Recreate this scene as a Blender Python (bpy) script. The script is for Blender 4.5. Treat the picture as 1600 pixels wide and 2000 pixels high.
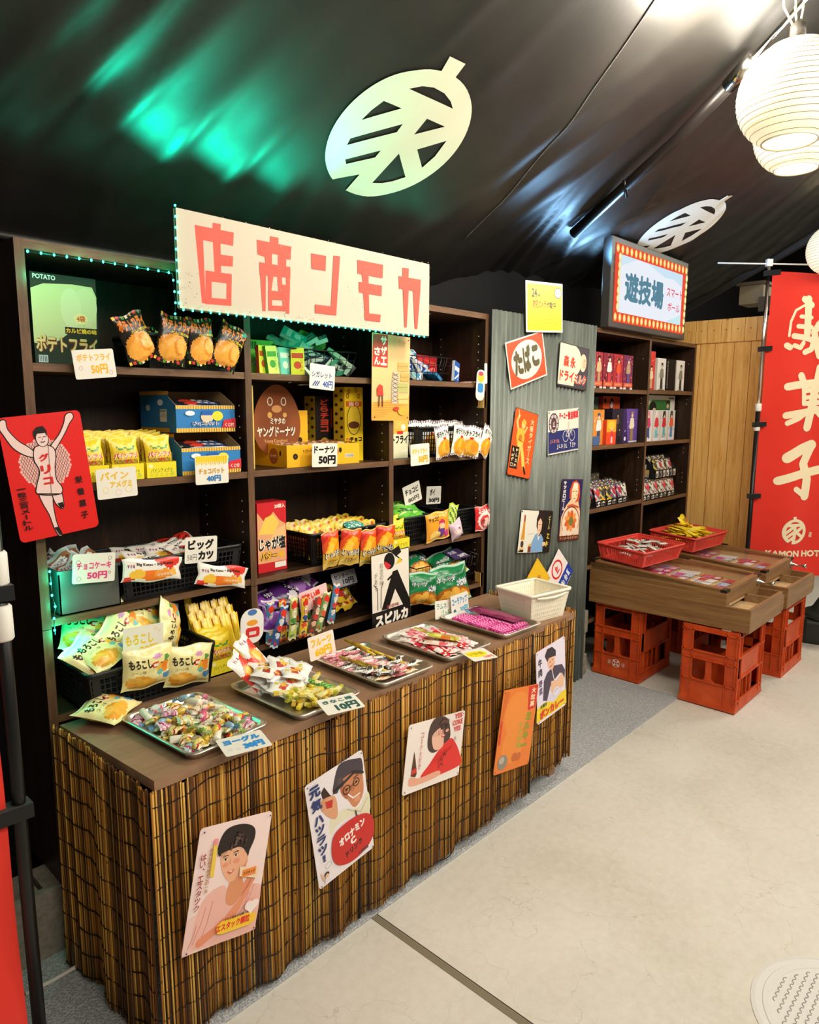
import bpy, bmesh, math, random, json
from mathutils import Matrix, Vector, Euler, noise
for o in list(bpy.data.objects): bpy.data.objects.remove(o)
SC = bpy.context.scene
COL = SC.collection
PI = math.pi
# ---------------------------------------------------------------- camera
f_px, yaw, pitch, roll = 1375.2, math.radians(46.749), math.radians(8.4236), math.radians(-.2316)
fw = Vector((math.sin(yaw)*math.cos(pitch), math.cos(yaw)*math.cos(pitch), -math.sin(pitch)))
rt = Vector((math.cos(yaw), -math.sin(yaw), 0)); dn = fw.cross(rt)
r2 = math.cos(roll)*rt+math.sin(roll)*dn; d2 = -math.sin(roll)*rt+math.cos(roll)*dn
cam = bpy.data.cameras.new('camera'); camo = bpy.data.objects.new('camera', cam); COL.objects.link(camo)
cam.sensor_fit = 'VERTICAL'; cam.sensor_height = 36; cam.lens = f_px*36/2000; cam.clip_start = .05
camo.matrix_world = Matrix(((r2.x, -d2.x, -fw.x, 0), (r2.y, -d2.y, -fw.y, 0), (r2.z, -d2.z, -fw.z, 1.42), (0, 0, 0, 1)))
SC.camera = camo
# ---------------------------------------------------------------- light, world, exposure
SC.view_settings.view_transform = 'Standard'; SC.view_settings.look = 'None'
SC.view_settings.gamma = 1; SC.view_settings.use_curve_mapping = False
SC.view_settings.exposure = -0.03
W = bpy.data.worlds.new('hall'); SC.world = W; W.use_nodes = True
W.node_tree.nodes['Background'].inputs[0].default_value = (1.0, .93, .82, 1)
W.node_tree.nodes['Background'].inputs[1].default_value = .17
def area(name, loc, tgt, sx, sy, power, col):
    l = bpy.data.lights.new(name, 'AREA'); l.shape = 'RECTANGLE'; l.size = sx; l.size_y = sy; l.energy = power; l.color = col
    o = bpy.data.objects.new(name, l); COL.objects.link(o); o.location = loc
    o.rotation_euler = (Vector(tgt)-Vector(loc)).to_track_quat('-Z', 'Y').to_euler(); return o
def point(name, loc, power, col, r=.05):
    l = bpy.data.lights.new(name, 'POINT'); l.energy = power; l.color = col; l.shadow_soft_size = r
    o = bpy.data.objects.new(name, l); COL.objects.link(o); o.location = loc; return o
def spot(name, loc, tgt, power, col, ang, r=.03):
    l = bpy.data.lights.new(name, 'SPOT'); l.energy = power; l.color = col; l.shadow_soft_size = r; l.spot_size = math.radians(ang); l.spot_blend = 1.0
    o = bpy.data.objects.new(name, l); COL.objects.link(o); o.location = loc; o.rotation_euler = (Vector(tgt)-Vector(loc)).to_track_quat('-Z', 'Y').to_euler(); return o
WARM = (1.0, .92, .78)
area('hall_lamp', (.7, -1.1, 2.75), (1.3, 1.6, .9), 2.0, .8, 46, WARM)
area('aisle_lamp', (3.2, -.9, 2.7), (2.9, 1.3, .5), 2.0, .8, 42, WARM)
area('far_lamp', (6.2, -.2, 2.8), (5.2, 1.0, .6), 1.6, .8, 60, WARM)
for x, e in ((.1, 9), (1.6, 20), (3.1, 16)): point('unseen_uplight', (x, -.2, 2.3), e, WARM, .15)  # out-of-view lights added to lift the ceiling, standing for presumed lanterns
point('lantern_glow', (2.16, .84, 2.45), 56, WARM, .12); point('lantern_glow', (2.68, .80, 2.53), 14, WARM, .12)
TEAL = (.0, 1.0, .58)
for x in (1.0, 1.17, 1.34, 1.51, 1.68, 1.86, 2.0): spot('sign_spot_light', (x, 1.745, 1.88), (x-.06, 1.47, 2.22), 18 if x < 1.4 else 2, TEAL, 92)
for x in (.66, .74, .82, .90, .97): point('shelf_strip_light', (x, 1.79, 1.764), .09, TEAL, .01)
for x in (1.30, 1.5, 1.7, 2.0): point('sign_under_light', (x, 1.735, 1.668), .26 if x < 1.9 else .05, TEAL, .012)
for z, e in ((1.72, .2), (1.0, .5), (.93, .35), (.86, .6)): point('shelf_side_light', (.634, 1.79, z), e, TEAL, .012)
spot('wall_spot_light', (3.34, 1.86, 2.03), (3.22, 1.52, 2.34), 26, (.3, .62, 1.0), 140, .05)
spot('sign_spot_light', (3.25, 1.74, 2.16), (3.75, 1.58, 2.36), 34, (.16, .5, 1.0), 80, .05)  # added blue spot beside the lit sign, tinting the second crest

# ---------------------------------------------------------------- helpers
def lin(c):
    if isinstance(c, str):
        c = c.lstrip('#'); c = tuple(int(c[i:i+2], 16)/255 for i in (0, 2, 4))
    return tuple(x/12.92 if x <= .04045 else ((x+.055)/1.055)**2.4 for x in c)
class B:
    """collects faces with their own colour and material slot, builds ONE mesh object"""
    def __init__(s): s.v = []; s.f = []; s.c = []; s.m = []; s.sm = []
    def add(s, vs, fs, col, mi=0, M=None, smooth=False):
        o = len(s.v)
        s.v += [tuple(M @ Vector(p)) if M is not None else tuple(p) for p in vs]
        many = isinstance(col, list)
        for i, f in enumerate(fs):
            s.f.append([o+j for j in f]); s.c.append(lin(col[i] if many else col)); s.m.append(mi); s.sm.append(smooth)
    def box(s, x0, x1, y0, y1, z0, z1, col='ffffff', mi=0, M=None):
        s.add([(x0,y0,z0),(x1,y0,z0),(x1,y1,z0),(x0,y1,z0),(x0,y0,z1),(x1,y0,z1),(x1,y1,z1),(x0,y1,z1)],
              [(3,2,1,0),(4,5,6,7),(0,1,5,4),(1,2,6,5),(2,3,7,6),(3,0,4,7)], col, mi, M)
    def rbox(s, x0, x1, y0, y1, z0, z1, r, col='ffffff', mi=0, M=None, seg=2):
        bm = bmesh.new(); bmesh.ops.create_cube(bm, size=1)
        for v in bm.verts: v.co = ((x0+x1)/2+v.co.x*(x1-x0), (y0+y1)/2+v.co.y*(y1-y0), (z0+z1)/2+v.co.z*(z1-z0))
        bmesh.ops.bevel(bm, geom=bm.edges[:], offset=r, segments=seg, affect='EDGES', profile=.5)
        bm.verts.index_update()
        s.add([v.co[:] for v in bm.verts], [[v.index for v in f.verts] for f in bm.faces], col, mi, M); bm.free()
    def bar(s, a, b, w, h, col='ffffff', mi=0, M=None, up=(0, 0, 1)):
        a, b = Vector(a), Vector(b); d = (b-a).normalized(); u = Vector(up)
        if abs(d.dot(u)) > .98: u = Vector((0, 1, 0))
        x = d.cross(u).normalized()*w/2; y = x.cross(d).normalized()*h/2
        s.add([a-x-y, a+x-y, a+x+y, a-x+y, b-x-y, b+x-y, b+x+y, b-x+y],
              [(3,2,1,0),(4,5,6,7),(0,1,5,4),(1,2,6,5),(2,3,7,6),(3,0,4,7)], col, mi, M)
    def tube(s, pts, r, col='ffffff', mi=0, n=8, M=None, closed=False, smooth=True):
        pts = [Vector(p) for p in pts]; N = len(pts); vs = []; fs = []
        rr = r if isinstance(r, (list, tuple)) else [r]*N
        ref = None
        for i, p in enumerate(pts):
            if closed: t = pts[(i+1) % N]-pts[i-1]
            else: t = pts[min(i+1, N-1)]-pts[max(i-1, 0)]
            t.normalize()
            if ref is None: ref = Vector((0, 0, 1)) if abs(t.z) < .9 else Vector((1, 0, 0))
            x = t.cross(ref).normalized(); y = x.cross(t); ref = y
            for k in range(n):
                a = 2*PI*k/n; vs.append(p+x*math.cos(a)*rr[i]+y*math.sin(a)*rr[i])
        for i in range(N if closed else N-1):
            for k in range(n):
                j = (i+1) % N
                fs.append((i*n+k, j*n+k, j*n+(k+1) % n, i*n+(k+1) % n))
        if not closed:
            fs.append(list(range(n))); fs.append([(N-1)*n+k for k in range(n)][::-1])
        s.add(vs, fs, col, mi, M, smooth)
    def lathe(s, prof, col='ffffff', mi=0, n=24, M=None, smooth=True, capb=True, capt=True):
        vs = []; fs = []
        for r, z in prof:
            for k in range(n): vs.append((r*math.cos(2*PI*k/n), r*math.sin(2*PI*k/n), z))
        for i in range(len(prof)-1):
            for k in range(n): fs.append((i*n+k, i*n+(k+1) % n, (i+1)*n+(k+1) % n, (i+1)*n+k))
        if capb: fs.append(list(range(n))[::-1])
        if capt: fs.append([(len(prof)-1)*n+k for k in range(n)])
        s.add(vs, fs, col, mi, M, smooth)
    def mesh(s, name, mats):
        me = bpy.data.meshes.new(name); me.from_pydata(s.v, [], s.f)
        for m in mats: me.materials.append(m)
        at = me.color_attributes.new('Col', 'FLOAT_COLOR', 'CORNER')
        buf = []
        for p in me.polygons:
            i = p.index; p.material_index = s.m[i]; p.use_smooth = s.sm[i]
            buf += list(s.c[i]+(1.0,))*p.loop_total
        at.data.foreach_set('color', buf); me.update(); return me
def link(name, me, parent=None, loc=None, rot=None):
    o = bpy.data.objects.new(name, me); COL.objects.link(o)
    if parent: o.parent = parent
    if loc: o.location = loc
    if rot: o.rotation_euler = rot
    return o
def tag(o, label, cat, group=None):
    o['label'] = label; o['category'] = cat
    if group: o['group'] = group
    return o
def empty(name, loc, rz=0, label=None, cat=None, group=None):
    o = bpy.data.objects.new(name, None); COL.objects.link(o); o.location = loc; o.rotation_euler.z = rz; o.empty_display_size = .1
    if label: tag(o, label, cat, group)
    return o
def struct(name, b, mats):
    o = link(name, b.mesh(name, mats)); o['kind'] = 'structure'; return o
def dup(root, loc=None, rot=None, label=None, group=None):
    r = root.copy(); COL.objects.link(r)
    if loc is not None: r.location = loc
    if rot is not None: r.rotation_euler = rot
    if label: r['label'] = label
    if group: r['group'] = group
    for ch in list(root.children):
        c = ch.copy(); COL.objects.link(c); c.parent = r
        for g in list(ch.children):
            d = g.copy(); COL.objects.link(d); d.parent = c
    return r
# ---------------------------------------------------------------- flat graphics
_tc = {}
def text_mesh(s):
    k = s
    if k in _tc: return _tc[k]
    cu = bpy.data.curves.new('t', 'FONT'); cu.body = s; cu.resolution_u = 2
    ob = bpy.data.objects.new('t', cu); COL.objects.link(ob)
    bpy.context.view_layer.update()
    me = ob.to_mesh(); vs = [(v.co.x, v.co.y) for v in me.vertices]; fs = [list(p.vertices) for p in me.polygons]
    ob.to_mesh_clear(); bpy.data.objects.remove(ob); bpy.data.curves.remove(cu)
    _tc[k] = (vs, fs); return _tc[k]
class Art:
    """flat print: shapes in cm, each laid a hair above the one before"""
    def __init__(s): s.items = []
    def poly(s, p, col): s.items.append((list(map(tuple, p)), [list(range(len(p)))], col)); return s
    def rect(s, x0, y0, x1, y1, col): return s.poly([(x0,y0),(x1,y0),(x1,y1),(x0,y1)], col)
    def ell(s, cx, cy, rx, ry, col, rot=0, n=28):
        c, sn = math.cos(rot), math.sin(rot)
        return s.poly([(cx+rx*math.cos(2*PI*k/n)*c-ry*math.sin(2*PI*k/n)*sn, cy+rx*math.cos(2*PI*k/n)*sn+ry*math.sin(2*PI*k/n)*c) for k in range(n)], col)
    def ring(s, cx, cy, rx, ry, w, col, n=32):
        p = []; f = []
        for k in range(n):
            a = 2*PI*k/n; p += [(cx+rx*math.cos(a), cy+ry*math.sin(a)), (cx+(rx-w)*math.cos(a), cy+(ry-w)*math.sin(a))]
            j = (k+1) % n; f.append([2*k, 2*j, 2*j+1, 2*k+1])
        s.items.append((p, f, col)); return s
    def rrect(s, x0, y0, x1, y1, r, col): return s.poly(rrect(x0, y0, x1, y1, r), col)
    def line(s, pts, w, col, caps=True):
        p = []; f = []
        for a, b in zip(pts, pts[1:]):
            d = Vector((b[0]-a[0], b[1]-a[1])); L = d.length or 1e-6; d /= L; n = Vector((-d.y, d.x))*w/2
            o = len(p); p += [(a[0]+n.x, a[1]+n.y), (a[0]-n.x, a[1]-n.y), (b[0]-n.x, b[1]-n.y), (b[0]+n.x, b[1]+n.y)]; f.append([o, o+1, o+2, o+3])
        s.items.append((p, f, col))
        if caps and w > .15:
            p = []; f = []
            for q in pts:
                o = len(p); p += [(q[0]+w/2*math.cos(k*PI/5), q[1]+w/2*math.sin(k*PI/5)) for k in range(10)]; f.append(list(range(o, o+10)))
            s.items.append((p, f, col))
        return s
    def text(s, t, x0, y0, x1, y1, col, bold=.02, rot=0):
        vs, fs = text_mesh(t)
        if not vs: return s
        a0 = min(v[0] for v in vs)-bold; a1 = max(v[0] for v in vs)+bold; b0 = min(v[1] for v in vs)-bold; b1 = max(v[1] for v in vs)+bold
        kx = (x1-x0)/max(a1-a0, 1e-6); ky = (y1-y0)/max(b1-b0, 1e-6)
        if len(t) == 1 and t in 'ー一。、-': ky = kx
        mx, my = (x0+x1)/2, (y0+y1)/2; c, sn = math.cos(rot), math.sin(rot)
        offs = [(0, 0)]
        if bold > .012: offs = [(math.cos(q*PI/3+.5)*bold, math.sin(q*PI/3+.5)*bold) for q in range(6)]
        if bold > .03: offs.append((0, 0))
        if bold > .07: offs += [(math.cos(q*PI/3)*bold*.55, math.sin(q*PI/3)*bold*.55) for q in range(6)]
        for ox, oy in offs:                          # bold: the stroke laid down several times around itself
            p = []
            for v in vs:
                X = (v[0]+ox-(a0+a1)/2)*kx; Y = (v[1]+oy-(b0+b1)/2)*ky; p.append((mx+X*c-Y*sn, my+X*sn+Y*c))
            s.items.append((p, fs, col, .08))
        return s
    def vtext(s, t, x0, y0, x1, y1, col, bold=.02):
        n = len(t); h = (y1-y0)/n
        for i, ch in enumerate(t):
            ya = y1-(i+1)*h+h*.06; yb = y1-i*h-h*.06
            if ch == 'ー': m = (x0+x1)/2; w = (x1-x0)*.09; s.rect(m-w, ya, m+w, yb, col)
            elif ch in '、。': s.text(ch, x0+(x1-x0)*.6, yb-h*.3, x1, yb, col, bold)
            elif ch != ' ': s.text(ch, x0, ya, x1, yb, col, bold)
        return s
    def scrib(s, x0, y0, x1, y1, n, col, vert=False, seed=1):
        """lettering too small to read: n clusters of short strokes"""
        r = random.Random(seed*7+n)
        for k in range(n):
            if vert: a, c, b, d = x0, x1, y1-(y1-y0)*(k+.92)/n, y1-(y1-y0)*(k+.08)/n
            else: a, c, b, d = x0+(x1-x0)*(k+.08)/n, x0+(x1-x0)*(k+.92)/n, y0, y1
            w = min(c-a, d-b)*.13
            for q in range(4):
                t = r.uniform(.1, .9); u = r.uniform(0, .35); v = r.uniform(.65, 1)
                if q % 2: s.line([(a+(c-a)*u, b+(d-b)*t), (a+(c-a)*v, b+(d-b)*(t+r.uniform(-.1, .1)))], w, col, False)
                else: s.line([(a+(c-a)*t, b+(d-b)*u), (a+(c-a)*(t+r.uniform(-.1, .1)), b+(d-b)*v)], w, col, False)
                s.items[-1] = s.items[-1][:3]+(.05,)
        return s
    def emit(s, b, T, mi=0, step=6e-5):
        k = 0
        for it in s.items:
            k += it[3] if len(it) > 3 else 1
            b.add([T(x, y, (k+1)*step) for x, y in it[0]], it[1], it[2], mi)
def cr(p, n=4):
    """closed smooth outline through the points"""
    out = []; m = len(p)
    for i in range(m):
        a, b, c, d = p[i-1], p[i], p[(i+1) % m], p[(i+2) % m]
        for k in range(n):
            t = k/n
            out.append(tuple(.5*(2*b[j]+(c[j]-a[j])*t+(2*a[j]-5*b[j]+4*c[j]-d[j])*t*t+(3*b[j]-a[j]-3*c[j]+d[j])*t**3) for j in (0, 1)))
    return out
def rrect(x0, y0, x1, y1, r, n=5):
    p = []
    for cx, cy, a in ((x1-r, y1-r, 0), (x0+r, y1-r, PI/2), (x0+r, y0+r, PI), (x1-r, y0+r, 1.5*PI)):
        p += [(cx+r*math.cos(a+PI/2*k/n), cy+r*math.sin(a+PI/2*k/n)) for k in range(n+1)]
    return p
def plate(b, w, h, t, r, col, mi=0, back=None):
    """rounded sheet w x h (m) centred at origin, printed side towards -y"""
    p = rrect(-w/2, -h/2, w/2, h/2, r); n = len(p)
    vs = [(x, 0, z) for x, z in p]+[(x, t, z) for x, z in p]
    b.add(vs, [list(range(n)), [n+k for k in range(n)][::-1]]+[(k, n+k, n+(k+1) % n, (k+1) % n) for k in range(n)], [col]+[back or col]*(n+1), mi)
def sign_mesh(name, w, h, art, col, mat, r=.008, t=.0012):
    b = B(); plate(b, w, h, t, r, col)
    art.emit(b, lambda x, y, k: (x/100-w/2, -k, y/100-h/2)); return b.mesh(name, [mat])
def sign(name, w, h, loc, ang, art, col, label, cat, mat=None, r=.008, t=.0012, rx=0, rz=0, group=None):
    o = link(name, sign_mesh(name, w, h, art, col, mat or M_print, r, t), None, loc)
    o.rotation_euler = (Matrix.Rotation(math.radians(rz), 3, 'Z') @ Matrix.Rotation(math.radians(rx), 3, 'X') @ Matrix.Rotation(math.radians(-ang), 3, 'Y')).to_euler()
    return tag(o, label, cat, group)
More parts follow.
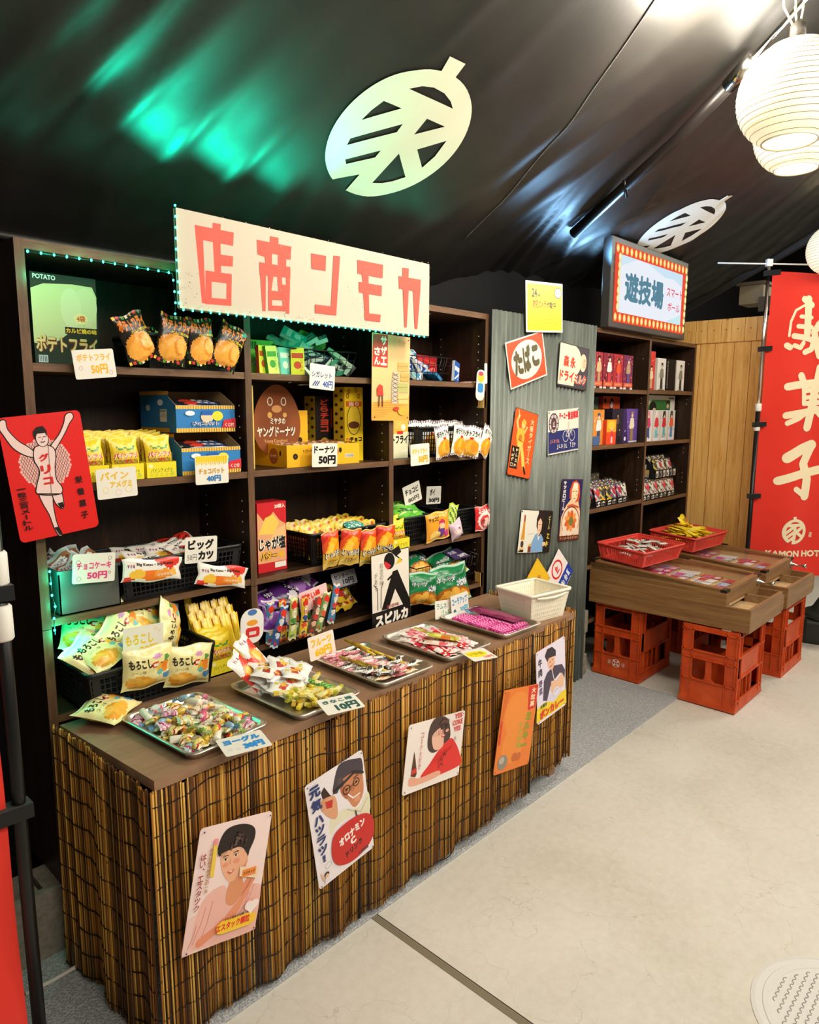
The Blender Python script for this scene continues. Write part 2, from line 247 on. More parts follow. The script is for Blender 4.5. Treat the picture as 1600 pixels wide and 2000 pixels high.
TR = json.loads('''{"shop":[[[10.35,22.51],[12.81,22.67],[12.61,20.61],[10.22,20.58]],[[5.04,21.07],[16.72,21.18],[16.35,17.68],[7.41,17.67]],[[5.1,21.03],[7.41,17.67],[7.51,1.81],[6.39,1.84]],[[10.22,18.04],[12.51,18.03],[12.42,10.13],[10.46,10.1]],[[12.21,14.88],[16.25,15.0],[16.03,12.3],[12.09,12.04]],[[7.76,10.22],[15.66,10.31],[15.56,7.77],[7.64,7.55]],[[7.76,10.22],[9.56,10.22],[9.26,1.8],[7.5,1.72]],[[14.06,10.35],[15.66,10.31],[15.22,2.03],[13.74,1.97]],[[7.58,3.43],[15.28,3.69],[15.22,2.03],[7.5,1.72]],[[28.4,22.24],[31.28,22.31],[31.22,20.39],[28.34,20.33]],[[23.95,20.57],[35.8,20.6],[35.38,17.74],[24.04,17.55]],[[24.05,17.81],[28.92,17.9],[28.82,14.68],[26.68,14.63],[26.42,16.39],[24.08,16.7]],[[31.02,17.86],[35.53,18.13],[35.36,16.94],[33.8,16.87],[33.74,14.7],[30.92,14.61]],[[26.62,14.72],[33.88,14.82],[33.86,14.08],[26.59,13.79]],[[24.58,14.73],[35.24,14.91],[35.16,11.87],[24.59,11.26]],[[24.58,14.73],[26.75,12.84],[26.28,1.76],[25.31,1.67]],[[33.74,14.8],[35.24,14.91],[34.49,1.76],[33.39,1.77]],[[27.43,11.64],[29.26,11.67],[28.34,7.32],[27.43,7.32]],[[30.64,11.64],[32.11,11.68],[32.34,7.79],[30.86,7.78]],[[31.99,9.71],[34.97,9.76],[34.85,7.71],[32.07,7.71]],[[27.37,7.57],[33.55,7.67],[33.49,5.42],[27.29,5.06]],[[27.37,7.57],[28.61,7.62],[28.51,2.09],[27.27,2.07]],[[32.33,7.63],[33.55,7.67],[33.41,2.41],[32.19,2.4]],[[27.31,3.44],[33.45,3.81],[33.41,2.41],[27.27,2.07]],[[42.93,19.91],[48.57,20.0],[48.35,15.65],[42.98,15.51]],[[51.6,20.57],[54.14,20.73],[52.33,3.01],[44.03,2.96],[44.08,5.41],[50.29,5.55]],[[61.29,20.78],[72.58,20.89],[72.4,16.67],[61.41,16.63]],[[63.3,17.0],[66.05,17.02],[66.31,3.73],[64.45,3.56]],[[61.88,14.19],[72.04,14.27],[71.86,11.05],[62.01,10.99]],[[64.12,4.96],[71.49,5.06],[71.13,2.71],[64.44,2.66]],[[81.66,21.33],[84.74,21.39],[84.57,18.25],[81.76,18.26]],[[79.83,18.37],[90.71,18.54],[90.55,14.45],[80.11,14.34]],[[81.87,14.98],[84.77,14.9],[83.8,2.05],[82.76,1.97]],[[86.87,14.77],[90.55,14.76],[89.1,1.97],[87.93,1.88]]],"emblem":{"tab":[[-0.181,1.044],[-0.219,1.181],[0.058,1.188],[0.079,1.048]],"notch":[[-0.484,-0.907],[-0.143,-0.688],[-0.163,-0.998]],"h1":[[-0.396,0.63],[-0.255,0.726],[-0.094,0.772],[0.104,0.766],[0.28,0.712],[0.399,0.641]],"h2":[[-0.597,0.372],[-0.292,0.373],[-0.696,0.043],[-0.663,0.212]],"h3":[[0.159,0.384],[0.503,0.387],[0.164,0.123]],"h4":[[-0.655,-0.239],[-0.111,0.195],[-0.103,0.065],[-0.634,-0.342]],"h5":[[-0.507,-0.545],[-0.117,-0.251],[-0.118,-0.374],[-0.446,-0.604]],"h6":[[0.713,0.216],[0.387,-0.051],[0.704,-0.282],[0.747,-0.052]],"h7":[[0.176,-0.203],[0.573,-0.503],[0.426,-0.629],[0.291,-0.706],[0.142,-0.751]]},"flag":{"corners":[[-0.2,222.9],[2.7,216.4],[6.2,219.2],[28.7,216.5],[-0.8,62.8],[35.3,42.2],[-27.9,222.9]],"da":[[19.4,205.4],[23.2,205.4],[26.9,201.3],[26.1,199.4],[24.2,199.4],[24.8,196.1],[26.2,193.3],[24.8,192.4],[27.1,188.6],[25.0,184.9],[23.1,184.4],[28.0,183.9],[29.2,181.1],[27.2,176.4],[24.0,173.5],[22.7,177.3],[19.2,173.5],[16.3,173.5],[15.0,177.3],[12.1,176.3],[11.5,178.2],[13.8,179.6],[17.8,178.2],[22.5,180.1],[20.3,182.5],[15.4,183.4],[19.0,186.7],[17.8,189.5],[20.5,192.4],[18.4,194.2],[21.0,197.0],[19.8,199.8],[16.1,198.9],[14.1,194.2],[13.9,184.8],[14.0,182.9],[13.3,183.9],[12.8,191.4],[15.0,199.8],[18.2,201.7]],"k1":[[14.9,154.8],[20.7,155.8],[40.9,158.3]],"k2":[[22.7,161.1],[25.7,154.4]],"k3":[[34.4,165.9],[33.1,158.3]],"k4":[[24.9,152.5],[36.5,153.9],[36.2,146.2]],"k5":[[25.2,148.6],[35.9,149.6]],"k6":[[24.8,153.4],[25.5,145.2],[37.2,146.2]],"k7":[[32.0,154.4],[30.6,142.8],[29.1,131.6]],"k8":[[15.3,138.4],[26.9,140.4],[42.4,142.8]],"k9":[[30.1,142.3],[23.2,136.9],[16.6,134.0]],"k10":[[33.6,142.3],[36.8,138.9],[46.1,134.1]],"s1":[[18.3,113.8],[26.8,118.8],[33.0,121.3]],"s2":[[33.0,120.8],[28.5,110.4]],"s3":[[28.5,110.4],[31.4,101.4],[30.6,91.4]],"s4":[[30.6,91.4],[24.8,95.4]],"s5":[[13.9,100.3],[26.0,103.9],[45.5,108.5]],"emb":[[26.4,70.0],[25.6,79.2],[18.8,70.0],[33.9,70.1]],"txt":[[10.7,58.7],[43.2,54.7],[42.7,59.3]],"tie":[[0.6,175.3],[-0.0,132.4],[-1.3,90.2]]},"glico":{"larm":[[0.64,28.38],[1.65,28.44],[1.79,26.43],[3.5,23.63],[5.44,21.87],[6.45,20.6],[6.42,19.47],[4.3,20.36],[2.24,22.33],[0.78,25.46],[0.32,26.61]],"rarm":[[15.05,28.23],[16.26,28.67],[16.65,27.67],[15.47,26.26],[13.94,23.94],[11.33,20.64],[10.73,20.35],[10.56,21.52],[12.82,23.9],[14.36,26.39]],"torso":[[6.75,21.31],[8.09,21.87],[9.85,21.62],[10.97,20.7],[11.01,18.77],[10.44,16.54],[10.27,13.45],[11.21,11.32],[10.41,9.9],[5.79,10.79],[5.84,12.71],[7.06,15.94],[6.3,18.73]],"head":[[8.8,23.48],[7.48,23.65],[9.13,25.32]],"hair":[[6.95,24.47],[7.11,25.39],[7.96,26.21],[9.42,26.41],[10.11,25.2],[9.92,23.7],[9.66,24.69],[7.88,24.73],[7.24,23.5]],"leg1":[[6.14,10.72],[8.61,10.25],[8.51,7.52],[8.52,4.36],[8.72,2.32],[9.3,0.18],[8.69,-0.08],[7.94,2.1],[7.4,5.39],[6.45,8.33]],"leg2":[[8.97,10.18],[10.72,10.63],[10.99,7.81],[10.54,6.31],[9.58,7.3],[9.18,8.17]],"shoe":[[7.94,2.1],[8.87,2.08],[9.41,0.15],[8.87,-0.12]],"shoe2":[[9.58,7.7],[10.88,7.83],[10.88,6.56],[10.18,6.38]],"disc":[[8.61,17.6],[2.83,18.53],[9.61,23.37]],"gu":[[7.27,18.2],[9.56,19.95]],"ri":[[7.21,15.15],[9.53,17.26]],"ko":[[7.36,12.54],[9.62,14.35]],"lt":[[1.22,13.74],[2.61,0.78]],"rt1":[[14.64,12.48],[16.55,14.14]],"rt4":[[14.71,1.37],[16.65,2.99]]},"estac":{"hair":[[5.19,22.15],[5.59,24.55],[6.92,26.38],[9.79,26.82],[12.93,26.11],[14.74,24.59],[14.92,22.32],[14.02,19.94],[13.67,18.17],[12.65,20.28],[11.16,21.39],[9.45,21.45],[7.03,20.97],[5.87,20.55]],"face":[[6.3,20.44],[6.99,21.16],[10.3,21.42],[12.16,20.59],[13.9,18.11],[13.08,15.37],[10.77,13.81],[9.0,14.31],[7.02,17.38]],"neck":[[9.88,14.06],[12.3,14.85],[13.83,11.1],[11.78,8.03],[9.42,9.48]],"blouse":[[3.06,11.06],[8.32,13.42],[10.81,8.69],[12.21,10.47],[13.69,11.88],[17.82,11.06],[19.0,9.59],[18.99,2.02],[17.57,-0.15],[4.04,0.51],[1.84,1.99]],"arm":[[13.62,12.27],[16.65,15.15],[17.5,14.17],[16.01,11.21],[14.7,8.61],[11.68,3.66],[9.7,5.4],[13.48,9.35]],"arm2":[[11.77,3.63],[7.73,2.44],[3.97,0.89],[3.31,2.53],[7.4,4.34],[9.75,5.56]],"box":[[11.74,16.84],[17.28,15.36],[17.07,12.78],[11.92,14.59]],"pill":[[7.59,4.46],[8.88,5.3],[16.66,5.03],[18.39,4.1],[18.2,2.65],[16.75,2.0],[9.41,2.23],[8.09,2.67]],"eyes":[[7.63,19.38],[10.24,19.79],[9.52,16.16]],"vt":[[1.38,23.46],[3.35,11.68]],"strip":[[3.79,25.15],[4.8,24.91],[4.96,16.34],[3.95,16.62]],"corners":[[-0.24,27.33],[18.41,28.1],[18.93,-0.23],[0.65,1.02]],"heart":[[16.65,6.34]]},"oron":{"hat":[[8.45,23.61],[8.41,25.05],[10.77,29.77],[13.57,30.08],[17.31,28.73],[18.88,27.63],[18.62,23.92],[15.69,25.57],[11.75,25.46],[9.7,22.87]],"face":[[10.72,24.16],[12.9,25.74],[18.01,25.71],[18.55,23.47],[18.02,17.92],[14.74,15.48],[12.48,19.3],[10.89,21.69]],"gl":[[16.08,22.47],[12.62,22.09]],"sm":[[12.94,20.46],[14.36,18.64],[16.68,18.72]],"shirt":[[6.38,17.31],[11.56,16.96],[15.81,14.83],[19.72,17.4],[19.4,11.11],[15.0,13.35],[8.34,14.15],[5.88,12.37]],"hand":[[3.61,23.26],[5.01,23.81],[8.56,22.6],[9.02,18.53],[8.11,16.22],[5.72,18.21],[4.06,21.12]],"bottle":[[4.56,25.93],[5.76,26.84],[7.15,23.92],[8.43,21.74],[6.97,19.32],[5.15,21.38]],"lab":[[5.36,22.66],[7.93,22.04],[7.35,20.03],[5.57,20.66]],"blob":[[5.92,10.9],[8.14,12.83],[13.81,13.12],[18.27,11.57],[20.23,8.57],[19.56,3.91],[16.19,1.55],[10.85,1.14],[6.62,3.08],[5.23,6.5]],"t1":[[7.06,7.7],[18.47,8.93]],"tc":[[11.54,5.68],[14.28,6.61]],"t2":[[9.69,2.94],[16.12,3.12]],"vt":[[-0.19,31.24],[2.62,8.77]],"sm2":[[15.74,0.57],[18.98,-0.07]],"fig":[[3.38,3.39]],"corners":[[-0.81,30.48],[18.37,30.06],[20.34,-1.25],[1.23,0.03]]},"coke":{"hair":[[9.13,12.34],[9.05,17.19],[10.59,19.97],[13.82,20.7],[17.49,19.13],[19.16,15.2],[19.17,12.92],[17.24,11.96],[15.26,11.48],[14.43,10.31],[11.45,10.07]],"face":[[10.75,14.65],[11.84,16.2],[14.39,17.03],[16.09,14.9],[16.32,11.25],[14.08,10.39],[11.93,11.3]],"red":[[7.23,3.58],[10.65,6.71],[14.15,9.93],[19.17,12.92],[22.33,10.89],[25.2,6.57],[25.75,3.19],[16.02,2.3],[12.66,2.23]],"arm":[[2.71,2.11],[2.64,4.71],[7.23,3.58],[15.09,3.88],[16.02,2.3],[9.45,1.7]],"bottle":[[2.9,5.08],[3.09,8.05],[3.4,12.28],[4.58,8.57],[5.37,5.34],[4.88,4.37]],"lab":[[3.09,6.76],[5.04,7.16],[5.24,5.81],[3.16,5.45]],"txt":[[21.85,16.04],[25.76,20.85]],"vt":[[4.03,16.45],[7.76,4.32]],"corners":[[-0.25,20.29],[25.35,21.16],[25.45,2.79],[0.35,1.43]]},"curry":{"hair":[[5.44,24.25],[7.11,26.44],[10.32,26.23],[12.71,24.11],[12.64,21.92],[10.74,22.3],[7.45,21.0]],"face":[[6.92,21.2],[8.04,22.67],[11.83,22.22],[12.01,19.29],[10.02,17.18],[7.91,18.94]],"kim":[[4.57,15.2],[6.79,17.48],[11.16,18.65],[16.69,17.21],[18.88,14.1],[18.2,10.43],[15.48,14.43],[11.53,13.07],[8.74,11.62],[6.4,6.81],[3.76,7.93]],"hands":[[8.67,9.72],[9.34,13.3],[13.17,12.42],[16.59,14.0],[18.22,11.08],[17.57,8.06],[10.8,7.56]],"plate":[[5.86,6.72],[8.63,8.45],[16.44,8.51],[16.38,6.57],[10.7,4.67]],"band":[[-0.72,0.96],[-0.26,5.84],[2.13,6.71],[19.25,6.38],[19.39,0.67]],"vt":[[0.77,24.75],[2.45,14.79]],"t":[[0.38,2.38],[18.01,3.25]]},"spilka":{"body":[[10.79,19.9],[13.27,20.07],[19.72,7.36],[19.75,3.35],[16.28,5.63],[11.87,13.16],[8.33,6.41],[4.69,6.6]],"base":[[0.49,6.51],[20.18,4.68],[20.21,-0.77],[0.78,0.4]],"head":[[9.15,24.0],[6.32,24.46],[9.15,27.22]],"brim":[[7.53,29.2],[15.36,23.3]],"hat":[[10.37,27.62],[14.08,28.84],[15.35,26.28],[12.43,24.95]],"red":[[6.73,24.39],[8.74,23.19],[9.96,22.1],[8.34,20.91],[6.88,22.33]],"yel":[[12.27,22.13],[15.61,22.66],[14.51,24.62]],"st1":[[1.17,16.66],[2.96,14.87],[2.94,7.27]],"st2":[[5.91,16.94],[4.71,14.53],[4.45,7.53]],"txt":[[1.88,0.73],[19.49,2.79]],"tie":[[8.33,17.38],[11.61,19.16]],"vt":[[3.94,25.7],[4.32,19.27]],"vt2":[[1.19,22.7],[2.34,17.31]]},"sazae":{"tag":[[0.11,29.59],[7.98,29.54],[7.73,18.36],[0.05,18.51]],"hair":[[8.93,22.71],[10.37,23.95],[11.82,22.87],[14.77,22.69],[14.28,20.65],[11.83,21.2]],"dress":[[10.38,15.8],[14.79,17.65],[15.3,13.94],[13.34,4.72],[10.15,4.71]],"red":[[1.85,9.29],[4.18,10.98],[6.06,9.03],[4.64,7.02],[2.3,6.99]],"lines":[[15.32,7.12]],"corners":[[0.11,29.59],[19.74,29.74],[18.66,-0.83],[-0.27,-0.1]]}}''')
# ---------------------------------------------------------------- materials
def mat(name, rough=.5, metal=0, spec=.5, vc=False, col='808080'):
    m = bpy.data.materials.new(name); m.use_nodes = True; nt = m.node_tree; bs = nt.nodes['Principled BSDF']
    bs.inputs['Roughness'].default_value = rough; bs.inputs['Metallic'].default_value = metal; bs.inputs['Specular IOR Level'].default_value = spec
    bs.inputs['Base Color'].default_value = lin(col)+(1,)
    if vc:
        a = nt.nodes.new('ShaderNodeVertexColor'); a.layer_name = 'Col'; nt.links.new(a.outputs[0], bs.inputs['Base Color'])
    return m
def N(m, t, **k):
    n = m.node_tree.nodes.new(t)
    for a, v in k.items():
        if hasattr(n, a): setattr(n, a, v)
        else: n.inputs[a].default_value = v
    return n
def L(m, a, b): m.node_tree.links.new(a, b)
def coords(m, scale=(1, 1, 1), kind='Object'):
    tc = N(m, 'ShaderNodeTexCoord'); mp = N(m, 'ShaderNodeMapping'); mp.inputs['Scale'].default_value = scale
    L(m, tc.outputs[kind], mp.inputs[0]); return mp.outputs[0]
def ramp(m, fac, stops):
    r = N(m, 'ShaderNodeValToRGB'); e = r.color_ramp.elements
    while len(e) < len(stops): e.new(.5)
    for el, (p, c) in zip(e, stops): el.position = p; el.color = lin(c)+(1,)
    L(m, fac, r.inputs[0]); return r.outputs[0]
def bump(m, h, strength=.3, dist=.01):
    b = N(m, 'ShaderNodeBump'); b.inputs['Strength'].default_value = strength; b.inputs['Distance'].default_value = dist
    L(m, h, b.inputs['Height']); L(m, b.outputs[0], m.node_tree.nodes['Principled BSDF'].inputs['Normal'])
def base(m, c): L(m, c, m.node_tree.nodes['Principled BSDF'].inputs['Base Color'])
def noise_tex(m, vec, scale, detail=4, rough=.6, dist=0):
    n = N(m, 'ShaderNodeTexNoise'); n.inputs['Scale'].default_value = scale; n.inputs['Detail'].default_value = detail
    n.inputs['Roughness'].default_value = rough; n.inputs['Distortion'].default_value = dist; L(m, vec, n.inputs['Vector']); return n.outputs[0]
def vc_mat(name, rough, metal=0, spec=.5, nscale=0, nstr=.1, coat=0):
    m = mat(name, rough, metal, spec, vc=True)
    if nscale: bump(m, noise_tex(m, coords(m), nscale, 3), nstr, .004)
    if coat: m.node_tree.nodes['Principled BSDF'].inputs['Coat Weight'].default_value = coat
    return m
M_print = vc_mat('enamel_print', .38, 0, .45, 60, .02)
M_paper = vc_mat('paper_print', .6, 0, .3, 90, .03)
M_card = vc_mat('laminated_card', .3, 0, .5, 40, .02)
M_foil = vc_mat('foil_bag', .26, 0, .6, 55, .22)
M_candy = vc_mat('candy_wrap', .22, 0, .6, 150, .3)
M_plas = vc_mat('moulded_plastic', .42, 0, .45, 200, .03)
M_wire = vc_mat('black_wire', .35, .3)
M_chrome = mat('chrome', .16, 1, .5, col='d8d4cc'); bump(M_chrome, noise_tex(M_chrome, coords(M_chrome), 18, 2), .03)
M_steel = mat('tray_steel', .34, 1, .5, col='dcd8d0'); bump(M_steel, noise_tex(M_steel, coords(M_steel), 35, 2), .04)
M_dark = mat('black_cloth', .75, 0, .25, col='0d0d0e'); bump(M_dark, noise_tex(M_dark, coords(M_dark), 25, 4), .3)
def wood(name, sc, stops, rough=.5, knots=False, wave=0):
    m = mat(name, rough, 0, .35); v = coords(m, sc)
    n1 = noise_tex(m, v, 3.2, 6, .62, .5); n2 = noise_tex(m, v, 22, 3, .6)
    mx = N(m, 'ShaderNodeMix'); mx.data_type = 'FLOAT'; mx.inputs[0].default_value = .32
    L(m, n1, mx.inputs[2]); L(m, n2, mx.inputs[3])
    c = ramp(m, mx.outputs[0], stops)
    if knots:
        vo = N(m, 'ShaderNodeTexVoronoi'); vo.inputs['Scale'].default_value = 1; L(m, coords(m, knots), vo.inputs['Vector'])
        k = ramp(m, vo.outputs['Distance'], [(.03, '2a1408'), (.075, '6a4016'), (.12, 'ffffff')])
        mm = N(m, 'ShaderNodeMix'); mm.data_type = 'RGBA'; mm.blend_type = 'MULTIPLY'; mm.inputs[0].default_value = 1
        L(m, c, mm.inputs[6]); L(m, k, mm.inputs[7]); c = mm.outputs[2]
    base(m, c); bump(m, mx.outputs[0], .12, .003); return m
M_shelf_v = wood('dark_walnut_upright', (9, 9, .9), [(.3, '180f09'), (.52, '2e1e13'), (.72, '4d331e')], .42)
M_shelf_h = wood('dark_walnut_shelf', (.9, 9, 9), [(.3, '1a100a'), (.52, '342114'), (.72, '513520')], .42)
M_edge = wood('walnut_edge_band', (1.2, 12, 12), [(.3, '4c3522'), (.52, '6d4e35'), (.74, '8a674a')], .5)
M_edge_v = wood('walnut_edge_band_upright', (12, 12, 1.2), [(.3, '463020'), (.52, '664831'), (.74, '826046')], .5)
M_counter = wood('brown_laminate', (1.5, 5, 5), [(.3, '82624a'), (.55, '967358'), (.8, 'a88466')], .5)
M_pine = wood('pine_boards', (14, 14, .8), [(.28, 'bc8034'), (.5, 'e2ae60'), (.75, 'f4cc86')], .5, knots=(5.5, 5.5, 1.9))
M_mach = wood('striped_walnut', (14, .7, 16), [(.3, '624226'), (.52, '8a643c'), (.75, 'ac8458')], .42)
M_mach_y = wood('striped_walnut_end', (.9, 14, 16), [(.3, '6a4c30'), (.52, '8f6c48'), (.75, 'ad8a62')], .42)
M_lightwood = wood('pale_maple', (10, .8, 10), [(.3, 'b89468'), (.55, 'cfae80'), (.8, 'dfc296')], .45)
# concrete floor
M_floor = mat('screed_floor', .5, 0, .4); v = coords(M_floor)
n1 = noise_tex(M_floor, v, 1.6, 6, .6, .4); n2 = noise_tex(M_floor, v, 38, 4, .7)
mx = N(M_floor, 'ShaderNodeMix'); mx.data_type = 'FLOAT'; mx.inputs[0].default_value = .35; L(M_floor, n1, mx.inputs[2]); L(M_floor, n2, mx.inputs[3])
c = ramp(M_floor, mx.outputs[0], [(.3, 'beb8aa'), (.48, 'd0cbbf'), (.7, 'dedad2')])
vo = N(M_floor, 'ShaderNodeTexVoronoi', feature='DISTANCE_TO_EDGE'); vo.inputs['Scale'].default_value = 2.6
nd = N(M_floor, 'ShaderNodeTexNoise'); nd.inputs['Scale'].default_value = 3.5; nd.inputs['Detail'].default_value = 5; L(M_floor, v, nd.inputs['Vector'])
vm = N(M_floor, 'ShaderNodeVectorMath', operation='MULTIPLY_ADD'); vm.inputs[1].default_value = (.55, .55, .55); L(M_floor, nd.outputs['Color'], vm.inputs[0]); L(M_floor, v, vm.inputs[2]); L(M_floor, vm.outputs[0], vo.inputs['Vector'])
ck = ramp(M_floor, vo.outputs['Distance'], [(0, 'b0a48c'), (.002, 'efece4'), (.0035, 'ffffff')])
mm = N(M_floor, 'ShaderNodeMix'); mm.data_type = 'RGBA'; mm.blend_type = 'MULTIPLY'; mm.inputs[0].default_value = .38; L(M_floor, c, mm.inputs[6]); L(M_floor, ck, mm.inputs[7])
base(M_floor, mm.outputs[2]); bump(M_floor, n2, .12, .002)
# carpet mat
M_mat = mat('grey_loop_mat', .9, 0, .15); v = coords(M_mat, (1, 1, 1))
wv = N(M_mat, 'ShaderNodeTexVoronoi'); wv.inputs['Scale'].default_value = 190; L(M_mat, v, wv.inputs['Vector'])
n1 = noise_tex(M_mat, v, 3, 3); c = ramp(M_mat, wv.outputs['Distance'], [(.1, '8b8d8f'), (.45, 'a5a7a9'), (.8, 'bdbebe')]); base(M_mat, c); bump(M_mat, wv.outputs['Distance'], .6, .004)
# satin tent fabric
M_fab = mat('black_satin_lining', .47, 0, .5, col='100f0f'); v = coords(M_fab); bs = M_fab.node_tree.nodes['Principled BSDF']
base(M_fab, ramp(M_fab, noise_tex(M_fab, v, 5, 4), [(.3, '1d1c1a'), (.7, '282623')])); bump(M_fab, noise_tex(M_fab, v, 45, 4), .1, .004)
# corrugated sheet
M_corr = mat('weathered_zinc', .5, .25, .5); v = coords(M_corr, (8, 8, .8))
base(M_corr, ramp(M_corr, noise_tex(M_corr, v, 3, 6, .65, .3), [(.3, '5c625b'), (.5, '70776f'), (.72, '8c928a')]))
M_reed = vc_mat('dry_reed', .62, 0, .3); _rv = coords(M_reed, (60, 60, 14)); bump(M_reed, noise_tex(M_reed, _rv, 3, 3), .3, .002)
M_block = mat('grey_concrete', .9, 0, .2); v = coords(M_block); n = noise_tex(M_block, v, 45, 5, .7); base(M_block, ramp(M_block, n, [(.3, '7b7566'), (.7, 'a39c8b')])); bump(M_block, n, .5, .004)
M_crate = mat('brick_red_plastic', .45, 0, .4); v = coords(M_crate); n = noise_tex(M_crate, v, 14, 4); base(M_crate, ramp(M_crate, n, [(.3, 'b43c10'), (.55, 'c84a16'), (.8, 'd05c28')])); bump(M_crate, noise_tex(M_crate, v, 120, 2), .08, .002)
M_glass = bpy.data.materials.new('clear_glass'); M_glass.use_nodes = True; M_glass.node_tree.nodes.clear()
_o = N(M_glass, 'ShaderNodeOutputMaterial'); _t = N(M_glass, 'ShaderNodeBsdfTransparent'); _g = N(M_glass, 'ShaderNodeBsdfGlossy'); _g.inputs['Roughness'].default_value = .03
_w = N(M_glass, 'ShaderNodeLayerWeight'); _w.inputs['Blend'].default_value = .5; _p = N(M_glass, 'ShaderNodeMath', operation='POWER'); _p.inputs[1].default_value = 3.2; _f = N(M_glass, 'ShaderNodeMath', operation='MULTIPLY_ADD'); _f.inputs[1].default_value = .3; _f.inputs[2].default_value = .03; L(M_glass, _w.outputs['Facing'], _p.inputs[0]); L(M_glass, _p.outputs[0], _f.inputs[0]); _m = N(M_glass, 'ShaderNodeMixShader'); _t.inputs[0].default_value = (.95, .97, .96, 1)
L(M_glass, _f.outputs[0], _m.inputs[0]); L(M_glass, _t.outputs[0], _m.inputs[1]); L(M_glass, _g.outputs[0], _m.inputs[2]); L(M_glass, _m.outputs[0], _o.inputs[0])
def emit(name, col, s, vc=False):
    m = bpy.data.materials.new(name); m.use_nodes = True; nt = m.node_tree; nt.nodes.clear()
    e = nt.nodes.new('ShaderNodeEmission'); o = nt.nodes.new('ShaderNodeOutputMaterial'); nt.links.new(e.outputs[0], o.inputs[0]); e.inputs[1].default_value = s
    if vc: a = nt.nodes.new('ShaderNodeVertexColor'); a.layer_name = 'Col'; nt.links.new(a.outputs[0], e.inputs[0])
    else: e.inputs[0].default_value = lin(col)+(1,)
    return m
M_led = emit('teal_led', '30ffd0', 14); M_led2 = emit('blue_led', '7fd0ff', 5)
M_screen = emit('lit_screen', 'ffffff', 1.0, vc=True)
# paper lantern: translucent washi lit from within
M_lan = mat('lantern_paper', .7, 0, .2, col='f3e9cf'); bs = M_lan.node_tree.nodes['Principled BSDF']
v = coords(M_lan); n = noise_tex(M_lan, v, 30, 4); base(M_lan, ramp(M_lan, n, [(.3, 'efe4c6'), (.7, 'f7efdc')])); bs.inputs['Emission Color'].default_value = (1, .83, .52, 1); bs.inputs['Emission Strength'].default_value = .72
M_flag = mat('banner_cloth', .75, 0, .25, vc=True); M_flag.node_tree.nodes['Principled BSDF'].inputs['Sheen Weight'].default_value = .2; bump(M_flag, noise_tex(M_flag, coords(M_flag), 14, 4), .15, .006)
# ---------------------------------------------------------------- the room
def part(name, b, mats, root, rel=True):
    me = b.mesh(name, mats); o = link(name, me, root)
    if rel: o.location = -Vector(root.location)
    return o
R = random.Random(7)
b = B(); b.add([(-3, -4, 0), (10, -4, 0), (10, 2.6, 0), (-3, 2.6, 0)], [(0, 1, 2, 3)], 'd0c4aa'); struct('floor', b, [M_floor])
b = B()   # saw-cut joint filled with grey sealant
b.box(1.233, 1.252, -2.5, 1.30, -.002, .0012, '7d745f'); b.box(1.254, 1.2565, -2.5, 1.30, -.002, .0014, '4e4634'); struct('trim_1', b, [M_paper])
def smooth(a, c, x):
    t = min(1, max(0, (x-a)/(c-a))); return t*t*(3-2*t)
FOLD = []
for i in range(58):
    FOLD.append((R.uniform(-.2, 4.9), R.uniform(.018, .05), R.uniform(.003, .010), R.uniform(.1, 1.0), R.uniform(.18, .6), R.uniform(-.25, .35)))
for x, w, a, s0, sl, k in ((.60,.035,.02,.55,.28,.32),(.74,.03,.022,.62,.3,.3),(.86,.035,.024,.6,.3,.3),(1.0,.035,.02,.55,.3,.28),(1.16,.04,.016,.4,.25,.25),(1.34,.04,.015,.35,.25,.2),
    (2.75,.03,.016,.55,.35,-.5),(2.9,.03,.02,.5,.4,-.6),(3.05,.03,.02,.5,.4,-.7),(3.25,.03,.02,.5,.4,-.7),(3.5,.035,.02,.5,.45,-.7),(2.5,.05,.02,.75,.3,.2),(2.3,.045,.018,.9,.3,.25),(2.15,.04,.014,1.0,.3,.2)): FOLD.append((x, w, a, s0, sl, k))
for i in range(34): FOLD.append((3.2+i*.062+R.uniform(-.02, .02), R.uniform(.016, .03), R.uniform(.006, .016), R.uniform(.75, 1.5), R.uniform(.25, .6), R.uniform(-.75, -.4)))
def zc(x, y, folds=True):
    zl = 1.87+math.tan(math.radians(30))*(2.1-y); zr = 1.951+math.tan(math.radians(25))*(2.48-y); g = smooth(1.9, 3.1, x); z = zl+(zr-zl)*g
    s = (2.1-y)/math.cos(math.radians(30-5*g))+.42*g
    if folds and s > 0:
        d = 0
        for fx, w, a, s0, sl, k in FOLD:
            q = (x-fx-k*(s-s0))/w; e = (s-s0)/sl
            if abs(q) < 3 and abs(e) < 3: d += a*math.exp(-q*q-e*e)
        flat = 1-.92*math.exp(-(((x-1.572)/.27)**6+((s-.663)/.27)**6))*1
        flat *= 1-.9*math.exp(-(((x-3.768)/.27)**6+((s-.957)/.27)**6))
        z += -d*flat+.010*math.sin(x*3.1+1)*math.sin(s*2.3)*flat
    return z
b = B(); nx, ny = 330, 120; vs = []; fs = []
X0, X1, Y0, Y1 = -1.6, 5.02, -2.4, 2.2
for j in range(ny+1):
    for i in range(nx+1):
        x = X0+(X1-X0)*i/nx; y = Y1+(Y0-Y1)*(j/ny)**1.25; vs.append((x, y, zc(x, y)))
for j in range(ny):
    for i in range(nx):
        a = j*(nx+1)+i; fs.append((a, a+1, a+nx+2, a+nx+1))
b.add(vs, fs, '1c1b1a', 0, None, True)
b.tube([(X0, 2.1, 1.868), (1.5, 2.1, 1.86), (2.3, 2.1, zc(2.3, 2.1, False)-.004)], .012, '111111', 0, 8)
b.box(5.0, 10, -4, 3.0, 3.42, 3.45, '15171a')                      # higher dark roof beyond the lining
